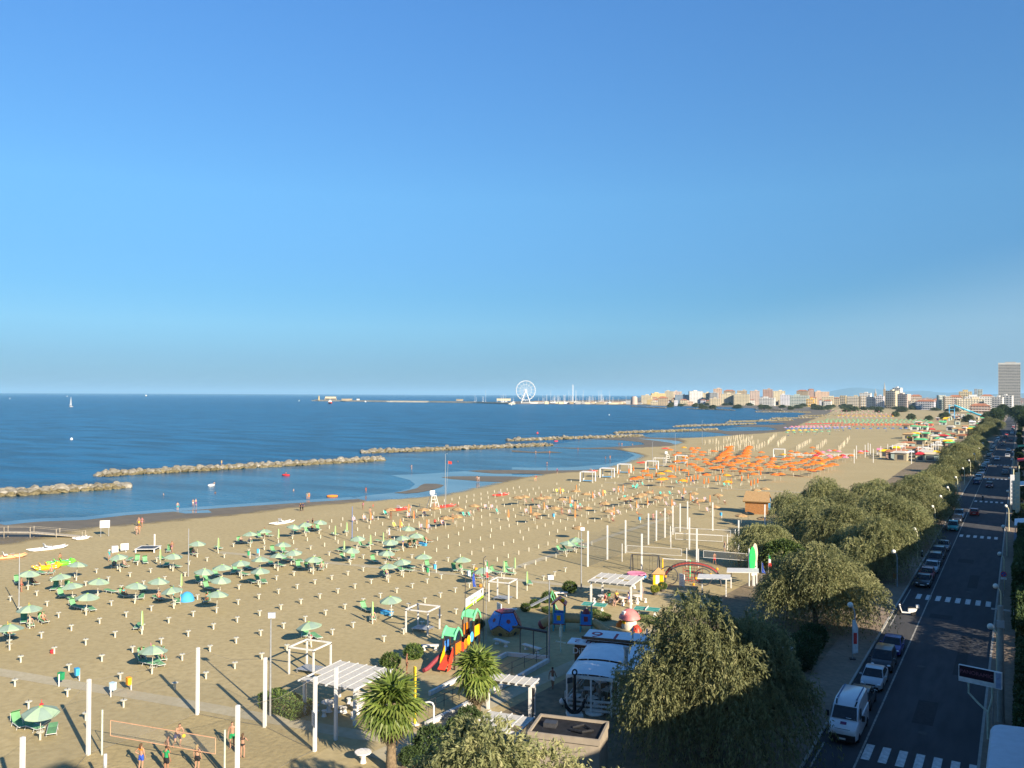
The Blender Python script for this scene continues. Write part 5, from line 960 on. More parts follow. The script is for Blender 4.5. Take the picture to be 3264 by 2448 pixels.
# --- surfboard sign
SG1 = mat('bright_green_board', (.03, .62, .10), .4); SG2 = mat('deep_green_board', (.02, .30, .14), .4)
p = W('C', 2090, 725); t = thing('surfboard_sign', 'surfboard shaped green and cream sign on white posts under the trees', 'sign', p, R(60)); hsc = depth(p)/F_PX
def board(x, z0, z1, w, m):
    n = 14; pts = []
    for i in range(n*2):
        a_ = 2*math.pi*i/(n*2); pts.append((x+w/2*math.cos(a_)*(1 if math.sin(a_) > -.2 else .92), -.03, (z0+z1)/2+(z1-z0)/2*math.sin(a_)))
    return pts
zq = lambda y: (1600+725*S816-(1600+y*S816))*hsc
for x, y0, y1, w, m, th in ((.15, 560, 358, .95, CREAM, .06), (-.25, 600, 385, 1.0, SG1, .10), (-.5, 610, 400, .7, SG2, .04)): MB().plate(board(x, zq(y0), zq(y1), w, m), th).build('surfboard', m, t)
for x in (-.75, -.1, .55): MB().box((x, .1, zq(400)/2), (.12, .12, zq(400))).build('post', WHITE, t)
MB().box((-.05, -.05, zq(600)), (.8, .05, .95)).build('white_panel', FW, t)
flag('small blue flag beside the surfboard sign', p.x+.9, p.y+.3, zq(520), 1.0, [FB, FB], True, .6, 1.3, True); flag('small green, white and red flag beside the surfboard sign', p.x+1.6, p.y+.9, zq(455), 1.0, [FG, FW, FRd], True, .6, 1.5)
# --- cafe with white vaulted canopies, frame and terrace
CANV = mat('white_membrane', (.74, .75, .77), .65, .05, 1.5); FRM = mat('white_frame', (.70, .69, .65), .6, .08, 3)
def cafe():
    t = thing('beach_cafe', 'beach cafe with two vaulted white canopies and an open terrace', 'cafe', (-28.4, 61.6, .02), R(14)); w = 3.9
    for k, (y0, y1) in enumerate(((-3.4, .05), (.1, 4.6))):
        n = 10; b = MB(); z0 = 2.85
        for i in range(n):
            for j in range(6):
                def pt(a_, c_):
                    x = -w/2+w*a_/n; y = y0+(y1-y0)*c_/6; u = (x/w+.5); v = c_/6
                    return (x, y, z0+.5*(math.sin(math.pi*u)**.7)*(.35+.65*math.sin(math.pi*v))+(.12 if k else 0))
                b.add([pt(i, j), pt(i+1, j), pt(i+1, j+1), pt(i, j+1)], [(0, 1, 2, 3)])
        b.build('canopy', CANV, t, smooth=True)
        for s in (-1, 1): MB().box((s*w/2, (y0+y1)/2, z0-.08), (.12, y1-y0, .22)).build('gutter_beam', FRM, t)
        MB().box((0, y0, z0-.08), (w+.1, .12, .24)).build('front_beam', FRM, t)
    for x in (-w/2, -.1, w/2-.5, w/2):
        for y in (-3.35, .08, 4.5): MB().box((x, y, 1.4), (.13, .13, 2.85)).build('post', FRM, t)
    for z in (.35, .7, 1.05): MB().box((0, -3.35, z), (w-.1, .05, .16)).build('parapet_board', WOODW, t); MB().box((-w/2, 0, z), (.05, 6.4, .16)).build('parapet_board', WOODW, t)
    MB().box((w/2+1.1, .6, 1.6), (2.0, 7.5, 3.2)).build('bar_block', mat('ochre_render', (.42, .34, .24), .9), t); MB().box((w/2+1.1, .6, 3.26), (2.3, 7.8, .12)).build('bar_roof', CANV, t); MB().box((w/2+.5, -2.9, 3.0), (1.6, .5, .7)).build('fascia_box', mat('khaki_board', (.36, .31, .20), .8), t)
    MB().lathe([(.16, 0), (.16, 1.5), (.22, 1.52), (.22, 1.7), (.16, 1.72)], 10, (w/2+.4, -2.2, 3.3)).build('flue', GREY, t, smooth=True)
    MB().box((w/2-.6, -2.2, 1.2), (.05, 1.2, 1.3)).build('glass_screen', netmat('screen_glass', (.5, .6, .65), .35), t)
cafe()
for i, (x, y) in enumerate([(-29.6, 59.6), (-28.3, 59.8), (-29.4, 61.5), (-28.0, 62.0), (-29.3, 63.5)]):
    t = thing('cafe_table', 'small white table on the shaded cafe terrace', 'table', (x, y, .02), i, 'cafe terrace tables'); MB().box((0, 0, .74), (.8, .8, .04)).build('top', WHITE, t); MB().tube([(0, 0, 0), (0, 0, .73)], .04, 6).build('stem', STEEL, t)
    for s in (-1, 1):
        c = thing('cafe_chair', 'white chair on the shaded cafe terrace', 'chair', (x+s*.7, y+.1, .02), s*1.5, 'cafe terrace chairs'); MB().box((0, 0, .44), (.42, .42, .05)).build('seat', WHITE, c); MB().box((0, -.2, .7), (.42, .04, .45)).build('backrest', WHITE, c)
        for a_ in (-1, 1):
            for b2 in (-1, 1): MB().box((a_*.18, b2*.18, .21), (.04, .04, .42)).build('leg', WHITE, c)
for x_, y_ in ((435, 690), (728, 720)):
    p = W('G', x_, y_); t = thing('globe_light', 'white globe light at the foot of the cafe', 'lamp', p, 0, 'cafe globe lights'); MB().ball((0, 0, .45), .25, 14).build('globe', WHITE, t, smooth=True); MB().tube([(0, 0, 0), (0, 0, .3)], .05, 6).build('stem', DARKM, t)
for x_, y_ in ((715, 745),): p = W('G', x_, y_); tag(MB().lathe([(.7, 0), (.75, .1), (.7, .2), (.3, .22)], 18).build('stone_basin', STONE, None, p, 0, True), 'round white basin base at the cafe corner', 'basin')
# dark anchor sculpture standing in front of the cafe
p = W('G', 540, 765); t = thing('ship_anchor', 'large black ship anchor standing upright before the cafe', 'anchor', p, R(35)); AN = mat('anchor_iron', (.018, .018, .02), .5, .2, 5)
MB().tube([(0, 0, .3), (0, 0, 3.1)], [.15, .10], 8).build('shank', AN, t)
o = MB().tube([(.17*math.cos(k*math.pi/6), 0, 3.25+.2*math.sin(k*math.pi/6)) for k in range(13)], .06, 6).build('ring', AN, t)
MB().tube([(-.75, 0, 1.25), (-.62, 0, .7), (-.3, 0, .35), (0, 0, .22), (.3, 0, .35), (.62, 0, .7), (.75, 0, 1.25)], [.05, .13, .15, .18, .15, .13, .05], 8).build('arms', AN, t, smooth=True)
for s in (-1, 1): MB().plate([(s*.75, -.2, 1.0), (s*.95, 0, 1.45), (s*.75, .2, 1.0), (s*.55, 0, .75)], .06).build('fluke', AN, t)
MB().box((0, 0, .1), (1.2, .9, .2)).build('plinth', STONE, t); MB().plate([(-.55, .05, 2.4), (-.15, .05, 2.5), (-.15, .05, 2.9), (-.55, .05, 2.8)], .04).build('square_lamp', DARKM, t)
# kiosks: flat white roofs painted with red numerals, and the dark roofed kiosk
REDP = mat('dark_red_paint', (.35, .03, .06), .7, .15, 3); BRN = mat('brown_boards', (.14, .07, .04), .85, .2, 4)
t = thing('changing_cabins', 'low cabin block with white flat roofs painted with red numerals', 'building', (-29.8, 67.4, .02), R(13)); rc = R(13)
MB().box((.5, .2, 1.6), (5.4, 2.2, 3.2)).build('wall', BRN, t); MB().box((.5, .1, 3.32), (6.0, 2.9, .12)).build('roof', CANV, t); MB().box((.5, -1.38, 3.42), (6.1, .1, .22)).build('roof_edge', BRN, t)
MB().box((-2.6, -1.0, 2.95), (2.2, 1.6, .1)).build('side_roof', CANV, t); MB().box((-2.6, -.6, 1.4), (1.2, 1.2, 2.9)).build('side_wall', BRN, t)
text('numeral', '6', 2.3, REDP, t, (-1.55, .12, 3.385), (0, 0, R(180)), .004); text('numeral', '1', 2.3, REDP, t, (.15, .1, 3.385), (0, 0, R(180)), .004)
text('numeral', '2', 1.1, REDP, t, (-3.0, -1.0, 3.006), (0, 0, R(180)), .003); text('numeral', '0', 1.1, REDP, t, (-2.0, -1.05, 3.006), (0, 0, R(180)), .003)
text('lettering', 'DiD', .75, WHITE, t, (-2.75, -1.22, 2.2), (R(90), 0, 0), .02)
for x in (1.6, 2.8): MB().tube([(x, -.2, 3.35), (x, -.2, 4.3)], .07, 8).build('vent_pipe', GREY, t)
t = thing('dark_kiosk', 'kiosk with black tarred flat roof and beige parapet', 'kiosk', (-24.25, 47.9, .02), R(14)); BEI = mat('beige_render', (.30, .25, .19), .9, .1, 2); TAR = mat('tar_felt', (.012, .012, .014), .85, .4, 2)
MB().box((0, 0, 1.5), (4.4, 2.9, 3.0)).build('wall', BEI, t); MB().box((0, 0, 3.06), (4.3, 2.9, .12)).build('roof', TAR, t)
for s in (-1, 1): MB().box((0, s*1.5, 3.1), (4.5, .14, .36)).build('parapet', BEI, t); MB().box((s*2.2, 0, 3.1), (.14, 2.86, .36)).build('parapet', BEI, t)
MB().tube([(.2, .2, 3.15), (.9, .5, 3.3), (1.5, 0, 3.2), (1.0, -.7, 3.3), (.2, -.3, 3.2)], .09, 6).build('coiled_hose', BLACK, t); MB().box((-1.2, .1, 3.25), (.8, .6, .3)).build('vent_box', DARKM, t)
for x, y, w_, d_ in ((-16.9, 71.0, 1.6, 9.0), (-22.5, 60.5, 3.0, 4.0)): 
    t = thing('market_tent', 'white tent roof showing between tamarisk branches', 'tent', (x, y, .02), R(8), 'white tents under the trees'); MB().box((0, 0, 2.6), (w_, d_, .5), 0, 0, .25, (.2, .9)).build('roof', CANV, t)
    for sx in (-1, 1):
        for sy in (-1, 1): MB().tube([(sx*w_*.45, sy*d_*.45, 0), (sx*w_*.45, sy*d_*.45, 2.45)], .05, 6).build('post', FRM, t)
for x, y, lab in ((-31.5, 100.5, 'white folding roof shelter beside the tamarisk branches'), (-29.6, 106.0, 'small raised white table roof on a single leg')): 
    t = thing('shade_shelter', lab, 'shelter', (x, y, .02), R(15)); MB().plate([(-1.9, -1.3, 2.2), (1.9, -1.3, 2.35), (1.9, 1.3, 2.35), (-1.9, 1.3, 2.2)], .1).build('roof', WOODW, t)
    for sx in (-1, 1): MB().box((sx*1.4, 0, 1.1), (.14, .14, 2.2)).build('post', WOODW, t)
# fenced mini golf pit with low white walls
def wall(lab, pts, h, th, m, grp=None):
    t = thing('low_wall', lab, 'wall', (pts[0][0], pts[0][1], 0), 0, grp); o = Vector((pts[0][0], pts[0][1], 0))
    for a, b in zip(pts, pts[1:]):
        d = Vector((b[0]-a[0], b[1]-a[1], 0)); c = Vector((a[0]+b[0], a[1]+b[1], 0))/2-o; MB().box((c.x, c.y, h/2), (d.length, th, h), math.atan2(d.y, d.x)).build('wall_segment', m, t)
wp = [W('F', 1500, 590), W('F', 2165, 240), W('G', 310, 275), W('G', 0, 470)]
wall('low white wall around the sunken sand pit', [W('F', 1500, 590), W('F', 1830, 420), W('F', 2165, 245), W('G', 310, 278)], .35, .25, WOODW); wall('low white wall on the near side of the sand pit', [W('F', 1470, 860), W('F', 1850, 670), W('G', 0, 478), W('G', 312, 300)], .35, .3, WOODW)
t = thing('pit_fence', 'thin dark railing around the sunken sand pit', 'fence', W('F', 1470, 760)); o0 = W('F', 1470, 760); pp = [W('F', 1470, 760), W('F', 1700, 650), W('F', 1870, 590), W('G', 0, 400), W('G', 310, 260)]
for a, b in zip(pp, pp[1:]):
    for z in (.5, 1.0): MB().tube([(a.x-o0.x, a.y-o0.y, z), (b.x-o0.x, b.y-o0.y, z)], .02, 4).build('rail', DARKM, t)
    for k in range(3): q = a.lerp(b, k/3)-o0; MB().tube([(q.x, q.y, 0), (q.x, q.y, 1.05)], .025, 5).build('post', DARKM, t)
sheet('sand_pit', [tuple(q.to_2d()) for q in (W('F', 1500, 600), W('F', 2165, 255), W('G', 300, 285), W('G', 0, 460), W('F', 1850, 660), W('F', 1480, 840))], .034, SAND2)
t = thing('shade_sail_rail', 'dark overhead rail beside the climbing dome', 'rail', W('G', 70, 250)); d_ = W('G', 300, 285)-W('G', 70, 250)
for q in (Vector((0, 0, 0)), d_*.5, d_): MB().tube([q, q+up*2.6], .05, 6).build('post', DARKM, t)
MB().tube([up*2.6-d_*.3, up*2.65, d_*.6+up*2.6, d_+up*2.55], .12, 6).build('rolled_awning', DARKM, t)
# --- lamps of the club
def club_lamp(lab, p, h, m=STEEL, heads=1, rz=0.6):
    t = thing('flood_lamp', lab, 'lamp post', p, rz); MB().tube([(0, 0, -.1), (0, 0, h)], [.09, .05], 8).build('mast', m, t); hd = MB().box((.1, -.15, h+.1), (.55, .16, .42)).build('lamp_head', GREY, t); hd.rotation_euler = (R(-30), 0, 0) if False else (0, 0, 0); MB().box((.1, -.26, h+.1), (.48, .06, .36)).build('lamp_glass', FW, t)
p = W('E', 2330, 760); q = W('B', 135, 1220)
club_lamp('tall floodlight mast beside the gazebo frame and hedge', W('F', 122, 765), (765*S816+2000-(1600+990*S816))*depth(W('F', 122, 765))/F_PX); club_lamp('tall floodlight mast at the corner of the netted courts', W('C', 598, 750), (750-240)*S816*depth(W('C', 598, 750))/F_PX); club_lamp('floodlight mast between the play castle and the sand pit', W('G', 320, 300), ((2000+300*S816)-(1600+660*S816))*depth(W('G', 320, 300))/F_PX)
t = thing('yellow_totem', 'slim yellow advertising totem behind the sunlit palm', 'totem', W('F', 1370, 840), R(-30)); MB().box((0, 0, 2.1), (.3, .12, 4.2), 0, 0, .95).build('panel', YELC, t); MB().box((0, 0, .05), (.6, .5, .1)).build('base', STONE, t)
for z_, x_, y_, lab in (('B', 2100, 1015, 'leaning white board beside the climbing dome'), ('C', 1467, 742, 'white rules board on posts before the climbing net')):
    p = W(z_, x_, y_); t = thing('notice_board', lab, 'sign', p, R(-32)); MB().box((0, 0, 1.0), (1.0, .06, 1.5)).build('panel', WHITE, t)
    for s in (-1, 1): MB().tube([(s*.45, .06, 0), (s*.45, .06, 1.7)], .04, 6).build('post', WHITE, t)
    for k in range(6): MB().box((0, -.035, 1.5-.2*k), (.7, .008, .05)).build('printed_line', GREY, t)
# --- playground
PRED = mat('play_red', (.72, .06, .03), .4, .06); POR = mat('play_orange', (.86, .20, .01), .4, .06); PYE = mat('play_yellow', (.88, .45, .01), .4, .06); PBL = mat('play_blue', (.05, .20, .55), .4, .06); PGR = mat('play_green', (.16, .62, .28), .4, .06); DWOOD = mat('dark_play_wood', (.06, .035, .025), .8, .2, 4); PMAR = mat('play_maroon', (.24, .04, .05), .5, .1); PTAN = mat('play_tan', (.45, .28, .12), .5, .1); PSKY = mat('play_sky', (.10, .38, .75), .4)
t = thing('slide_tower', 'multicoloured play tower with slide, green arches and orange panels', 'playground tower', (-43.0, 62.7, .015), R(96)); L_ = 7.4
# local x runs along the tower towards the far end, local y to the seaward side
def ptower(x0, h, deck, m1, m2):
    for x in (x0, x0+1.15):
        for y in (-.55, .55): MB().box((x, y, h/2), (.13, .13, h)).build('post', DWOOD, t)
    MB().box((x0+.57, 0, deck), (1.3, 1.2, .1)).build('deck', DWOOD, t)
    for y, m in ((-.62, m1), (.62, m2)): MB().box((x0+.57, y, deck+.55), (1.0, .05, .95)).build('side_panel', m, t)
    for y in (-.6, .6): MB().tube([(x0-.15, y, h-.25), (x0+.1, y, h+.25), (x0+.57, y, h+.62), (x0+1.05, y, h+.25), (x0+1.3, y, h-.25)], [.09, .11, .12, .11, .09], 8).build('roof_arch', PGR, t, smooth=True)
    MB().plate([(x0-.1, -.6, h), (x0+.57, -.6, h+.55), (x0+.57, .6, h+.55), (x0-.1, .6, h)], .04).build('roof_panel', PGR, t)
ptower(-1.2, 2.9, 1.25, POR, PBL); ptower(2.4, 3.7, 1.9, PYE, POR)
for y in (-.5, .5): MB().box((1.1, y, 1.75), (2.6, .07, .08)).build('bridge_rail', DWOOD, t)
for k in range(7): o = MB().box((0, 0, 0), (.28, .95, .05)).build('bridge_plank', DWOOD, t, (.1+.36*k, 0, 1.3+.1*k))
for k, m in enumerate((PRED, POR, PYE, PSKY)): o = MB().lathe([(.3, 0), (.34, .03), (.3, .06)], 12).build('bridge_disc', m, t, (.2+.6*k, -.56, 1.6+.16*k)); o.rotation_euler = (R(90), 0, 0); o.scale = (1, 1.4, 1)
MB().plate([(-1.2, -.35, 1.25), (-1.2, .35, 1.25), (-2.6, .35, .35), (-2.6, -.35, .35)], .06).build('slide', PRED, t)
for y, m in ((-.42, PRED), (.42, PYE)): MB().plate([(-1.2, y, 1.15), (-1.2, y, 2.0), (-1.9, y, 1.1), (-2.2, y, .15), (-1.7, y, .2)], .06).build('ladder_cheek', m, t)
for k in range(5): MB().box((-1.45-.16*k, 0, 1.05-.2*k), (.22, .75, .05)).build('step', DWOOD, t)
for y, c_ in ((.75, PMAR),): MB().tube([(-1.0, y, 1.2), (-1.8, y+.3, .75), (-2.6, y+.55, .3), (-3.1, y+.65, .25)], [.2, .2, .2, .18], 10).build('tube_slide', c_, t, smooth=True)
# climbing dome of pentagon panels
t = thing('climbing_dome', 'climbing dome of blue, tan and maroon pentagon panels', 'climbing dome', W('B', 2140, 1150)+Vector((-.2, .6, 0)), R(46))
import itertools
ph = (1+5**.5)/2; ico = [Vector(v).normalized() for v in [(0, s1, s2*ph) for s1 in (-1, 1) for s2 in (-1, 1)]+[(s1, s2*ph, 0) for s1 in (-1, 1) for s2 in (-1, 1)]+[(s2*ph, 0, s1) for s1 in (-1, 1) for s2 in (-1, 1)]]
ta, tb = Vector((0, 1, ph)).normalized(), Vector((0, 0, 1)); qr = ta.rotation_difference(tb); ico = [qr @ v for v in ico]; rd = 1.75; k = 0
for v in ico:
    if v.z < -.6: continue
    nb = sorted([w_ for w_ in ico if w_ is not v], key=lambda w_: (w_-v).length)[:5]; mids = []
    ax = nb[0]-v*nb[0].dot(v); ax.normalize(); ay = v.cross(ax)
    nb.sort(key=lambda w_: math.atan2((w_).dot(ay), (w_).dot(ax)))
    cs = [((v+nb[i]+nb[(i+1) % 5])/3).normalized() for i in range(5)]; cen = sum(cs, Vector())/5
    ring = [cen+(c-cen)*.94 for c in cs]; k = int(round(math.atan2(v.y, v.x)/(math.pi/5))); m = PMAR if v.z > .9 else ((PMAR if k % 4 == 0 else PBL) if v.z > 0 else (PTAN if k % 4 else PBL))
    b = MB().plate([(p_.x*rd, p_.y*rd, p_.z*rd+.85) for p_ in ring], .1); o = b.build('pentagon_panel', m, t)
    hole = [v*rd*.86+(c-v*c.dot(v))*rd*.22*1.0 for c in cs]
    MB().plate([(p_.x, p_.y, p_.z+.85) for p_ in [cen*rd*1.04+(c-cen)*rd*.22 for c in cs]], .05).build('hand_hold', DARKM if m is not PBL else PMAR, o)
for a_, b2 in itertools.combinations(ico, 2):
    pass
tri = MB()
for v1, v2, v3 in itertools.combinations(ico, 3):
    if (v1-v2).length < 1.2 and (v2-v3).length < 1.2 and (v1-v3).length < 1.2:
        c = (v1+v2+v3)/3
        if c.z > -.45: tri.plate([(c+(v-c)*.30)*rd*1.13+Vector((0, 0, .85)) for v in (v1, v2, v3)], .08)
tri.build('joint_plate', PMAR, t)
# play castle with tunnels
t = thing('play_castle', 'play castle with red peaked roof, blue walls and crawl tunnels', 'playground castle', (-39.0, 78.3, .015), R(22))
for x0 in (-1.6, 1.15):
    for sx in (-.55, .55):
        for sy in (-.55, .55): MB().tube([(x0+sx, sy, 0), (x0+sx, sy, 2.9 if x0 < 0 else (2.7 if (sx > 0 and sy < 0) else 1.9))], .07, 8).build('post', mat('play_teal_post', (.08, .33, .36), .5), t)
    MB().box((x0, 0, .72), (1.25, 1.25, .1)).build('deck', PMAR, t)
    for s in (-1, 1): MB().box((x0, s*.58, 1.3), (1.0, .06, 1.05)).build('wall_panel', PBL, t); MB().box((x0, s*.615, 1.35), (.4, .03, .5)).build('window_panel', PYE if x0 < 0 else PMAR, t)
b = MB()
b.plate([(-2.35, -.8, 2.65), (-2.35, .8, 2.65), (-1.6, .8, 3.25), (-1.6, -.8, 3.25)], .1); b.plate([(-.85, -.8, 2.65), (-.85, .8, 2.65), (-1.6, .8, 3.25), (-1.6, -.8, 3.25)], .1); b.build('roof', PRED, t); MB().box((-1.2, -.5, 3.15), (.35, .35, .35)).build('roof_dormer', PYE, t)
def tunnel(x0, x1, z0, z1, m, n=9): MB().tube([(x0+(x1-x0)*i/n, .0, z0+(z1-z0)*i/n) for i in range(n+1)], [.48+.04*(i % 2) for i in range(n+1)], 12).build('crawl_tunnel', m, t, smooth=True)
tunnel(-1.0, .55, 1.25, 1.25, PTAN); tunnel(-2.2, -3.3, 1.2, .55, PTAN, 5); MB().ball((-3.3, 0, .5), .5, 12).build('tunnel_end', PMAR, t, smooth=True)
MB().tube([(1.8, -.1, 1.0), (2.5, -.4, .65), (3.0, -.7, .3), (3.5, -.9, .25)], [.38, .4, .42, .3], 10).build('slide', PTAN, t, smooth=True); MB().lathe([(.35, 1.75), (.33, 2.0), (.2, 2.2), (.02, 2.3)], 12, (1.15, 0, 0)).build('dome_cap', PMAR, t, smooth=True)
# mushroom playhouse
t = thing('mushroom_playhouse', 'mushroom shaped playhouse with coral cap and white stalk', 'playhouse', W('C', 1015, 1095), R(-20)); PCO = mat('coral_plastic', (.72, .20, .18), .45, .1, 2)
MB().lathe([(.75, 0), (.82, .3), (.72, .8), (.62, 1.15)], 14).build('stalk', mat('playhouse_cream', (.62, .55, .42), .6, .15, 3), t, smooth=True); MB().lathe([(.95, 1.0), (1.12, 1.1), (1.0, 1.4), (.72, 1.75), (.4, 1.98), (.05, 2.05)], 18).build('cap', PCO, t, smooth=True)
MB().box((-.1, -.72, .75), (.45, .1, .3)).build('window', PYE, t); MB().box((-.1, -.75, 1.72), (.35, .3, .35)).build('cap_patch', WHITE, t)
for s in (-1, 1): MB().lathe([(.5, 0), (.42, .3), (.2, .6), (.03, .7)], 10, (s*1.15, -.15, 0)).build('side_flap', POR if s < 0 else PRED, t, smooth=True)
# metal slide, swings, little house, climbing net, round pool
p = W('C', 290, 940); t = thing('metal_slide', 'small metal slide with green ladder on the sand', 'slide', p, R(35)); MB().plate([(-2.2, -.2, .25), (-2.2, .2, .25), (.6, .2, 1.6), (.6, -.2, 1.6)], .06).build('chute', STEEL, t)
for s in (-1, 1): MB().tube([(.6, s*.25, 1.6), (1.4, s*.3, 0)], .035, 6).build('ladder_rail', PGR, t); MB().tube([(-2.2, s*.2, .35), (.6, s*.2, 1.75)], .03, 6).build('side_rail', STEEL, t); MB().tube([(.6, s*.25, 1.6), (.75, s*.25, 2.2), (1.0, s*.25, 1.3)], .03, 6).build('hand_rail', PGR, t)
for k in range(5): MB().tube([(.75+.14*k, -.26, 1.35-.28*k), (.75+.14*k, .26, 1.35-.28*k)], .03, 5).build('rung', PGR, t)
def arch_pts(w_, h, n=12): return [(-w_/2+w_*(1-math.cos(math.pi*i/n))/2, 0, h*math.sin(math.pi*i/n)**.75) for i in range(n+1)]
t = thing('swing_frame', 'black arched swing frame at the edge of the courts', 'swing', W('C', 1150, 625), R(12)); Lx = 3.6
for s in (-1, 1): MB().tube([(s*Lx/2, -1.0, 0), (s*Lx/2, -.7, 1.7), (s*Lx/2, -.3, 2.5), (s*Lx/2, .3, 2.5), (s*Lx/2, .7, 1.7), (s*Lx/2, 1.0, 0)], .07, 8).build('arch_leg', DARKM, t, smooth=True)
MB().tube([(-Lx/2, 0, 2.55), (Lx/2, 0, 2.55)], .06, 8).build('cross_bar', DARKM, t)
for x in (-.8, .8):
    b = MB(); b.box((x, 0, .55), (.45, .2, .05))
    for s in (-1, 1): b.tube([(x+s*.2, 0, .55), (x+s*.2, 0, 2.55)], .012, 4)
    b.build('swing_seat', BLACK, t)
t = thing('play_swing', 'yellow legged swing frame beside the climbing net', 'swing', W('C', 1420, 640), R(15))
for s in (-1, 1):
    for e_ in (-1, 1): MB().tube([(s*1.8, e_*.6, 0), (s*1.8, 0, 2.2)], .06, 6).build('leg', PYE if s < 0 else PGR, t)
MB().tube([(-1.8, 0, 2.2), (1.8, 0, 2.2)], .05, 6).build('cross_bar', WHITE, t)
t = thing('small_playhouse', 'small orange and yellow playhouse with brown roof', 'playhouse', W('C', 1265, 710), R(20)); MB().box((0, 0, .75), (1.3, 1.2, 1.5)).build('wall', PYE, t); MB().add([(-.85, -.8, 1.4), (.85, -.8, 1.4), (.85, .8, 1.4), (-.85, .8, 1.4), (0, 0, 2.15)], [(0, 1, 4), (1, 2, 4), (2, 3, 4), (3, 0, 4), (3, 2, 1, 0)]).build('roof', PTAN, t); MB().box((-.1, -.61, .7), (.45, .04, 1.1)).build('door', FW, t); MB().box((.66, 0, .9), (.04, .5, .5)).build('window', PSKY, t)
t = thing('climbing_net', 'black arched climber with red rope nets and orange balls', 'climbing frame', W('C', 1560, 700), R(20)); RN = mat('red_rope', (.40, .05, .04), .8); ORB = mat('orange_ball', (.85, .32, .01), .4)
for y in (-1.3, 1.3): MB().tube([(q[0], y*(1-.35*q[2]/2.5), q[2]) for q in arch_pts(7.0, 2.5)], .09, 8).build('arch', DARKM, t, smooth=True)
for x, r_, ry in ((-3.0, 1.15, .3), (1.3, 1.05, -.6)): o = MB().tube([(r_*math.cos(k*math.pi/12), 0, 1.1+r_*math.sin(k*math.pi/12)) for k in range(25)], .07, 8).build('ring', DARKM, t, (x, -1.4, 0), 0, True)
b = MB(); A1 = [(q[0], -1.3*(1-.35*q[2]/2.5), q[2]) for q in arch_pts(7.0, 2.5, 24)]; A2 = [(q[0], 1.3*(1-.35*q[2]/2.5), q[2]) for q in arch_pts(7.0, 2.5, 24)]
for i in range(1, 24): b.tube([A1[i], A2[i]], .022, 4)
for k in range(1, 6): b.tube([tuple(Vector(A1[i]).lerp(Vector(A2[i]), k/6)) for i in range(1, 24)], .022, 4)
for k in range(8): b.tube([(-1.2+.35*k, 0, .05), (-1.2+.35*k, 0, 2.4)], .022, 4)
for k in range(6): b.tube([(-1.2, 0, .3+.38*k), (1.25, 0, .3+.38*k)], .022, 4)
b.build('rope_net', RN, t)
for x, y, z in ((-3.9, -1.4, .8), (-3.4, -1.5, 1.0), (2.2, -1.4, 1.5), (.4, -1.4, .9), (.1, -1.5, .15), (3.0, -1.0, 2.1)): MB().ball((x, y, z), .17, 10).build('ball', ORB, t, smooth=True)
p = W('C', 1075, 650); t = thing('round_pool', 'round pink and blue paddling pool by the swing frame', 'paddling pool', p); MB().lathe([(1.25, 0), (1.35, .15), (1.25, .3)], 20).build('lower_ring', PSKY, t, smooth=True); MB().lathe([(1.2, .3), (1.3, .45), (1.2, .58), (1.0, .5)], 20).build('upper_ring', PINK, t, smooth=True)
# thatched hut by the trees
p = W('K', 2120, 1235); t = thing('thatched_hut', 'brown wooden hut with thatched roof at the edge of the tamarisks', 'hut', (p.x, p.y, .015), R(10)); HB = mat('hut_boards', (.30, .14, .05), .85, .2, 4)
MB().box((0, 0, 1.3), (4.5, 3.5, 2.6)).build('wall', HB, t); MB().plate([(-2.7, -2.2, 2.5), (2.7, -2.2, 2.5), (2.3, .2, 4.3), (-2.3, .2, 4.3)], .3).build('roof', STRAWD, t); MB().plate([(2.7, 2.4, 2.5), (-2.7, 2.4, 2.5), (-2.3, .2, 4.3), (2.3, .2, 4.3)], .3).build('roof', STRAWD, t); MB().box((2.4, -.4, 2.0), (.3, 1.8, 2.2)).build('side_sign', SKYC, t)
for x_, y_ in ((1595, 825), (1543, 790), (1040, 748)): p = W('C', x_, y_) if x_ != 1040 else W('C', 1058, 748); tag(MB().lathe([(.2, 0), (.16, .2), (.04, .45)], 8).build('court_cone', WHITE, None, p, 0, True), 'small white bollard cone near the play net', 'cone', 'white cones by the playground')
tag(MB().lathe([(.22, 0), (.15, .3), (.2, .62), (.55, .66), (.55, .74), (.1, .76)], 12).build('stone_table', STONE, None, W('F', 925, 1170), 0, True), 'round white mushroom table alone on the court edge', 'table')
tag(MB().tube([(0, 0, 0), (0, 0, 2.3), (.1, 0, 2.5), (.3, 0, 2.55), (.6, 0, 2.5)], .06, 8).build('shower_pipe', WHITE, None, W('F', 1535, 965), R(200), True), 'white curved shower pipe beside the ball shrub', 'shower')
tag(MB().tube([(0, 0, 0), (0, 0, 2.6)], .05, 8).box((0, 0, 2.0), (.22, .22, .9)).build('path_bollard', DARKM, None, W('G', 182, 770), 0), 'slim dark path light between the pergola and the cafe', 'lamp')
tag(MB().tube([(0, 0, 0), (0, 0, 2.6)], .06, 8).box((0, 0, .95), (1.0, .1, .1)).box((0, 0, 1.9), (.22, .22, .9)).build('shower_post', PGREEN, None, W('G', 420, 215), 0), 'pale green shower post before the cabin block', 'shower')
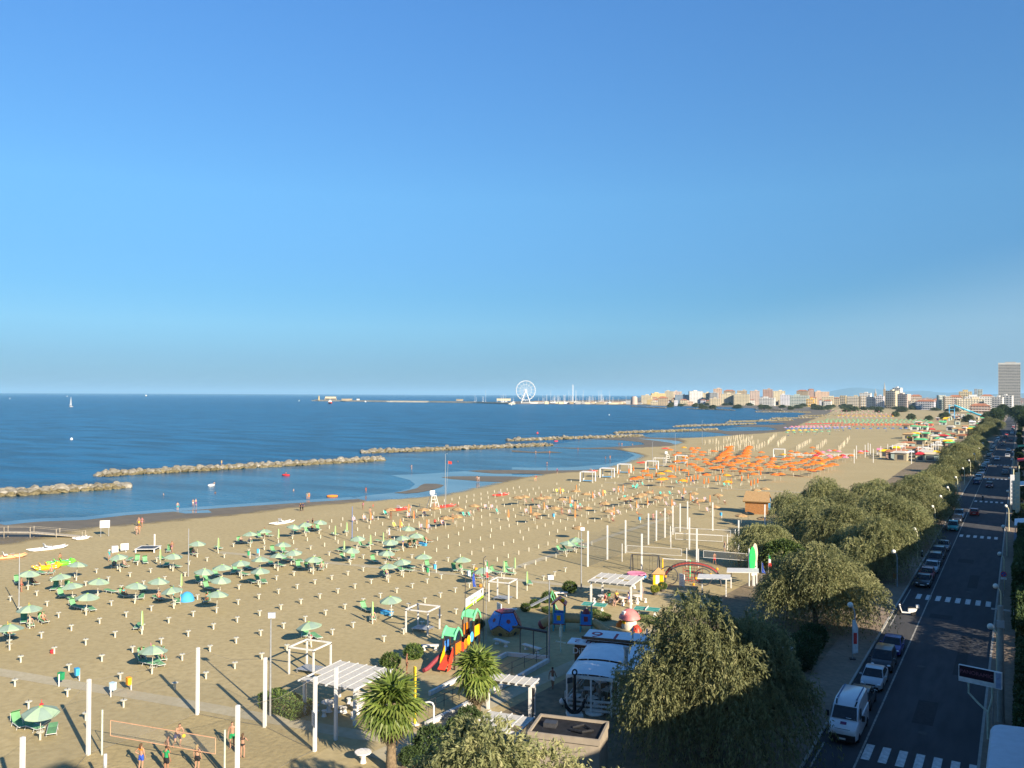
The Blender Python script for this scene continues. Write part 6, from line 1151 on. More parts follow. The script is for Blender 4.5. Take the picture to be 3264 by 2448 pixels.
# ================================================================ STREET
def loft(sections, mi=0):
    """sections: list of equal length point loops"""
    b = MB(); n = len(sections[0]); vs = [p for s in sections for p in s]; fs = []
    for i in range(len(sections)-1):
        for k in range(n): fs.append((i*n+k, i*n+(k+1) % n, (i+1)*n+(k+1) % n, (i+1)*n+k))
    fs.append(tuple(range(n))[::-1]); fs.append(tuple((len(sections)-1)*n+k for k in range(n)))
    return b.add(vs, fs, mi)
def sect(y, hw, z0, z1, r=.12, tuck=.06):
    r = min(r, (z1-z0)*.45, hw*.45)
    return [(-hw+tuck+r*.3, y, z0), (hw-tuck-r*.3, y, z0), (hw-tuck*.3, y, z0+r*.6), (hw, y, z0+(z1-z0)*.45), (hw-.01, y, z1-r), (hw-r*.35, y, z1-r*.3), (hw-r, y, z1), (-hw+r, y, z1), (-hw+r*.35, y, z1-r*.3), (-hw+.01, y, z1-r), (-hw, y, z0+(z1-z0)*.45), (-hw+tuck*.3, y, z0+r*.6)]
GLASS = mat('car_glass', (.012, .015, .018), .06, .1, 2, spec=.6); TYRE = BLACK; RIM = mat('alloy_rim', (.45, .46, .48), .35, .1, 4, metal=.7); HLAMP = mat('headlamp', (.70, .72, .74), .15, .05, 4, spec=.6); TLAMP = mat('tail_lamp', (.45, .01, .01), .25, .05, 4); PLATE = mat('number_plate', (.70, .70, .66), .5); TRIM = mat('black_trim', (.02, .02, .022), .55)
def paint(name, c): return mat('car_paint_'+name, c, .32, .03, 1, spec=.5, coat=.6)
TYM = MB().lathe([(.2, -.1), (.30, -.1), (.32, -.06), (.32, .06), (.30, .1), (.2, .1)], 20).mesh('tyre', TYRE, True); RIMM = MB().lathe([(.02, .09), (.19, .10), (.21, .06), (.21, -.06), (.19, -.09), (.02, -.09)], 14).mesh('rim', RIM)
def wheels(t, L, hw, yf, yr, r=.32):
    for y in (yf, yr):
        for s in (-1, 1):
            w = ob('wheel', None, t, (s*(hw-.1), y, r), 0, r/.32, (0, R(90), 0)); ob('tyre', TYM, w); ob('rim', RIMM, w)
def car(kind, m):
    """front at -y (towards the camera when the car faces us), built round its centre on the ground"""
    t = ob('parked_car', None)
    if kind == 'hatch': L, hw, hb, hr = 3.9, .84, .92, 1.47; st = [(-1.95, .60, .35, .62), (-1.88, .74, .24, .72), (-1.5, .82, .2, .83), (-.95, hw, .2, .93), (0, hw, .2, .96), (1.2, hw, .2, .97), (1.75, .80, .25, .98), (1.93, .72, .32, .90)]; cab = (-1.02, -.35, 1.35, 1.86)
    elif kind == 'sedan': L, hw, hb, hr = 4.4, .87, .92, 1.44; st = [(-2.2, .62, .35, .60), (-2.12, .76, .24, .70), (-1.7, .85, .2, .80), (-1.0, hw, .2, .92), (0, hw, .2, .94), (1.2, hw, .2, .95), (2.0, .83, .25, .96), (2.2, .74, .33, .86)]; cab = (-1.1, -.3, 1.0, 1.75)
    else: L, hw, hb, hr = 4.2, .88, 1.02, 1.72; st = [(-2.1, .65, .35, .70), (-2.0, .78, .24, .82), (-1.6, .86, .2, .95), (-1.15, hw, .2, 1.05), (0, hw, .2, 1.07), (1.4, hw, .2, 1.08), (1.95, .84, .25, 1.08), (2.1, .78, .32, 1.0)]; cab = (-1.35, -.55, 1.7, 2.0)
    body = loft([sect(*s) for s in st]).build('body', m, t, smooth=True)
    f0, f1, r1, r0 = cab; wb, wr = hw-.05, hw-.2; zb = hb-.02
    def ring(y, w, z): return [(-w, y, z), (w, y, z)]
    # roof shell: pillars and top
    rf = MB(); pts = [(f0, wb, zb), (f1, wr, hr-.05), ((f1+r1)/2, wr+.02, hr), (r1, wr, hr-.06), (r0, wb-.02, zb)]
    secs = [[(-w, y, z-.0) , (w, y, z)] for y, w, z in pts]
    vs = [p for s in secs for p in s]; rf.add(vs, [(2*i, 2*i+1, 2*i+3, 2*i+2) for i in range(4)])
    for s in (-1, 1):
        k = 0 if s < 0 else 1; rf.add([secs[i][k] for i in range(5)], [(0, 1, 2, 3, 4)] if s < 0 else [(4, 3, 2, 1, 0)])
    rf.build('roof', m, t)
    def inset(q, n_, a=.1):
        c = sum((Vector(p) for p in q), Vector())/len(q); return [tuple(Vector(p).lerp(c, a)+Vector(n_)*.012) for p in q]
    nf = Vector((0, -(hr-zb), (f1-f0))).normalized(); nrr = Vector((0, (hr-zb), (r0-r1))).normalized()
    MB().plate(inset([secs[0][0], secs[0][1], secs[1][1], secs[1][0]], nf, .07), .016).build('windscreen', GLASS, t); MB().plate(inset([secs[4][1], secs[4][0], secs[3][0], secs[3][1]], nrr, .12), .016).build('rear_window', GLASS, t)
    for s in (-1, 1):
        k = 0 if s < 0 else 1; ns = Vector((s, 0, .12)); ym = (f1+r1)/2-.1
        A = secs[0][k]; B = secs[1][k]; C = secs[3][k]; D = secs[4][k]; mx = (s*wb, ym, zb); mt = (s*(wr+.02), ym, hr-.02)
        MB().plate(inset([(A[0], A[1]+.25, A[2]+.03), (mx[0], ym-.05, zb+.03), (mt[0], ym-.05, hr-.07), (B[0], B[1]+.06, B[2]-.05)], ns, .06), .016).build('side_window', GLASS, t); MB().plate(inset([(mx[0], ym+.05, zb+.03), (D[0], D[1]-.2, D[2]+.04), (C[0], C[1]-.05, C[2]-.06), (mt[0], ym+.05, hr-.07)], ns, .06), .016).build('side_window', GLASS, t)
        hl = MB().ball((0, 0, 0), .15, 10, 0, .55).build('headlight', HLAMP, t, (s*(st[1][1]-.13), st[1][0]-.0, .64 if kind != 'mpv' else .74), 0, True); tl = MB().box((s*(st[-1][1]-.06), st[-2][0]+.1, .82), (.14, .16, .24)).build('tail_light', TLAMP, t)
        MB().box((s*(hw+.09), f0+.3, zb+.08), (.18, .1, .13)).build('mirror', m, t)
    MB().box((0, st[0][0]-.01, .36), (1.15, .12, .16)).build('bumper', TRIM, t); MB().box((0, st[0][0]-.09, .46), (.5, .02, .11)).build('number_plate', PLATE, t); MB().box((0, st[-1][0]+.06, .62), (.5, .03, .11)).build('rear_plate', PLATE, t); MB().box((0, st[0][0]-.0, .58), (.7, .06, .08)).build('grille', TRIM, t)
    wheels(t, L, hw, -L*.31, L*.30); return t
CARS = {k: car(k, paint('silver', (.45, .47, .49))) for k in ('hatch', 'sedan', 'mpv')}
COLS = dict(black=(.012, .012, .014), dark=(.025, .028, .034), silver=(.46, .48, .50), blue=(.06, .05, .22), red=(.42, .02, .02), teal=(.03, .36, .33), white=(.72, .73, .73), grey=(.16, .17, .18), maroon=(.14, .02, .025), navy=(.03, .05, .12))
def place_car(kind, x, y, col, label, rear=False, name='parked_car', group=None):
    o = dup(CARS[kind], (x, y, .035), math.pi if rear else 0); o.name = name; tag(o, label, 'car', group)
    for c in o.children:
        if c.name.split('.')[0] in ('body', 'roof', 'mirror'): setmat(c, paint(col, COLS[col]))
    return o
place_car('hatch', -10.6, 71.3, 'black', 'black hatchback parked behind the white van, tail towards it', True)
place_car('sedan', -10.45, 76.8, 'silver', 'silver grey sedan parked behind the black hatchback'); place_car('mpv', -10.4, 82.1, 'dark', 'black people carrier parked next to the silver sedan'); place_car('sedan', -10.3, 87.6, 'blue', 'dark violet blue car parked in the sun streak')
place_car('sedan', -10.5, 120.2, 'black', 'black saloon parked beyond the crossing with the scooter'); place_car('hatch', -10.5, 125.0, 'red', 'bright red car parked in the seafront row'); place_car('sedan', -10.4, 130.4, 'silver', 'silver car parked directly behind the red car'); place_car('mpv', -10.4, 136.2, 'dark', 'dark grey car with pale roof parked behind the silver one'); place_car('mpv', -10.4, 142.0, 'black', 'black off-roader parked in tree shade'); place_car('sedan', -10.3, 150, 'grey', 'grey saloon parked before the third crossing')
place_car('mpv', -10.3, 172.5, 'teal', 'teal van-like car parked past the third crossing'); place_car('hatch', -10.3, 184.0, 'dark', 'dark car parked behind the teal one'); place_car('mpv', -10.3, 190.5, 'silver', 'silver people carrier parked by the street lamps'); place_car('hatch', -7.9, 196.5, 'red', 'red tailed car passing the silver people carrier', True, 'moving_car')
place_car('hatch', -6.9, 259, 'maroon', 'dark maroon car driving towards the crossings', False, 'moving_car'); place_car('sedan', -3.9, 305, 'grey', 'grey car driving away on the hotel side lane', True, 'moving_car'); place_car('sedan', -7.4, 372, 'white', 'white car driving with headlights between parked rows', False, 'moving_car'); place_car('sedan', -4.2, 392, 'silver', 'silver car driving away beyond the grey one', True, 'moving_car')
rc = random.Random(3)
for i in range(26):
    y = 268+i*11.5+rc.uniform(-2, 2); _c = rc.choice(('white', 'silver', 'dark', 'black', 'navy', 'white', 'grey')); place_car(rc.choice(('hatch', 'sedan', 'mpv')), -10.2, y, _c, f'small {_c} car in the long parked row down the seafront road', rc.random() < .4, 'parked_car', 'cars parked down the road')
for i in range(12): place_car(rc.choice(('hatch', 'sedan', 'mpv')), rc.choice((-7, -4.3)), 440+i*33+rc.uniform(-8, 8), rc.choice(('white', 'silver', 'dark', 'red')), 'tiny car driving far down the seafront road', rc.random() < .5, 'moving_car', 'far traffic')
for o in CARS.values():
    def rm(x):
        for c in list(x.children): rm(c)
        bpy.data.objects.remove(x)
    rm(o)
# --- white van
VW = paint('van_white', (.72, .74, .76))
t = thing('delivery_van', 'white high-roof delivery van facing the zebra crossing', 'van', (-10.55, 65.0, .035)); L2 = 2.75; hw = .99
st = [(-2.72, .72, .42, .95), (-2.62, .90, .32, 1.12), (-2.1, .97, .28, 1.35), (-1.75, hw, .28, 1.48), (-1.0, hw, .28, 1.5), (2.5, hw, .28, 1.5), (2.7, hw-.03, .35, 1.5)]
loft([sect(*s) for s in st]).build('body', VW, t, smooth=True)
up_ = [(-1.82, .93, 1.42, 1.5), (-1.2, .91, 1.42, 2.25), (-.85, .90, 1.42, 2.42), (-.2, .90, 1.42, 2.56), (2.4, .90, 1.42, 2.56), (2.68, .88, 1.42, 2.5)]
loft([[(-w, y, z0), (w, y, z0), (w-.02, y, z0+(z1-z0)*.55), (w-.07, y, z1-.1 if z1 > 1.6 else z1), (w-.2, y, z1), (-w+.2, y, z1), (-w+.07, y, z1-.1 if z1 > 1.6 else z1), (-w+.02, y, z0+(z1-z0)*.55)] for y, w, z0, z1 in up_]).build('upper_body', VW, t, smooth=True)
MB().plate([(-.82, -1.84, 1.50), (.82, -1.84, 1.50), (.74, -1.26, 2.2), (-.74, -1.26, 2.2)], .03).build('windscreen', GLASS, t)
for s in (-1, 1):
    MB().plate([(s*.985, -1.5, 1.5), (s*.985, -.75, 1.5), (s*.94, -.78, 2.12), (s*.94, -1.1, 2.12)], .03).build('side_window', GLASS, t); MB().box((s*1.18, -1.45, 1.6), (.22, .12, .38)).build('mirror', TRIM, t)
    o = MB().ball((0, 0, 0), .22, 10, 0, .8).build('headlight', HLAMP, t, (s*.76, -2.5, 1.0), 0, True); o.scale = (.8, .5, 1); MB().box((s*.64, .9, 2.565), (.09, 3.2, .03)).build('roof_channel', mat('blue_trim', (.10, .14, .26), .6), t); MB().plate([(s*.62, -.75, 2.46), (s*.72, -.75, 2.46), (s*.66, -1.2, 2.25), (s*.56, -1.2, 2.25)], .05).build('roof_groove', TRIM, t)  # roof channels are raised strips in one dark blue
    MB().box((s*.8, 2.72, 1.2), (.2, .05, .7)).build('tail_light', TLAMP, t)
MB().box((0, -2.66, .52), (1.7, .3, .42)).build('bumper', TRIM, t); MB().box((0, -2.6, .98), (1.0, .12, .2)).build('grille', TRIM, t)
for z in (.94, 1.02): MB().box((0, -2.67, z), (.9, .03, .025)).build('grille_bar', VW, t)
MB().box((0, -2.83, .48), (.5, .03, .12)).build('number_plate', PLATE, t); MB().plate([(-.2, -2.32, 1.285), (.2, -2.32, 1.285), (.2, -2.08, 1.385), (-.2, -2.08, 1.385)], .02).build('bonnet_emblem', mat('emblem_red', (.20, .05, .12), .6, .5, 12), t)
MB().plate([(.1, -1.80, 1.57), (.45, -1.80, 1.57), (.42, -1.68, 1.68), (.12, -1.68, 1.68)], .012).build('dashboard_paper', FW, t); wheels(t, 5.4, hw, -1.75, 1.75, .34)
MB().box((.998, .6, 1.15), (.012, 2.2, .55)).build('side_graphic', mat('van_side_graphic', (.40, .46, .52), .6, .45, 5), t)
# --- scooter
def scooter(lab, x, y, rz, m, sc=1.0, group=None):
    t = thing('scooter', lab, 'scooter', (x, y, .035), rz, group, sc)
    for yy in (-.62, .62): o = MB().lathe([(.12, -.06), (.22, -.06), (.25, 0), (.22, .06), (.12, .06)], 16).build('wheel', TYRE, t, (0, yy, .25)); o.rotation_euler = (0, R(90), 0)
    MB().plate([(-.2, -.42, .3), (.2, -.42, .3), (.17, -.62, .9), (-.17, -.62, .9)], .08).build('front_shield', m, t); MB().tube([(0, -.66, .25), (0, -.55, .95)], .04, 6).build('fork', STEEL, t); MB().box((0, -.05, .3), (.3, .75, .08)).build('footboard', m, t)
    loft([[(-.13*k, y0, z0), (.13*k, y0, z0), (.15*k, y0, z0+.15), (.10*k, y0, z1), (-.10*k, y0, z1), (-.15*k, y0, z0+.15)] for y0, z0, z1, k in ((.15, .3, .7, .8), (.45, .32, .74, 1.15), (.8, .45, .74, 1.0), (.95, .6, .72, .5))]).build('rear_body', m, t, smooth=True)
    MB().box((0, .5, .78), (.28, .75, .1), 0, 0, .85).build('saddle', BLACK, t); MB().tube([(-.32, -.5, 1.02), (0, -.55, .98), (.32, -.5, 1.02)], .025, 6).build('handlebar', DARKM, t); MB().ball((0, -.62, .98), .1, 10).build('headlight', HLAMP, t, smooth=True); MB().box((0, .98, .92), (.36, .3, .28), 0, 0, .9).build('top_box', m, t)
    for s in (-1, 1): MB().tube([(s*.28, -.5, 1.02), (s*.34, -.45, 1.2)], .012, 4).build('mirror_stalk', DARKM, t)
scooter('white and black scooter parked across the bay before the crossing', -10.7, 102.6, R(-70), WHITE, 1.15)
scooter('dark scooter ridden along the empty lane', -7.4, 226, R(180), DARKM); scooter('dark motor scooter parked beside the black off-roader', -12.9, 141, R(40), DARKM); scooter('light scooter parked under the trees beyond the teal car', -13.5, 204, R(60), WHITE)
# --- kerbside furniture
GLOBE = mat('lamp_globe', (.72, .70, .62), .3, .05, 3); LPOLE = mat('lamp_pole_paint', (.30, .32, .33), .5, .1, 3); LPOLEY = mat('cream_lamp_pole', (.62, .58, .38), .5, .1, 3)
def street_lamp(lab, x, y, rz, group=None, m=LPOLE, h=4.2):
    t = thing('street_lamp', lab, 'street lamp', (x, y, .14), rz, group); MB().tube([(0, 0, -.05), (0, 0, h*.86), (.06, 0, h*.94), (.22, 0, h), (.42, 0, h), (.5, 0, h*.97)], [.09, .06, .055, .05, .045, .04], 8).build('pole', m, t, smooth=True); MB().ball((.5, 0, h*.97+.3), .27, 14).build('globe', GLOBE, t, smooth=True); MB().lathe([(.13, 0), (.15, .06), (.1, .1)], 10, (.5, 0, h*.97)).build('collar', DARKM, t)
street_lamp('globe street lamp on the beachside pavement before the parked cars', -13.2, 84.6, R(150)); street_lamp('globe street lamp beside the grey bin and parked black saloon', -13.2, 116.5, R(150))
for y in (138, 168, 186, 205, 232, 262, 295, 330, 368, 410): street_lamp('cream globe street lamp along the beachside pavement', -12.9, y, R(150), 'beachside street lamps', LPOLEY)
for y in (83, 101, 122, 148, 176, 204, 236, 270, 308, 350): street_lamp('globe street lamp along the hotel side kerb', -1.7, y, R(160), 'hotel side street lamps', LPOLEY)
for x, y, lab, m1 in ((-13.1, 82.6, 'white and red vertical banner flag on the pavement', FRd), (-13.4, 176, 'white and violet banner flag by the teal car', mat('violet_print', (.35, .25, .60), .7)), (-13.2, 301, 'far white banner flag on the pavement', FRd)):
    t = thing('banner_flag', lab, 'banner', (x, y, .14), R(20)); MB().tube([(0, 0, 0), (0, 0, 3.6)], .025, 6).build('pole', STEEL, t); MB().plate([(0.02, 0, 3.6), (.28, .03, 3.5), (.5, .05, 2.9), (.5, .05, .6), (.02, 0, .5)], .015).build('sail', FW, t); MB().plate([(.1, -.02, 2.4), (.4, 0, 2.4), (.4, 0, 1.4), (.1, -.02, 1.4)], .01).build('print', m1, t); MB().box((0, 0, .05), (.5, .5, .1)).build('base', DARKM, t)
t = thing('litter_bin', 'dark litter bin on a post at the sunny pavement corner', 'litter bin', (-14.6, 128.5, .14)); MB().tube([(0, 0, 0), (0, 0, 1.0)], .04, 6).build('post', STEEL, t); MB().lathe([(.22, .5), (.26, 1.1), (.22, 1.12)], 12).build('container', DARKM, t)
t = thing('litter_bin', 'brown bin beside the globe lamp and hedge', 'litter bin', (-13.6, 118.4, .14)); MB().tube([(0, 0, 0), (0, 0, 1.0)], .04, 6).build('post', STEEL, t); MB().box((0, 0, 1.0), (.5, .4, .6)).build('container', HB, t)
for x, y, lab in ((-13.6, 58.6, 'thin dark bollard pair post at the crossing pavement'), (-13.2, 57.7, 'thin dark crossing post beside the bollard')): tag(MB().tube([(0, 0, 0), (0, 0, 1.5)], .05, 8).ball((0, 0, 1.52), .07, 8).build('pavement_bollard', DARKM, None, (x, y, .14)), lab, 'bollard')
# hotel sign on a Y-shaped post, the concrete pole behind it, road sign
SGD = mat('sign_dark', (.035, .012, .022), .35, .1, 2); SGT = mat('sign_letter', (.26, .10, .13), .5)
t = thing('hotel_sign', 'hotel sign PANORAMIC on a forked post at the hotel side kerb', 'sign', (-1.95, 68.4, .14)); P0 = Vector((-1.95, 68.4, .14))
sa = AT(2448+1650*S816, 2000+385*S816, 61.0); sb = AT(2448+2025*S816, 2000+465*S816, 59.1); 
dd = Vector((sb.x-sa.x, sb.y-sa.y, 0)); SL = dd.length; san = math.atan2(dd.y, dd.x); zc = (sa.z+sb.z)/2; cc = (sa+sb)/2-P0
pn = MB().box((0, 0, 0), (SL, .22, 1.15)).build('box', FW, t, (cc.x, cc.y, zc-.14), san)
MB().box((-SL*.08, -.115, .16), (SL*.80, .02, .78)).build('dark_face', SGD, pn); text('lettering', 'PANORAMIC', .37, SGT, pn, (-SL*.08, -.13, .16), (R(90), 0, 0), .004); MB().box((-SL*.08, -.115, -.42), (SL*.80, .02, .3)).build('white_face', FW, pn); MB().box((SL*.42, -.115, 0), (SL*.12, .02, 1.05)).build('side_face', mat('sign_blue', (.30, .36, .50), .5), pn); text('star_text', '***', .3, SGT, pn, (SL*.42, -.13, .1), (R(90), 0, R(90)), .003)
zj = 1.85
MB().tube([(0, 0, 0), (0, 0, zj)], .09, 8).build('post', PGREEN, t)
for s in (-.75, .75): q = dd.normalized()*s+Vector((cc.x, cc.y, 0)); MB().tube([(0, 0, zj), (q.x*.5, q.y*.5, zj+.45), (q.x, q.y, zj+1.0), (q.x, q.y, zc-.7)], .07, 8).build('fork_arm', PGREEN, t)
t = thing('utility_pole', 'thick concrete utility pole beside the hotel sign', 'pole', (-1.25, 72.5, .14)); MB().tube([(0, 0, 0), (0, 0, 8.5)], [.26, .19], 10).build('shaft', mat('pole_concrete', (.30, .30, .27), .9, .1, 3), t, smooth=True); MB().box((0, -.2, 7.2), (.5, .25, .5)).build('junction_box', GREY, t); MB().box((0, 0, 8.2), (1.2, .1, .1)).build('cross_arm', GREY, t)
def road_sign(lab, x, y, z):
    t = thing('road_sign', lab, 'road sign', (x, y, .14)); MB().tube([(0, .06, 0), (0, .06, z+.7)], .035, 6).build('post', STEEL, t); o = MB().lathe([(.32, -.01), (.32, .01)], 20).build('red_ring', FRd, t, (0, 0, z+.35)); o.rotation_euler = (R(90), 0, 0); o = MB().lathe([(.24, -.012), (.24, .012)], 20).build('blue_disc', mat('sign_disc_blue', (.06, .14, .45), .5), t, (0, -.012, z+.35)); o.rotation_euler = (R(90), 0, 0); MB().plate([(-.2, -.03, z+.18), (-.15, -.03, z+.13), (.2, -.03, z+.5), (.15, -.03, z+.55)], .012).build('red_bar', FRd, t); MB().box((0, 0, z-.15), (.6, .03, .25)).build('supplementary_plate', FW, t)
road_sign('no parking road sign behind the hotel sign', -1.7, 70.6, 3.3); road_sign('no parking road sign by the tall hedge', -1.7, 118.0, 2.3)
# white fabric awning over the hotel entrance
t = thing('entrance_awning', 'pale fabric awning with rounded edge over the hotel entrance', 'awning', (.2, 55.0, .14)); prof = [(-1.85, 3.45), (-1.9, 3.7), (-1.78, 3.92), (-1.5, 4.02), (2.2, 4.25)]; yy = [-12, 4.4, 4.9, 5.1, 5.15]
vs = []; fs = []
for j, y in enumerate(yy):
    for x, z in prof: vs.append((x+(.0 if j < 1 else .12*j if x < 0 else 0), y, z-(.0, .0, .04, .14, .4)[j]))
for j in range(4):
    for k in range(4): fs.append((j*5+k, j*5+k+1, j*5+k+6, j*5+k+5))
MB().add(vs, fs).build('canopy', mat('awning_fabric', (.60, .64, .70), .8, .05, 2), t, smooth=True)
for y in (-9, -4, 1, 4.7): MB().tube([(-1.6, y, 0), (-1.6, y, 3.6)], .04, 6).build('post', STEEL, t); MB().tube([(-1.7, y, 3.6), (2.2, y, 4.15)], .04, 6).build('rib', STEEL, t)
tag(MB().tube([(0, 0, 0), (0, 0, 1.3)], .05, 8).ball((0, 0, 1.35), .07, 8).build('pavement_bollard', PGREEN, None, (-2.1, 59.0, .14)), 'pale bollard at the kerb before the awning', 'bollard')
# vertical hotel signs, flag poles, garden parasols and awnings along the hotel side
for x, y, h, m, lab in ((-1.3, 200, 7.5, FW, 'white vertical hotel sign board with dark lettering'), (-.9, 192, 7.0, mat('cream_sign', (.62, .60, .45), .6), 'slim cream vertical sign'), (-.35, 188, 9.0, LPOLEY, 'yellow cream sign pylon at the hotel side')):
    t = thing('vertical_sign', lab, 'sign', (x, y, .14)); MB().box((0, 0, h*.55+1.0), (.75, .25, h*.8)).build('board', m, t); MB().tube([(.2, .25, 0), (.2, .25, h+1.8)], .1, 8).build('mast', LPOLEY, t)
    for k in range(7): MB().box((0, -.13, 2.2+k*h*.1), (.45, .012, h*.06)).build('letter_block', GREY if m is FW else PGREEN, t)
for x, y, w_, d_, z, m, lab in ((.3, 168, 2.2, 9, 3.0, CANV, 'white terrace awning on the hotel side'), (.4, 150, 2.4, 14, 2.7, mat('slate_awning', (.12, .14, .18), .8), 'slate coloured terrace awning on the hotel side'), (.2, 103.5, 1.7, 2.2, 2.4, CREAM, 'cream parasol roof behind the utility pole'), (.5, 240, 2.4, 12, 3.2, CANV, 'white awning farther along the hotels'), (.6, 330, 2.6, 16, 3.2, REDC, 'red awning farther along the hotels'), (.6, 420, 2.6, 14, 3.4, GRNC, 'green awning farther along the hotels')):
    t = thing('terrace_awning', lab, 'awning', (x, y, .14)); MB().plate([(-w_/2, -d_/2, z-.35), (w_/2, -d_/2, z), (w_/2, d_/2, z), (-w_/2, d_/2, z-.35)], .06).build('canopy', m, t)
    for s in (-1, 1): MB().tube([(-w_*.45, s*d_*.45, 0), (-w_*.45, s*d_*.45, z-.35)], .05, 6).build('post', WHITE, t); MB().tube([(w_*.45, s*d_*.45, 0), (w_*.45, s*d_*.45, z-.05)], .05, 6).build('post', WHITE, t)
# --- hotels on the landward side (they shade the road; their fronts stand just out of the frame)
HW = {k: mat('hotel_wall_'+k, c, .85, .06, .5) for k, c in dict(cream=(.62, .56, .44), white=(.70, .69, .66), ochre=(.56, .42, .22), pink=(.60, .42, .36), grey=(.45, .45, .44)).items()}
def hotel(lab, x0, x1, y0, y1, h, m, top=None):
    t = thing('hotel_building', lab, 'hotel', (x0, y0, .1)); w, d = x1-x0, y1-y0; MB().box((w/2, d/2, h/2), (w, d, h)).build('wall', HW[m], t); MB().box((w/2, d/2, h+.1), (w+.3, d+.3, .24)).build('roof', mat('flat_roof', (.30, .28, .26), .9), t); n = max(2, int(h/3.1))
    for f in range(1, n):
        z = f*h/n; MB().box((-.55, d/2, z), (1.05, d-1, .14)).build('balcony_slab', WHITE, t); MB().box((-1.04, d/2, z+.55), (.06, d-1, .9)).build('balcony_rail', netmat('rail_glass', (.5, .55, .6), .5) if 'rail_glass' not in MATS else MATS['rail_glass'], t)
        g = MB()
        for k in range(max(1, int(d/3.2))): g.box((-.012, 1.6+k*3.2, z+1.2), (.03, 1.5, 2.0))
        o = g.build('glazing', GLASS, t); o['kind'] = 'stuff'
    if top: MB().box((top[0], top[1], h+top[4]/2), (top[2], top[3], top[4])).build('lift_tower', HW[m], t)
hotel('hotel whose shadow tip reaches the volleyball court', 1.6, 15, -16, 9.4, 24.2, 'cream', (2.2, 22.6, 4.0, 5.0, 2.6))
hotel('low hotel shading the pergola and the cafe tree', 5.5, 17, 30, 45, 15.5, 'white'); hotel('tall hotel shading the climbing dome', 5.5, 17, 45.2, 58.5, 26.3, 'ochre'); hotel('mid height hotel shading the parked cars', 5.5, 17, 60, 81, 14.5, 'pink')
for k, (y0, y1, h, m) in enumerate([(96, 124, 13.5, 'cream'), (124.6, 167, 12.2, 'white'), (177.5, 190.5, 13, 'grey'), (200, 221.5, 14, 'cream'), (232, 277, 13, 'ochre'), (289, 325, 14, 'white'), (337, 380, 13, 'pink'), (392, 432, 14.5, 'cream'), (446, 500, 14, 'grey'), (515, 590, 15, 'white'), (605, 690, 15, 'cream')]):
    hotel('hotel block along the landward side of the road', 6.0, 17, y0, y1, h, m)
for o in COL.objects:
    if o.name.startswith('hotel_building') and o['label'].startswith('hotel block'): o['group'] = 'hotels along the road'
# ================================================================ TOWN, HARBOUR, SEA
rf_ = random.Random(9)
def vh(u): return 1251+14.0*u/3264
FC = {k: mat('facade_'+k, tuple(x*.86 for x in c), .85, .07, .08) for k, c in dict(white=(.62, .61, .58), cream=(.58, .50, .34), yellow=(.60, .46, .20), ochre=(.52, .40, .20), amber=(.75, .42, .02), pink=(.50, .39, .33), brick=(.40, .26, .20), grey=(.36, .36, .35), lilac=(.56, .55, .60), sand=(.45, .38, .26), mint=(.38, .46, .42), blue=(.28, .36, .44), salmon=(.54, .38, .27), tan=(.38, .30, .20)).items()}
WIN = mat('far_window', (.05, .06, .075), .3, .2, .2); TILE = mat('terracotta_roof', (.36, .15, .08), .9, .15, .3); FLATR = mat('pale_flat_roof', (.50, .47, .42), .9, .1, .2); BALC = mat('balcony_white', (.66, .64, .60), .8, .05, .3)
def far_building(u0, u1, vt, D, col, lab, style='flat', rot=None, group=None, depth_=None, bal=True, name='town_building', floors=None):
    uc = (u0+u1)/2; c = AT(uc, vh(uc), D); wv = (u1-u0)*D/F_PX; h = CAM_H-(vt-vh(uc))*D/F_PX; view = math.atan2(c.y, c.x)-math.pi/2
    rz = view+(R(rot) if rot is not None else R(rf_.uniform(-12, 12))); dp = depth_ or max(8, min(16, wv*.7)); sh = wv/(abs(math.cos(rz-view))+abs(math.sin(rz-view))*dp/max(wv, 1)) if abs(rz-view) > .05 else wv
    sh = max(4, sh); t = thing(name, lab, 'building', (c.x, c.y, 0), rz, group); fl = floors or max(1, int(h/3.2)); fh = h/fl
    MB().box((0, 0, h/2), (sh, dp, h)).build('wall', FC[col], t)
    if style == 'gable': MB().add([(-sh/2-.6, -dp/2-.6, h), (sh/2+.6, -dp/2-.6, h), (sh/2+.6, dp/2+.6, h), (-sh/2-.6, dp/2+.6, h), (-sh/4, 0, h+dp*.22), (sh/4, 0, h+dp*.22)], [(0, 1, 5, 4), (1, 2, 5), (2, 3, 4, 5), (3, 0, 4), (3, 2, 1, 0)]).build('roof', TILE, t)
    else:
        MB().box((0, 0, h+.15), (sh+.5, dp+.5, .5)).build('roof', FLATR, t)
        if sh > 14: MB().box((rf_.uniform(-.25, .25)*sh, 0, h+1.6), (sh*.28, dp*.5, 2.6)).build('roof_hut', FC[col], t)
    g = MB(); n = max(2, int(sh/3.6))
    for f in range(fl):
        z = f*fh+fh*.55
        for k in range(n):
            x = -sh/2+sh*(k+.5)/n; g.box((x, -dp/2-.01, z), (sh/n*.42, .12, fh*.5))
        for k in range(max(2, int(dp/4))):
            y = -dp/2+dp*(k+.5)/max(2, int(dp/4))
            for s in (-1, 1): g.box((s*(sh/2+.01), y, z), (.12, 1.3, fh*.42))
    o = g.build('glazing', WIN, t); o['kind'] = 'stuff'
    if bal and fl > 2 and D < 2100:
        for f in range(1, fl): MB().box((0, -dp/2-.6, f*fh+.35), (sh*.86, 1.2, .75)).build('balcony', BALC, t)
    return t
def Z7(x): return 2740+x*.2369
def Y7(y): return 1130+y*.2369
def Z6(x): return 2280+x*.226
def Y6(y): return 1200+y*.226
def Z8(x): return 1600+x*.3165
def Y8(y): return 1200+y*.3165
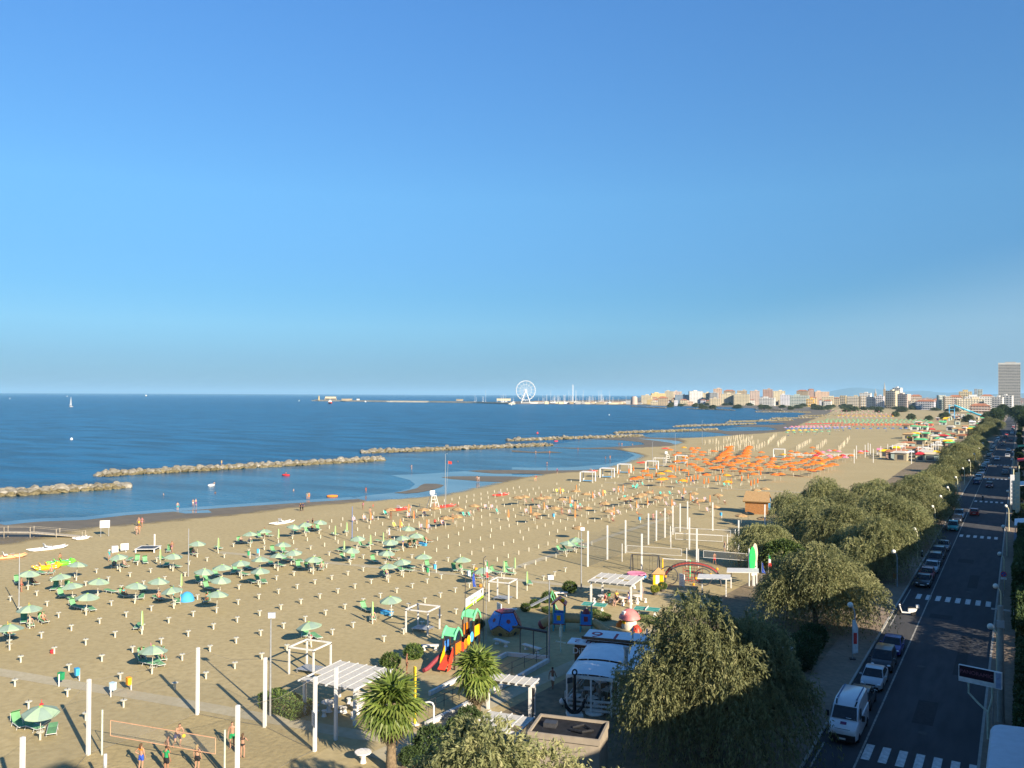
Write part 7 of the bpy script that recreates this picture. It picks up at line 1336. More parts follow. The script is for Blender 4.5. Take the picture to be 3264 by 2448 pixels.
for x0, x1, yt, D, col, st, rot, lab in [
    (360, 520, 490, 1700, 'cream', 'flat', -25, 'tall cream hotel with stacked balconies and white top storey'), (450, 570, 450, 1760, 'white', 'flat', -20, 'white penthouse block behind the tall cream hotel'), (520, 680, 535, 1640, 'pink', 'flat', -25, 'white and maroon balconied hotel below the cream one'), (770, 1010, 632, 1540, 'lilac', 'gable', -10, 'white low hotel with pitched wings at the beach'), (660, 770, 622, 1560, 'sand', 'flat', 5, 'plain beige block beside the white low hotel'), (100, 225, 570, 1700, 'white', 'flat', -30, 'white framed block with dark open side'), (220, 330, 560, 1680, 'lilac', 'flat', -10, 'pale blue grey block beside the white framed one'), (0, 95, 560, 1850, 'tan', 'flat', 10, 'brown and white block at the beach edge'), (690, 830, 560, 1900, 'salmon', 'gable', 0, 'orange gabled houses behind the white low hotel'),
    (1045, 1150, 550, 1500, 'mint', 'flat', 20, 'pale mint block with a blank side wall'), (1130, 1230, 565, 1480, 'tan', 'flat', 15, 'dark brown block beside the mint one'), (1200, 1370, 570, 1560, 'salmon', 'gable', 5, 'salmon house with a red roof'), (1310, 1650, 600, 1380, 'cream', 'flat', 8, 'long cream hotel with yellow bands and round balconies'), (1420, 1790, 565, 1480, 'white', 'flat', 8, 'long white hotel behind the yellow banded one'), (1345, 1500, 500, 1800, 'yellow', 'flat', 0, 'bright yellow stepped block above the roofs'), (1390, 1455, 475, 1830, 'yellow', 'flat', 0, 'yellow roof cabin topping the stepped block'), (1545, 1580, 465, 2000, 'blue', 'flat', 0, 'slim blue grey tower block'), (1590, 1650, 470, 2010, 'mint', 'flat', 0, 'pale twin tower block beside the slim one'), (1640, 1790, 560, 1500, 'pink', 'gable', 0, 'pale pink villa with a hipped roof'), (1790, 1930, 575, 1350, 'white', 'flat', -10, 'white balconied hotel before the trees'), (1930, 2060, 555, 1400, 'white', 'flat', -10, 'white hotel below the skyscraper'), (1500, 1740, 690, 1250, 'brick', 'gable', 0, 'low house with a wide brown roof')]:
    far_building(Z7(x0), Z7(x1), Y7(yt), D, col, lab, st, rot)
for x0, x1, yt, D, col, st, lab in [(0, 95, 175, 2250, 'salmon', 'flat', 'stepped salmon block above the seafront hotels'), (80, 260, 245, 2150, 'cream', 'flat', 'wide cream seafront block with deep balconies'), (120, 280, 205, 2350, 'tan', 'gable', 'brown roofed block behind the wide cream one'), (265, 480, 250, 2120, 'cream', 'flat', 'second wide cream seafront block'), (310, 445, 200, 2350, 'tan', 'flat', 'brown topped block behind the second cream one'), (490, 620, 205, 2200, 'pink', 'flat', 'pinkish balconied block on the seafront'), (675, 805, 182, 2300, 'brick', 'flat', 'brick and white tall block'), (625, 845, 300, 2030, 'white', 'flat', 'white modern hotel in the trees'), (815, 980, 205, 2400, 'cream', 'flat', 'cream long block on the skyline'), (920, 1050, 260, 2150, 'lilac', 'flat', 'pale small block among trees'), (1060, 1320, 268, 2050, 'mint', 'flat', 'long white hotel with turquoise balcony bands'), (1290, 1395, 315, 1980, 'amber', 'flat', 'vivid amber yellow block at the beach'), (1150, 1310, 205, 2450, 'tan', 'gable', 'tan roofed skyline block'), (1310, 1390, 185, 2500, 'brick', 'gable', 'brick gabled house on the skyline'), (1400, 1600, 215, 2400, 'salmon', 'flat', 'salmon and ochre terrace of houses'), (1510, 1760, 290, 2100, 'cream', 'flat', 'cream and pink low seafront row'), (1760, 1850, 270, 1950, 'ochre', 'flat', 'narrow brown block with yellow windows'), (1855, 2030, 282, 1900, 'sand', 'flat', 'pale brown blank-walled block by the beach'), (2040, 2200, 235, 2100, 'white', 'flat', 'white terraced block behind the blank one')]:
    far_building(Z6(x0), Z6(x1), Y6(yt), D, col, lab, st, None)
for x0, x1, yt, D, col, lab in [(1405, 1510, 190, 2350, 'cream', 'cream terraced block beside the marina'), (1500, 1650, 170, 2400, 'yellow', 'yellow stepped hotel behind the marina'), (1640, 1740, 150, 2450, 'cream', 'stepped cream hotel on the skyline by the harbour'), (1735, 1810, 152, 2450, 'pink', 'pink block on the harbour skyline'), (1745, 1890, 185, 2300, 'blue', 'blue block facing the marina'), (1880, 2020, 150, 2280, 'white', 'large white framed hotel facing the marina'), (2020, 2110, 165, 2280, 'cream', 'cream block beside the white framed hotel'), (2095, 2180, 165, 2240, 'grey', 'grey fronted block with a white end wall'), (2130, 2212, 125, 2450, 'salmon', 'tall salmon block behind the grey one')]:
    far_building(Z8(x0), Z8(x1), Y8(yt), D, col, lab, 'flat', None)
# skyline fill: smaller houses between and behind
for i in range(235):
    u = rf_.uniform(2060, 3200) if i % 3 else rf_.uniform(2500, 3264); D = rf_.uniform(2000, 3400); h = rf_.uniform(8, 19); vt = vh(u)-(h-CAM_H)*F_PX/D; w = rf_.uniform(9, 30)*F_PX/D/2
    _c, _s = rf_.choice(('white', 'cream', 'sand', 'pink', 'salmon', 'tan', 'yellow', 'lilac', 'white', 'brick')), rf_.choice(('flat', 'gable', 'gable'))
    far_building(u-w, u+w, vt, D, _c, f"small {_c} house with {'flat' if _s == 'flat' else 'tiled'} roof in the distant town", _s, None, 'houses of the distant town', None, False, 'town_house')
for i in range(110):
    u = rf_.uniform(2130, 3190); D = rf_.uniform(1450, 2300); 
    if u > 2700: D *= rf_.uniform(.72, 1.0)
    c = AT(u, vh(u), D); tree('town_tree', FCROWN, FTRUNK, c.x, c.y, rf_.uniform(.9, 1.7), rf_.uniform(0, 6), 'dark green tree between buildings of the distant town', 'tree', 'trees of the distant town', rf_.uniform(.6, 1.1))
for u, D, s in ((2905, 880, .9), (2960, 860, .7), (3010, 900, 1.1), (2855, 1000, .9), (3085, 800, 1.0), (3150, 900, 1.2), (2800, 1250, 1.0)): c = AT(u, vh(u), D); tree('beach_tree', FCROWN, FTRUNK, c.x, c.y, s, u, 'dark round tree among the far beach huts', 'tree', 'trees among the far beach huts')
# skyscraper
uc = (Z7(1885)+Z7(2145))/2; D = 1914; c = AT(uc, vh(uc), D); t = thing('skyscraper', 'grey skyscraper with white floor bands, far taller than the town', 'skyscraper', (c.x, c.y, 0), math.atan2(c.y, c.x)-math.pi/2); wv = (Z7(2145)-Z7(1885))*D/F_PX; SKY_ = FC['grey']
MB().box((0, 0, 49), (wv-1.2, 17, 98)).build('core', mat('tower_glass', (.13, .13, .13), .5, .3, .3), t)
for f in range(28): MB().box((0, 0, 3.2+f*3.42), (wv, 18.4, 1.25)).build('floor_band', mat('tower_band', (.50, .49, .46), .8, .05, .1), t)
for k in range(13): MB().box((-wv/2+.5+(wv-1)*k/12, -9.1, 48), (.5, .5, 93)).build('mullion', mat('tower_band2', (.36, .35, .33), .8), t)
MB().box((0, 0, 98.5), (wv, 18.6, 3.2)).build('crown_band', mat('tower_band', (.50, .49, .46)), t); MB().box((2, 0, 101), (wv*.5, 10, 2.5)).build('roof_plant', SKY_, t)
for x, y0, y1, lab, D in ((335, 370, 520, 'tall thin church spire above the roofs', 2300), (213, 455, 520, 'shorter domed bell tower above the roofs', 2300)):
    u = Z7(x); c = AT(u, vh(u), D); h = CAM_H-(Y7(y0)-vh(u))*D/F_PX; t = thing('bell_tower', lab, 'church tower', (c.x, c.y, 0)); MB().box((0, 0, h*.34), (5.5, 5.5, h*.68)).build('shaft', FC['tan'], t); MB().box((0, 0, h*.69), (6.2, 6.2, 1.2)).build('cornice', FC['sand'], t); MB().lathe([(2.6, 0), (1.6, h*.12), (.6, h*.24), (.15, h*.31)], 8, (0, 0, h*.69)).build('spire', FC['grey'], t)
# ferris wheel
D = 2400; u, v = 1632+118*S816, 1180+175*S816; c = AT(u, v, D); t = thing('ferris_wheel', 'tall white ferris wheel on the harbour front', 'ferris wheel', (c.x, c.y, 0), math.atan2(c.y, c.x)-math.pi/2+.12); rw = 30.3*D/F_PX; hz_ = c.z; WW = mat('wheel_white', (.72, .71, .69), .5, .04, .1)
for y in (-1.6, 1.6): MB().tube([(rw*math.cos(k*math.pi/28), y, hz_+rw*math.sin(k*math.pi/28)) for k in range(57)], .58, 6).build('rim', WW, t); MB().tube([(rw*.62*math.cos(k*math.pi/14), y*.8, hz_+rw*.62*math.sin(k*math.pi/14)) for k in range(29)], .22, 5).build('inner_ring', WW, t)
for k in range(14): a = 2*math.pi*k/14+.1; MB().tube([(0, 0, hz_), (rw*math.cos(a), 0, hz_+rw*math.sin(a))], .30, 5).build('spoke', WW, t)
for k in range(28): a = 2*math.pi*k/28; MB().ball((rw*1.035*math.cos(a), 0, hz_+rw*1.035*math.sin(a)-.6), 1.1, 8).build('gondola', WW, t)
for s in (-1, 1):
    for y in (-4, 4): MB().tube([(0, y*.5, hz_), (s*13, y*1.3, 0)], [.9, 1.1], 6).build('support_leg', WW, t)
MB().lathe([(2.2, -3), (2.4, 0), (2.2, 3)], 12, (0, 0, 0)).build('hub', WW, t, (0, 0, hz_)).rotation_euler = (R(90), 0, 0); MB().box((0, 0, 1.5), (24, 12, 3)).build('platform', FC['grey'], t)
# harbour mole with its end building and lighthouse
ROCKF = mat('mole_stone', (.46, .41, .32), .9, .15, .05)
pts = [W('J', x, y) for x, y in ((500, 212), (800, 216), (1150, 221), (1500, 224), (1900, 230), (2212, 240))]; t = thing('harbour_mole', 'long low stone harbour mole reaching into the sea', 'mole', (pts[0].x, pts[0].y, 0)); o0 = pts[0]
for a, b in zip(pts, pts[1:]): q = [(a-o0), (b-o0)]; d = (q[1]-q[0]); nn = Vector((-d.y, d.x, 0)).normalized()*9; MB().prism([(q[0]-nn)[:2], (q[1]-nn)[:2], (q[1]+nn)[:2], (q[0]+nn)[:2]], -1, 2.6).build('stone_section', ROCKF, t); m_ = (q[0]+q[1])/2; MB().box((m_.x, m_.y, 3.4), (d.length*.96, 2.0, 1.8), math.atan2(d.y, d.x)).build('parapet', FC['sand'], t)
def on_mole(x, y): p = W('J', x, y); return p
p = on_mole(645, 213); t = thing('mole_restaurant', 'two storey restaurant with flat roof at the mole end', 'building', (p.x, p.y, 2.5), math.atan2(p.y, p.x)-math.pi/2); k = depth(p)/F_PX*S816; MB().box((0, 0, 3), (100*k, 10, 6)).build('wall', FC['sand'], t); MB().box((0, -1, 6.6), (108*k, 13, 1.2)).build('roof', FC['tan'], t); MB().box((0, -5.1, 3.3), (90*k, .3, 2.4)).build('glass_front', WIN, t); MB().box((0, 0, 9.5), (92*k, 9, 5)).build('upper_floor', FC['cream'], t); MB().box((0, 0, 12.4), (98*k, 11, .9)).build('upper_roof', FC['sand'], t)
p = on_mole(543, 213); t = thing('lighthouse', 'small yellow harbour light at the tip of the mole', 'lighthouse', (p.x, p.y, 2.5)); MB().lathe([(2.4, 0), (1.9, 12), (2.6, 12.2), (2.6, 13)], 10).build('tower', FC['yellow'], t); MB().lathe([(1.3, 13), (1.3, 15.5), (.2, 16.8)], 10).build('lantern', FC['tan'], t)
for x0, x1, h, col, lab in ((740, 830, 6, 'tan', 'dark low sheds on the mole'), (870, 895, 6, 'white', 'white hut on the mole'), (1730, 1790, 5, 'tan', 'brown pavilion on the mole'), (2080, 2200, 8, 'cream', 'flat roofed harbour cafe beside the ferris wheel')):
    p = on_mole((x0+x1)/2, 216); k = depth(p)/F_PX*S816; t = thing('mole_hut', lab, 'building', (p.x, p.y, 2.5), math.atan2(p.y, p.x)-math.pi/2); MB().box((0, 0, h/2), ((x1-x0)*k, 8, h)).build('wall', FC[col], t); MB().box((0, -.5, h+.3), ((x1-x0)*k*1.06, 10, .6)).build('roof', FC['sand'], t)
# marina yachts
HULL = MB(); HULL = loft([[(-.2, -6, 1.2), (.2, -6, 1.2), (.2, -6, 1.4), (-.2, -6, 1.4)], [(-1.2, -3, .1), (1.2, -3, .1), (1.7, -3, 1.3), (-1.7, -3, 1.3)], [(-1.3, 2, .0), (1.3, 2, .0), (1.9, 2, 1.2), (-1.9, 2, 1.2)], [(-1.2, 6, .2), (1.2, 6, .2), (1.6, 6, 1.2), (-1.6, 6, 1.2)]]).box((0, 1, 1.6), (2.2, 5, .8)).mesh('hull', FW, True); MAST = MB().tube([(0, -.5, 1), (0, -.5, 20)], [.26, .18], 5).tube([(0, -.5, 3), (0, 4.6, 3.1)], .2, 5).mesh('mast', WW)
for i in range(120):
    x = rf_.choice((rf_.uniform(230, 1000), rf_.uniform(330, 820), rf_.uniform(1200, 1500))) if i < 105 else rf_.uniform(-330, 20); u = 1632+x*S816; D = rf_.uniform(2380, 2750); c = AT(u, vh(u), D); k = rf_.uniform(.7, 1.35) if rf_.random() < .93 else 1.9
    t = thing('moored_yacht', 'moored white yacht with bare mast in the marina', 'yacht', (c.x, c.y, 0), rf_.uniform(0, 6), 'yachts moored in the marina', (1, 1, 1)); ob('hull', HULL, t); ob('mast', MAST, t, (0, 0, 0), 0, (1, 1, k))
u = 1632+526*S816; c = AT(u, vh(u), 2400); tag(MB().tube([(0, 0, 0), (0, 0, 24+33*2400/2720)], [1.2, .7], 6).build('tall_mast', WW, None, (c.x, c.y, 0)), 'tallest white mast standing above the marina', 'mast')
u = 1632+1057*S816; c = AT(u, vh(u), 2230); t = thing('round_tower', 'round brown tower at the harbour front', 'tower', (c.x, c.y, 0)); MB().lathe([(8.5, 0), (8, 10), (7.6, 18), (5, 21)], 14).build('wall', FC['pink'], t, smooth=True); MB().box((-14, 0, 5), (14, 10, 10)).build('annex', FC['white'], t)
for i in range(46):
    x = rf_.uniform(190, 1250); u = 1632+x*S816; c = AT(u, vh(u), rf_.uniform(2230, 2420)); w = rf_.uniform(8, 26); t = thing('harbour_shed', 'low pale harbour building before the marina masts', 'building', (c.x, c.y, 0), math.atan2(c.y, c.x)-math.pi/2+rf_.uniform(-.3, .3), 'low harbour buildings'); h = rf_.uniform(3, 6.5); MB().box((0, 0, h/2), (w, 8, h)).build('wall', FC[rf_.choice(('white', 'sand', 'grey', 'cream', 'tan'))], t); MB().box((0, 0, h+.2), (w*1.06, 9, .5)).build('roof', rf_.choice((FLATR, BALC, TILE)), t)
# ships and sails at sea
def ship(lab, p, L, m, kind, rz=None):
    t = thing('motor_ship' if kind != 'sail' else 'sailing_boat', lab, 'boat', (p.x, p.y, 0), rz if rz is not None else math.atan2(p.y, p.x), None); b = L*.16
    loft([[(-L/2, -b*.1, L*.14), (-L/2, b*.1, L*.14), (-L/2, b*.1, L*.15), (-L/2, -b*.1, L*.15)], [(-L*.3, -b*.7, .1), (-L*.3, b*.7, .1), (-L*.3, b, L*.12), (-L*.3, -b, L*.12)], [(L*.2, -b*.8, 0), (L*.2, b*.8, 0), (L*.2, b, L*.10), (L*.2, -b, L*.10)], [(L/2, -b*.7, .2), (L/2, b*.7, .2), (L/2, b*.9, L*.11), (L/2, -b*.9, L*.11)]]).build('hull', m, t, smooth=True)
    if kind == 'sail':
        MB().tube([(0, 0, L*.1), (0, 0, L*1.5)], L*.012, 6).build('mast', WW, t); MB().plate([(L*.03, 0, L*.2), (L*.42, L*.05, L*.2), (L*.05, 0, L*1.45)], .08).build('main_sail', FW, t); MB().plate([(-L*.03, 0, L*1.25), (-L*.40, 0, L*.17), (-L*.04, L*.05, L*.22)], .08).build('jib', FW, t)
    else:
        MB().box((L*.05, 0, L*.16), (L*.5, b*1.3, L*.1)).build('cabin', FW, t); MB().box((0, 0, L*.235), (L*.3, b*1.0, L*.05)).build('bridge', FW, t); MB().tube([(L*.1, 0, L*.2), (L*.1, 0, L*.42)], L*.01, 5).build('mast', WW, t)
        for k in range(4): MB().box((-L*.1+L*.11*k, -b*.66, L*.165), (L*.06, .1, L*.03)).build('window', WIN, t)
ship('white sailing boat under full sail on the open sea', W('I', 612, 182), 11.5, FW, 'sail', 2.2); ship('red hulled excursion boat off the mole end', W('J', 640, 236), 34*2.6/2.2*.8, FRd, 'motor'); ship('white fishing boat alongside the mole', W('J', 945, 225), 17, FW, 'motor'); ship('cream ferry near the horizon', AT(1262*S816, 1230+90*S816+.0, 1).to_2d() and Vector((*(AT(1262*S816, vh(465), 6000).to_2d()), 0)), 42, CREAM, 'motor'); ship('small white launch near the horizon', Vector((*(AT(580*S816, vh(214), 5200).to_2d()), 0)), 18, FW, 'motor'); ship('tiny white boat far out at sea', W('I', 85, 113), 12, FW, 'motor'); ship('tiny white boat out beyond the mole light', W('J', 372, 214), 12, FW, 'motor'); ship('small white boat before the ferris wheel', W('K', -5, 305), 10, FW, 'motor')
for z_, x_, y_, lab in (('I', 618, 463, 'white buoy on the open sea'), ('K', 220, 546, 'red buoy beyond the breakwater'), ('K', 840, 388, 'white buoy on the bay')): p = W(z_, x_, y_); tag(MB().lathe([(.5, -.3), (.7, .1), (.4, .6), (.1, 1.0)], 10).build('buoy', FW if 'white' in lab else FRd, None, p, 0, True), lab, 'buoy')
# water slides and beach huts along the far beach
u = Z7(1400); c = AT(u, vh(u), 930); t = thing('water_slides', 'blue and yellow water slides on a scaffold tower', 'water slide', (c.x, c.y, 0), math.atan2(c.y, c.x)-math.pi/2); TQ = mat('slide_turquoise', (.08, .42, .55), .5)
for x in (-14, -9): 
    for y in (-3, 3): MB().tube([(x, y, 0), (x, y, 15)], .35, 6).build('tower_leg', PSKY, t)
for z in (5, 10, 14.5): MB().box((-11.5, 0, z), (6.4, 7, .5)).build('platform', TQ, t)
for y, m, x1 in ((-3, TQ, 26), (0, PYE, 20), (3, PSKY, 24)): MB().tube([(-9, y, 14.5), (-2, y-2, 11.5), (6, y+2, 8), (13, y-2, 5), (x1, y, 1.2)], 1.0, 8).build('slide_tube', m, t, smooth=True); MB().tube([(6, y+2, 0), (6, y+2, 8)], .3, 5).build('slide_support', PSKY, t)
RC = [REDC, YELC, GRNC, FLATR, CREAM, TILE, TILE, FLATR, FLATR, STRAW]
for i in range(100):
    y = 345+rf_.random()**1.1*880; x = rf_.uniform(-46, -27) if y < 500 else rf_.uniform(-75, -25); w, d, h = rf_.uniform(2.5, 6), rf_.uniform(2.5, 5), rf_.uniform(2.2, 3.0); m = rf_.choice(RC)
    t = thing('beach_hut', 'low beach club hut with coloured roof along the far beach', 'hut', (x, y, .03), rf_.uniform(-.2, .3), 'huts of the far beach clubs'); MB().box((0, 0, h/2), (w, d, h)).build('wall', rf_.choice((FC['white'], FC['sand'], FC['brick'], FC['mint'], FC['cream'])), t); MB().box((0, 0, h+.35), (w*1.2, d*1.25, .7), 0, 0, .5).build('roof', m, t); MB().box((0, -d/2-.02, h*.45), (w*.5, .06, h*.6)).build('opening', WIN, t)
for x0, x1, y0, y1, m, lab in ((640, 755, 1110, 1165, YELC, 'yellow canopy stall with red sides near the far courts'), (1140, 1245, 1060, 1100, YELC, 'long yellow canopy among the far huts'), (1215, 1300, 1115, 1150, ORY, 'orange canopy at the edge of the trees'), (1070, 1170, 892, 945, GRNC, 'bright green hut roof among the far huts'), (1125, 1245, 1195, 1240, CANV, 'white round tent beside the tamarisks'), (1605, 1790, 895, 960, BALC, 'white roofed bar with red front near the road'), (1480, 1560, 895, 950, CANV, 'white gabled kiosk with open front'), (640, 770, 1300, 1362, CANV, 'pale tent beside the far court posts'), (232, 310, 1265, 1350, PINK, 'pink and white stall before the far courts'), (380, 416, 1285, 1335, YELC, 'small yellow stall before the far courts'), (800, 930, 1268, 1335, BALC, 'long white shelter among the far court posts')):
    u0, u1 = Z7(x0), Z7(x1); vb = Y7(y1); p = PX((u0+u1)/2, vb); k = depth(p)/F_PX; w = (u1-u0)*k; h = (vb-Y7(y0))*k; t = thing('beach_stall', lab, 'stall', (p.x, p.y, .03), math.atan2(p.y, p.x)-math.pi/2); MB().box((0, 2, h*.4), (w*.9, 3.6, h*.75)).build('wall', FC['brick'] if 'red' in lab else FC['white'], t); MB().box((0, 1.6, h*.88), (w, 5.4, h*.25), 0, 0, 1, (.92, .5)).build('canopy', m, t)
    for s in (-1, 1): MB().tube([(s*w*.45, -.8, 0), (s*w*.45, -.8, h*.78)], .08, 5).build('post', WHITE, t)
a, b = W('L', 200, 880), W('L', 750, 885); t = thing('white_fence', 'white post and rail fence across the sand behind the orange umbrellas', 'fence', (a.x, a.y, 0)); d = b-a; n = 16
for i in range(n+1): q = d*(i/n); MB().box((q.x, q.y, .6), (.16, .16, 1.2)).build('post', WHITE, t)
for z in (.45, .85, 1.15): MB().tube([(0, 0, z), (d.x, d.y, z)], .05, 5).build('rail', WHITE, t)
# ================================================================ PEOPLE
SK = [mat('skin_a', (.33, .165, .10), .55, .08, 4), mat('skin_b', (.39, .22, .145), .55, .08, 4), mat('skin_c', (.22, .105, .06), .55, .08, 4), mat('skin_d', (.44, .27, .20), .55, .08, 4)]
HAIR = [mat('hair_dark', (.03, .02, .015), .7), mat('hair_brown', (.09, .05, .025), .7), mat('hair_grey', (.35, .33, .30), .7), mat('hair_fair', (.32, .22, .10), .7)]
CL = {k: mat('cloth_'+k, c, .85, .1, 6) for k, c in dict(blue=(.03, .08, .42), green=(.02, .28, .10), black=(.015, .015, .018), white=(.72, .71, .69), red=(.55, .03, .04), teal=(.03, .30, .32), purple=(.14, .03, .18), pink=(.62, .20, .30), orange=(.75, .22, .03), yellow=(.72, .52, .04), navy=(.02, .03, .10), grey=(.22, .22, .24)).items()}
BONES = {}
def joints(pose):
    J = dict(pelvis=(0, 0, .93), spine=(0, .01, 1.12), chest=(0, 0, 1.33), neck=(0, -.01, 1.48), jaw=(0, .02, 1.56), head=(0, .02, 1.65), crown=(0, .0, 1.74), nose=(0, .115, 1.63))
    for s, n in ((-1, 'l'), (1, 'r')):
        J.update({'hip'+n: (s*.10, 0, .88), 'knee'+n: (s*.11, .02, .48), 'ankle'+n: (s*.11, -.03, .08), 'toe'+n: (s*.13, .14, .03), 'shoulder'+n: (s*.18, 0, 1.41), 'elbow'+n: (s*.25, -.03, 1.13), 'wrist'+n: (s*.26, .06, .88), 'ear'+n: (s*.085, .0, 1.64)})
    def mv(**k):
        for a, b in k.items(): J[a] = b
    if pose == 'walk': mv(kneel=(-.11, .16, .5), anklel=(-.11, .20, .08), toel=(-.12, .38, .06), kneer=(.11, -.02, .47), ankler=(.11, -.30, .13), toer=(.12, -.16, .03), wristl=(-.25, -.18, .92), elbowl=(-.24, -.14, 1.14), wristr=(.25, .22, .95), elbowr=(.24, .04, 1.13))
    if pose == 'hips': mv(elbowl=(-.40, -.08, 1.15), wristl=(-.20, .06, 1.00), kneel=(-.13, .03, .48), anklel=(-.14, -.02, .08), toel=(-.18, .14, .03))
    if pose == 'reach': mv(elbowl=(-.30, .12, 1.18), wristl=(-.30, .38, 1.10), elbowr=(.30, .10, 1.18), wristr=(.28, .36, 1.08))
    if pose == 'hit':   # leaning forward at the ball, knees bent
        mv(pelvis=(0, -.10, .82), spine=(0, .0, 1.0), chest=(0, .14, 1.18), neck=(0, .22, 1.32), jaw=(0, .28, 1.38), head=(0, .30, 1.47), crown=(0, .29, 1.56), nose=(0, .40, 1.44), hipl=(-.10, -.1, .78), hipr=(.10, -.1, .78), kneel=(-.16, .14, .45), kneer=(.16, .06, .44), anklel=(-.17, -.04, .08), ankler=(.18, -.22, .10), toel=(-.19, .13, .03), toer=(.2, -.06, .03), shoulderl=(-.18, .16, 1.26), shoulderr=(.18, .16, 1.26), elbowl=(-.22, .34, 1.08), elbowr=(.22, .34, 1.08), wristl=(-.08, .54, 1.00), wristr=(.08, .54, 1.00), earl=(-.085, .28, 1.46), earr=(.085, .28, 1.46))
    if pose in ('sit', 'recline'):
        b = .0 if pose == 'sit' else -.34; z = .47
        mv(pelvis=(0, 0, z), spine=(0, b*.35, z+.19), chest=(0, b*.75, z+.40), neck=(0, b*1.0, z+.54), jaw=(0, b+.04, z+.62), head=(0, b+.04, z+.71), crown=(0, b+.02, z+.80), nose=(0, b+.135, z+.69))
        for s, n in ((-1, 'l'), (1, 'r')):
            if pose == 'sit': k = {'hip'+n: (s*.1, .06, z), 'knee'+n: (s*.13, .44, z+.02), 'ankle'+n: (s*.13, .48, .09), 'toe'+n: (s*.14, .66, .04)}
            else: k = {'hip'+n: (s*.1, .08, z), 'knee'+n: (s*.13, .48, z+.12), 'ankle'+n: (s*.12, .90, z-.02), 'toe'+n: (s*.14, .98, z+.13)}
            k.update({'shoulder'+n: (s*.18, b*.85, z+.47), 'elbow'+n: (s*.28, b*.5+.02, z+.22), 'wrist'+n: (s*.2, b*.1+.22, z+.14), 'ear'+n: (s*.085, b+.03, z+.70)}); mv(**k)
    return J
RAD = dict(pelvis=(.145, .105), spine=(.125, .09), chest=(.155, .105), neck=(.062, .062), jaw=(.062, .07), head=(.076, .096), crown=(.055, .065), nose=(.015, .015), hip=(.092, .098), knee=(.058, .06), ankle=(.038, .045), toe=(.035, .028), shoulder=(.060, .058), elbow=(.041, .041), wrist=(.027, .030), ear=(.014, .018), palm=(.036, .020), fin=(.010, .010), tip=(.008, .008))
def person_meshes(pose):
    J = joints(pose)
    for n, s in (('l', -1), ('r', 1)):
        w = Vector(J['wrist'+n]); e = Vector(J['elbow'+n]); d = (w-e).normalized(); side = d.cross(Vector((s, 0, .1))).normalized(); pm = w+d*.07; J['palm'+n] = tuple(pm)
        for k in range(4):
            b0 = pm+d*.045+side*(k-1.5)*.021; J[f'fin{n}{k}'] = tuple(b0); J[f'tip{n}{k}'] = tuple(b0+d*(.055, .066, .062, .048)[k]+Vector((-s*.025, 0, 0)))
        J['fin'+n+'4'] = tuple(w+d*.04+side*-.045); J['tip'+n+'4'] = tuple(w+d*.085+side*-.065)
    E = [('pelvis', 'spine'), ('spine', 'chest'), ('chest', 'neck'), ('neck', 'jaw'), ('jaw', 'head'), ('head', 'crown'), ('head', 'nose')]
    for n in 'lr':
        E += [('pelvis', 'hip'+n), ('hip'+n, 'knee'+n), ('knee'+n, 'ankle'+n), ('ankle'+n, 'toe'+n), ('chest', 'shoulder'+n), ('shoulder'+n, 'elbow'+n), ('elbow'+n, 'wrist'+n), ('wrist'+n, 'palm'+n), ('head', 'ear'+n)]+[('palm'+n, f'fin{n}{k}') for k in range(4)]+[(f'fin{n}{k}', f'tip{n}{k}') for k in range(5)]+[('palm'+n, 'fin'+n+'4')]
    names = list(J); idx = {k: i for i, k in enumerate(names)}
    me = bpy.data.meshes.new('person'); me.from_pydata([J[k] for k in names], [(idx[a], idx[b]) for a, b in E], []); o = bpy.data.objects.new('person_tmp', me); COL.objects.link(o)
    md = o.modifiers.new('skin', 'SKIN'); md.branch_smoothing = .3; sv = me.skin_vertices[0].data if me.skin_vertices else None
    if sv is None:
        bm = bmesh.new(); bm.from_mesh(me); bm.verts.layers.skin.verify(); bm.to_mesh(me); bm.free(); sv = me.skin_vertices[0].data
    for k, i in idx.items():
        base = k.rstrip('0123456789'); base = base if base in RAD else base[:-1]; base = base if base in RAD else base.rstrip('lr'); r = RAD[base]; sv[i].radius = r
        sv[i].use_root = (k == 'pelvis')
    sb = o.modifiers.new('sub', 'SUBSURF'); sb.levels = 1; sb.render_levels = 1
    bpy.context.view_layer.update(); dg = bpy.context.evaluated_depsgraph_get(); body = bpy.data.meshes.new_from_object(o.evaluated_get(dg)); bpy.data.objects.remove(o)
    body.name = 'person'; body.materials.clear(); body.materials.append(SK[0]); body.polygons.foreach_set('use_smooth', [True]*len(body.polygons))
    segs = [(a, b, Vector(J[a]), Vector(J[b])) for a, b in E]
    def near(c):
        best = None
        for a, b, p, q in segs:
            d = q-p; L = d.length_squared; u = 0 if L < 1e-9 else max(0, min(1, (c-p).dot(d)/L)); dist = (c-p-d*u).length
            if best is None or dist < best[0]: best = (dist, a, b, u)
        return best[1:]
    reg = []
    for f in body.polygons:
        a, b, u = near(f.center); r = 'other'
        if b in ('head', 'crown', 'nose') or a == 'head': r = 'head'
        elif a == 'jaw': r = 'head'
        elif b in ('spine',): r = 'belly' if u > .35 else 'pelvis'
        elif b in ('chest',): r = 'chest' if u > .45 else 'belly'
        elif b == 'neck': r = 'chest' if u < .5 else 'other'
        elif a == 'chest': r = 'chest'
        elif a == 'pelvis': r = 'pelvis'
        elif b.startswith('knee'): r = 'thigh' if u < .55 else 'other'
        elif b.startswith('elbow'): r = 'sleeve' if u < .45 else 'other'
        elif b.startswith('ankle'): r = 'calf'
        reg.append(r)
    hd = Vector(J['head']); ns = (Vector(J['nose'])-hd).normalized(); upv = (Vector(J['crown'])-Vector(J['jaw'])).normalized()
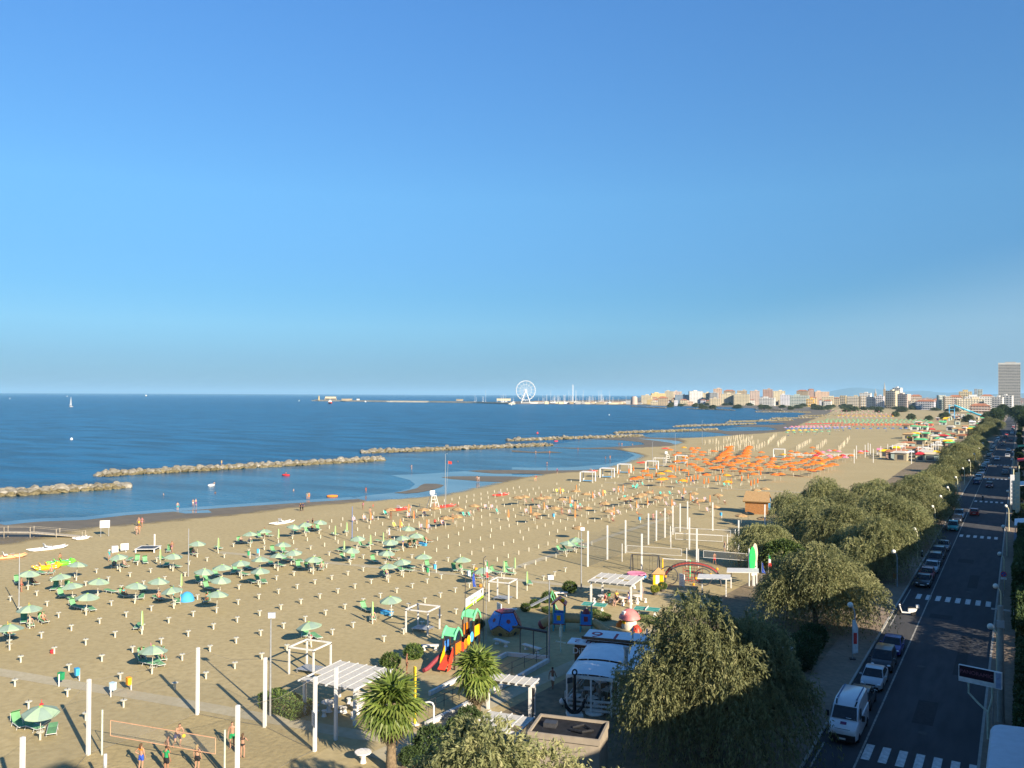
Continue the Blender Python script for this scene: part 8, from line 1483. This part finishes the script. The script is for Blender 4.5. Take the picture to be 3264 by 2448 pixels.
    def part(name, pred, off):
        keep = [f for f, r in zip(body.polygons, reg) if pred(f, r)]
        vi = {}; vs = []; fs = []
        for f in keep:
            ff = []
            for i in f.vertices:
                if i not in vi: v = body.vertices[i]; vi[i] = len(vs); vs.append(v.co+v.normal*off)
                ff.append(vi[i])
            fs.append(ff)
        m = bpy.data.meshes.new(name); m.from_pydata(vs, [], fs); m.materials.append(CL['black']); m.polygons.foreach_set('use_smooth', [True]*len(fs)); m.update(); return m
    ishair = lambda f, r: r == 'head' and ((f.center-hd).dot(upv) > .035 or (f.center-hd).dot(ns) < -.012) and (f.center-hd).dot(ns)*.9 < (f.center-hd).dot(upv)+.02
    out = dict(body=body, hair=part('hair', ishair, .014), shorts=part('shorts', lambda f, r: r in ('pelvis', 'thigh'), .014), briefs=part('briefs', lambda f, r: r == 'pelvis', .008), top=part('top', lambda f, r: r == 'chest' and abs(f.center.z-J['chest'][2]-.02) < .075, .009), shirt=part('shirt', lambda f, r: r in ('chest', 'belly', 'sleeve'), .014), trousers=part('trousers', lambda f, r: r in ('pelvis', 'thigh', 'calf', 'other') and f.center.z < J['pelvis'][2] and f.center.z > .1, .012))
    lh = MB(); c = hd; bk = -ns; p0 = c+upv*.06+bk*.05; lh.tube([p0, c+bk*.115-upv*.02, c+bk*.135-upv*.16, c+bk*.12-upv*.34], [.06, .085, .075, .02], 8); out['long_hair'] = lh.mesh('long_hair', HAIR[0], True)
    return out
PM = {k: person_meshes(k) for k in ('stand', 'walk', 'hips', 'reach', 'hit', 'sit', 'recline')}
rp = random.Random(21)
def person(label, x, y, pose, face, wear, skin=None, hair=0, long_=False, h=1.75, z=.012, group=None, hat=None):
    """face: world heading in degrees the person looks along, counted anticlockwise from the road direction"""
    M = PM[pose]; s = h/1.75; o = ob('person', M['body'], None, (x, y, z), R(face), s); setmat(o, SK[skin if skin is not None else rp.randrange(4)]); tag(o, label, 'person', group)
    hr = ob('hair', M['hair'], o); setmat(hr, HAIR[hair])
    if long_: lh = ob('long_hair', M['long_hair'], o); setmat(lh, HAIR[hair])
    for part, col in wear: w = ob(part, M[part], o); setmat(w, CL[col])
    if hat: p = M['body'].vertices; top = max(v.co.z for v in p); cx = [v.co for v in p if v.co.z > top-.08]; c = sum(cx, Vector())/len(cx); hh = MB().lathe([(.2, -.06), (.2, -.04), (.11, -.03), (.1, .06), (.03, .08)], 12, tuple(c)).build('sun_hat', CL[hat], o)
    return o
person('long haired person in blue shorts, hand on hip, at the volleyball net', -48.1, 34.9, 'hips', 15, [('shorts', 'blue'), ('top', 'orange')], 1, 1, True, 1.72)
person('bare-chested person in dark shorts at the volleyball net', -47.5, 36.4, 'hips', -20, [('shorts', 'black')], 0, 0, False, 1.8)
person('leaning person in white and navy shorts playing the ball', -49.1, 38.4, 'hit', -100, [('shorts', 'navy')], 1, 0, False, 1.9)
person('person in green and white sleeveless shirt facing the net', -46.3, 35.4, 'stand', 10, [('shirt', 'green'), ('shorts', 'black')], 0, 0, False, 1.78)
person('fair haired person in black top and shorts facing the net', -45.0, 36.7, 'stand', 20, [('top', 'black'), ('shorts', 'black')], 1, 3, True, 1.68)
person('bare-chested person in green shorts beside a white court post', -45.8, 40.2, 'stand', -150, [('shorts', 'green')], 1, 0, False, 1.82)
person('long haired person in dark bikini with bent arms at the court', -44.0, 39.5, 'reach', 30, [('briefs', 'black'), ('top', 'black')], 1, 1, True, 1.66)
b = MB().ball((0, 0, 0), .12, 14); tag(b.build('volleyball', YELC, None, (-48.2, 38.2, 1.05), 0, True), 'pale yellow volleyball in the air before the leaning player', 'ball')
p = W('F', 1302, 398); person('tanned person in dark trunks standing by the lattice pergola', p.x, p.y, 'stand', -60, [('briefs', 'black')], 2, 0)
p = W('G', 350, 528); person('person in white shorts walking the shaded path past the cafe', p.x, p.y, 'walk', 5, [('shorts', 'white')], 2, 0)
G_W = 'walkers along the water edge'
for z_, x_, y_, pose, fc, wear, lh, lab in [('A', 1180, 285, 'walk', 30, [('briefs', 'black')], False, 'tanned pair walking the wet sand, black trunks'), ('A', 1203, 280, 'walk', 30, [('briefs', 'orange'), ('top', 'orange')], True, 'tanned walker in orange bikini beside a companion in black trunks'), ('A', 1200, 215, 'walk', 200, [('shorts', 'yellow')], False, 'walker in yellow shorts coming along the wet sand'), ('A', 1228, 215, 'walk', 200, [('briefs', 'pink'), ('top', 'pink')], True, 'walker in pink bikini beside the one in yellow shorts'), ('A', 1535, 75, 'stand', 60, [('shorts', 'teal')], False, 'bather in teal shorts standing ankle deep'), ('A', 1668, 42, 'walk', 250, [('briefs', 'white')], False, 'pale walker in white trunks at the water line'), ('A', 1692, 42, 'walk', 250, [('shorts', 'purple')], False, 'walker in purple shorts at the water line'),
    ('J', 385, 1165, 'walk', 190, [('shirt', 'black'), ('trousers', 'black')], False, 'fully dressed person in black walking on wet sand'), ('J', 405, 1163, 'walk', 190, [('shirt', 'navy'), ('trousers', 'black')], False, 'companion in navy shirt walking beside the person in black'), ('J', 925, 1150, 'stand', 160, [('shirt', 'pink')], True, 'person in a pink top standing on dry sand'), ('J', 1012, 1138, 'stand', 100, [('shorts', 'red')], False, 'small child standing on the sand edge'), ('J', 950, 1010, 'walk', 70, [('briefs', 'red'), ('top', 'red')], True, 'bather in red swimsuit wading in shallow film'), ('J', 443, 1060, 'stand', 40, [('briefs', 'teal'), ('top', 'teal')], True, 'wading bather in teal bikini beside a companion in orange'), ('J', 458, 1060, 'stand', 40, [('shorts', 'orange')], False, 'wading bather in orange shorts'), ('J', 1910, 912, 'walk', 20, [('briefs', 'black')], False, 'walker in black trunks on the tidal flat'), ('J', 1925, 912, 'walk', 20, [('briefs', 'white'), ('top', 'white')], True, 'walker in white bikini on the tidal flat'), ('J', 1345, 805, 'reach', 80, [('briefs', 'navy')], False, 'bather bending in the knee deep lagoon'),
    ('K', 197, 960, 'walk', 150, [('shorts', 'yellow')], False, 'stroller in yellow shorts near the white gazebos'), ('K', 208, 958, 'walk', 150, [('shirt', 'red')], False, 'stroller in red beside the one in yellow'), ('K', 303, 830, 'stand', 60, [('shorts', 'navy')], False, 'bather in navy shorts standing in the second lagoon'), ('K', 390, 895, 'walk', 200, [('shirt', 'purple'), ('shorts', 'black')], False, 'walker in purple on the wet bar'), ('K', 205, 728, 'stand', 30, [('briefs', 'black')], False, 'wading bather by the second breakwater end'), ('K', 325, 728, 'stand', 30, [('briefs', 'red')], False, 'wading bather in red trunks far out'), ('K', 570, 700, 'stand', 30, [('briefs', 'blue')], False, 'wading bather in blue trunks on the bar'), ('K', 808, 770, 'sit', 30, [('briefs', 'pink')], False, 'bather sitting in the shallows of the second lagoon'), ('K', 848, 770, 'stand', 30, [('briefs', 'orange')], False, 'bather in orange trunks in the second lagoon'), ('K', 925, 655, 'stand', 10, [('briefs', 'black')], False, 'bather standing in the third pool'), ('K', 950, 655, 'stand', 10, [('briefs', 'red')], False, 'bather in red in the third pool'), ('K', 1040, 655, 'sit', 10, [('briefs', 'blue')], False, 'bather sitting in the third pool'), ('K', 1565, 985, 'walk', 100, [('shirt', 'grey'), ('shorts', 'blue')], False, 'beach attendant walking under folded orange umbrellas'), ('K', 1240, 1150, 'stand', 200, [('shirt', 'white'), ('shorts', 'white')], False, 'person in white clothes among straw umbrellas')]:
    p = W(z_, x_, y_); person(lab, p.x, p.y, pose, fc, wear, None, rp.randrange(2), lh, rp.uniform(1.62, 1.8) if 'child' not in lab else 1.1, -.05 if 'lagoon' in lab or 'wading' in lab or 'pool' in lab else .012)
p = W('I', 1915, 683, 1.5); person('person in yellow swimwear standing on the breakwater rocks', p.x, p.y, 'stand', 90, [('briefs', 'yellow'), ('top', 'yellow')], 1, 0, False, 1.7, 1.45)
for x_, y_ in ((268, 655), (575, 600)): p = W('K', x_, y_, .4); person('bather sitting on rocks at the foot of a breakwater', p.x, p.y, 'sit', -120, [('briefs', 'red')], None, 0, False, 1.7, .3, 'bathers on breakwater rocks')
for z_, x_, y_, lab in (('I', 1413, 942, 'swimmer with head and shoulders above the lagoon'), ('J', 325, 985, 'swimmer beside a standing child in the lagoon'), ('I', 1860, 925, 'dark haired swimmer beyond the white float'), ('J', 1745, 735, 'lone swimmer near the breakwater')): p = W(z_, x_, y_); person(lab, p.x, p.y, 'stand', rp.uniform(0, 360), [], None, 0, False, 1.7, -1.25)
for z_, x_, y_, m, lab in (('I', 1825, 862, FW, 'white inflatable float with a bather on the lagoon'), ('J', 258, 855, CL['red'], 'red inflatable float on the lagoon'), ('J', 658, 1038, CL['orange'], 'orange rubber dinghy in the shallows'), ('K', 380, 615, FRd, 'red pedal boat floating behind the breakwater')):
    p = W(z_, x_, y_); t = thing('inflatable_boat', lab, 'inflatable boat', p, R(rp.uniform(0, 180))); MB().tube([(1.1*math.cos(k*math.pi/8), .6*math.sin(k*math.pi/8), .12) for k in range(17)], .22, 8).build('tube_ring', m, t, smooth=True); MB().box((0, 0, .06), (1.6, .8, .06)).build('floor', m, t)
p = W('I', 1850, 858); person('bather lying on the white float', p.x, p.y, 'recline', 60, [('briefs', 'teal')], 3, 0, False, 1.7, -.25); p = W('J', 258, 850); person('bather on the red float', p.x, p.y, 'recline', 60, [('briefs', 'black')], 0, 0, False, 1.7, -.25)
# sunbathers on and beside loungers
SW = [[('briefs', c)] for c in ('black', 'blue', 'red', 'navy')]+[[('shorts', c)] for c in ('orange', 'blue', 'purple', 'teal', 'red')]+[[('briefs', c), ('top', c)] for c in ('pink', 'black', 'teal', 'orange', 'white')]
k = 0
cn = {}
for z_, x_, y_, pose in [('A', 985, 572, 'recline'), ('A', 1075, 568, 'recline'), ('A', 285, 722, 'recline'), ('A', 262, 1082, 'sit'), ('A', 375, 1048, 'recline'), ('A', 1668, 462, 'sit'), ('A', 2080, 358, 'sit'), ('A', 2160, 362, 'recline'), ('A', 1370, 850, 'sit'), ('A', 445, 625, 'sit'), ('A', 75, 1165, 'sit'), ('A', 1075, 825, 'recline'), ('A', 1790, 870, 'recline'), ('B', 455, 592, 'sit'), ('B', 565, 590, 'recline'), ('B', 1175, 510, 'recline'), ('B', 1330, 395, 'sit'), ('B', 1390, 385, 'sit'), ('B', 1480, 355, 'recline'), ('B', 1130, 650, 'recline'), ('B', 1895, 665, 'recline'), ('B', 1990, 670, 'recline'), ('B', 485, 245, 'recline'), ('B', 1010, 1025, 'sit'), ('E', 1225, 290, 'recline'), ('E', 1400, 285, 'recline')]:
    lo = LPOS.get((z_, x_, y_)); w = SW[k % len(SW)]; k += 1; p = lo.location if lo else W(z_, x_, y_); rz = lo.rotation_euler.z if lo else SUNH; lab = f"sunbather in {w[0][1]} {'bikini' if len(w) > 1 else ('shorts' if w[0][0] == 'shorts' else 'swimwear')} {'lying back on' if pose == 'recline' else 'sitting on'} a green lounger"
    o = person(lab, p.x+.0, p.y, pose, math.degrees(rz), w, None, rp.randrange(4), len(w) > 1, 1.7, -.06, 'sunbathers on green loungers')
for z_, x_, y_, pose, w, lab in [('A', 185, 778, 'stand', [('briefs', 'red')], 'person in red trunks standing beside the thin grey pole'), ('A', 1485, 435, 'walk', [('briefs', 'purple')], 'person in purple trunks walking between loungers'), ('A', 1560, 865, 'stand', [('shorts', 'teal')], 'person in teal shorts beside the blue beach tent'), ('A', 945, 515, 'stand', [('shirt', 'teal'), ('shorts', 'grey')], 'person in teal shirt and white hat by the umbrellas'), ('A', 518, 545, 'stand', [('briefs', 'black')], 'dark figure standing behind the yellow pedal boat'), ('B', 1150, 320, 'walk', [('shirt', 'white'), ('shorts', 'white')], 'person in white robe and hat crossing the sand'), ('B', 448, 235, 'stand', [('shirt', 'navy'), ('shorts', 'black')], 'person in navy standing at the seaward umbrella row'), ('B', 490, 222, 'stand', [('shirt', 'black')], 'person in black at the seaward umbrella row'), ('B', 75, 305, 'stand', [('briefs', 'blue')], 'person in blue trunks beside a striped towel'), ('B', 1270, 400, 'stand', [('shirt', 'blue')], 'person holding a blue bag among seated bathers'), ('C', 1220, 170, 'walk', [('briefs', 'pink'), ('top', 'pink')], 'walker in pink bikini past the court corner'), ('C', 1838, 432, 'stand', [('shorts', 'white')], 'person in white shorts on the shaded sports court'), ('C', 1750, 540, 'walk', [('shorts', 'red')], 'person in red shorts walking in the tree shade'), ('C', 1960, 555, 'stand', [('shirt', 'navy'), ('shorts', 'black')], 'dark figure standing in shade by the surfboard sign'), ('C', 1120, 840, 'stand', [('shirt', 'grey'), ('shorts', 'grey')], 'person standing at the pergola post')]:
    p = W(z_, x_, y_); person(lab, p.x, p.y, pose, rp.uniform(0, 360), w, None, rp.randrange(2), False, 1.72, .012, None, 'white' if 'hat' in lab else None)
for x, y, pose, w, lab in [(-39.9, 90.5, 'sit', [('shorts', 'black')], 'bare-backed person seated at the pergola table'), (-41.2, 91.6, 'sit', [('shirt', 'green')], 'seated person in green at the pergola table'), (-40.4, 91.9, 'sit', [('shirt', 'yellow')], 'seated person in yellow at the pergola table'), (-38.9, 92.0, 'sit', [('shirt', 'white')], 'seated person in white at the pergola table'), (-39.5, 90.1, 'sit', [('shirt', 'black')], 'seated person in black at the pergola table'), (-40.9, 89.9, 'sit', [('shirt', 'red')], 'seated person in red at the pergola table'), (-38.4, 91.1, 'stand', [('shirt', 'navy'), ('shorts', 'blue')], 'standing person in navy watching the pergola table')]: person(lab, x, y, pose, rp.uniform(0, 360), w, None, rp.randrange(2))
for x_, y_, pose in [(60, 1130, 0), (110, 1145, 1), (250, 1125, 2), (290, 1135, 1), (175, 1145, 1), (1115, 1105, 1), (1150, 1085, 1), (1215, 1070, 1), (1330, 1110, 1), (1300, 1130, 1), (975, 1150, 1), (1025, 1150, 0), (1265, 1130, 1), (1570, 1160, 0), (1600, 1170, 1), (1835, 1160, 1), (1055, 965, 1), (1030, 975, 0), (1440, 985, 1), (1325, 955, 1), (810, 1170, 1), (430, 1230, 1), (590, 1215, 1), (770, 1190, 0), (870, 1320, 0), (1290, 985, 1), (1780, 1120, 1), (1545, 1080, 1)]:
    p = W('K', x_, y_); w = SW[k % len(SW)]; k += 1; person(f'small bather in {w[0][1]} among the straw umbrellas', p.x, p.y, ('recline', 'sit', 'stand')[pose], math.degrees(SUNH)+rp.uniform(-40, 40), w, None, rp.randrange(3), False, 1.7, -.05 if pose < 2 else .012, 'bathers among the straw umbrellas')
for x_, y_, pose, w in [(1165, 155, 2, 0), (985, 100, 1, 1), (1140, 110, 0, 2), (1605, 185, 1, 3), (1700, 175, 2, 4), (1850, 115, 1, 5), (1915, 80, 1, 6), (1745, 85, 2, 7), (1540, 75, 2, 8)]:
    p = W('B', x_, y_); person(f'bather in {SW[w][0][1]} at the seaward straw umbrellas', p.x, p.y, ('recline', 'sit', 'stand')[pose], math.degrees(SUNH)+rp.uniform(-40, 40), SW[w], None, rp.randrange(3), False, 1.7, -.05 if pose < 2 else .012, 'bathers at the seaward straw umbrellas')
for x_, y_, lab in ((1090, 125, 'bather lying on a green lounger behind the courts'), (1280, 125, 'bather sitting on the sand behind the courts'), (1360, 130, 'bather leaning on an elbow behind the courts'), (215, 160, 'sunbather stretched on a deck chair'), (430, 110, 'sunbather seated on a teal chair')):
    p = W('C', x_, y_); person(lab, p.x, p.y, 'sit' if 'sit' in lab or 'seated' in lab else 'recline', math.degrees(SUNH)+rp.uniform(-30, 30), SW[k % len(SW)], None, 0, False, 1.7, -.08); k += 1
p = W('A', 1615, 855); t = thing('pop_up_tent', 'small blue pop-up beach tent beside a lounger', 'tent', p, R(60)); MB().lathe([(.85, 0), (.8, .35), (.6, .75), (.3, 1.0), (.03, 1.08)], 14).build('shell', SKYC, t, smooth=True); MB().lathe([(.3, 0), (.3, .02)], 12, (0, 0, 0)).build('emblem', FW, t)
# things hung or left at umbrellas
for z_, x_, y_, m, lab in (('E', 1310, 300, CL['pink'], 'pink towel hung at the umbrella pole above two sunbathers'), ('E', 365, 830, CL['red'], 'red bag hung at the umbrella pole by three loungers'), ('A', 75, 1185, CL['yellow'], 'yellow bag hung at an umbrella pole'), ('A', 255, 1010, CL['yellow'], 'yellow patterned towel hung on an umbrella pole'), ('A', 530, 735, CL['white'], 'white towel hung at an umbrella pole'), ('A', 1502, 850, CL['teal'], 'teal bag hung on the umbrella by the blue tent'), ('B', 1170, 960, CL['white'], 'white bag hung at the umbrella near the gazebo frame')):
    p = W(z_, x_, y_); tag(MB().box((0, 0, 1.25), (.36, .14, .5), 0, 0, .6).tube([(0, 0, 1.5), (0, .05, 1.75)], .02, 5).box((0, .02, .9), (.1, .05, .5)).build('hung_bag', m, None, (p.x+.05, p.y-.1, 0.0), rp.uniform(0, 3)), lab, 'bag')
for z_, x_, y_, m, lab in (('E', 452, 225, CL['red'], 'small red bucket toy beside a post'), ('B', 478, 1180, CL['red'], 'red bag beside a lounger near the gazebo'), ('B', 1940, 735, CL['orange'], 'orange ball on the sand under the flags')): p = W(z_, x_, y_); tag(MB().ball((0, 0, .18), .2, 12).build('beach_ball', m, None, p, 0, True), lab, 'ball')
# ================================================================ HAZE over sea and land
_m = bpy.data.materials.new('sea_haze'); _m.use_nodes = True; _t = _m.node_tree; _t.nodes.clear(); _o = _t.nodes.new('ShaderNodeOutputMaterial'); _v = _t.nodes.new('ShaderNodeVolumePrincipled')
_v.inputs['Color'].default_value = (.40, .72, 1.0, 1); _v.inputs['Density'].default_value = 0.00004; _t.links.new(_v.outputs[0], _o.inputs['Volume'])
tag(MB().box((-15000, 35000, 160), (180000, 130000, 340)).build('haze', _m), None, None, None, 'stuff')
# ================================================================ LABELS: tell look-alikes apart by the landmark they stand beside
LM = [(W('A', 405, 580), 'the yellow pedal boat'), (W('A', 1280, 425), 'the trampoline'), (W('A', 163, 945), 'the thin grey pole'), (W('A', 1615, 855), 'the blue pop-up tent'), (Vector((-67.4, 42.2, 0)), 'the green and blue bins'), (Vector((-61.7, 43, 0)), 'the orange bin'), (W('B', 830, 340), 'the blue steel pole'), (W('B', 1525, 620), 'the path bins'), (Vector((-52.7, 54.7, 0)), 'the gazebo by the lattice pergola'), (Vector((-52.1, 70.1, 0)), 'the gazebo by the club sign'), (Vector((-51.9, 85.4, 0)), 'the gazebo behind the flags'), (W('B', 225, 190), 'the white catamaran'), (W('B', 1530, 70), 'the lifeguard chair'), (W('B', 1245, 72), 'the red rescue boat'), (W('C', 598, 750), 'the court floodlight'), (W('K', 2120, 1235), 'the thatched hut'), (W('K', 970, 890), 'the curtained gazebos'), (W('L', 470, 880), 'the white rail fence'), (W('A', 1627, 645), 'the pole near the path'), (W('B', 310, 500), 'the orange bin among loungers')]
for o in list(COL.objects):
    if o.parent is None and 'group' in o.keys() and o.name.split('.')[0] in ('beach_umbrella', 'closed_umbrella', 'sun_lounger', 'sunshade_post', 'deck_chair', 'person'):
        d, n = min(((q.to_2d()-o.location.to_2d()).length, n) for q, n in LM)
        w = o['label'].split()
        if d < 13 and len(w)+len(n.split()) < 15: o['label'] = o['label']+', near '+n
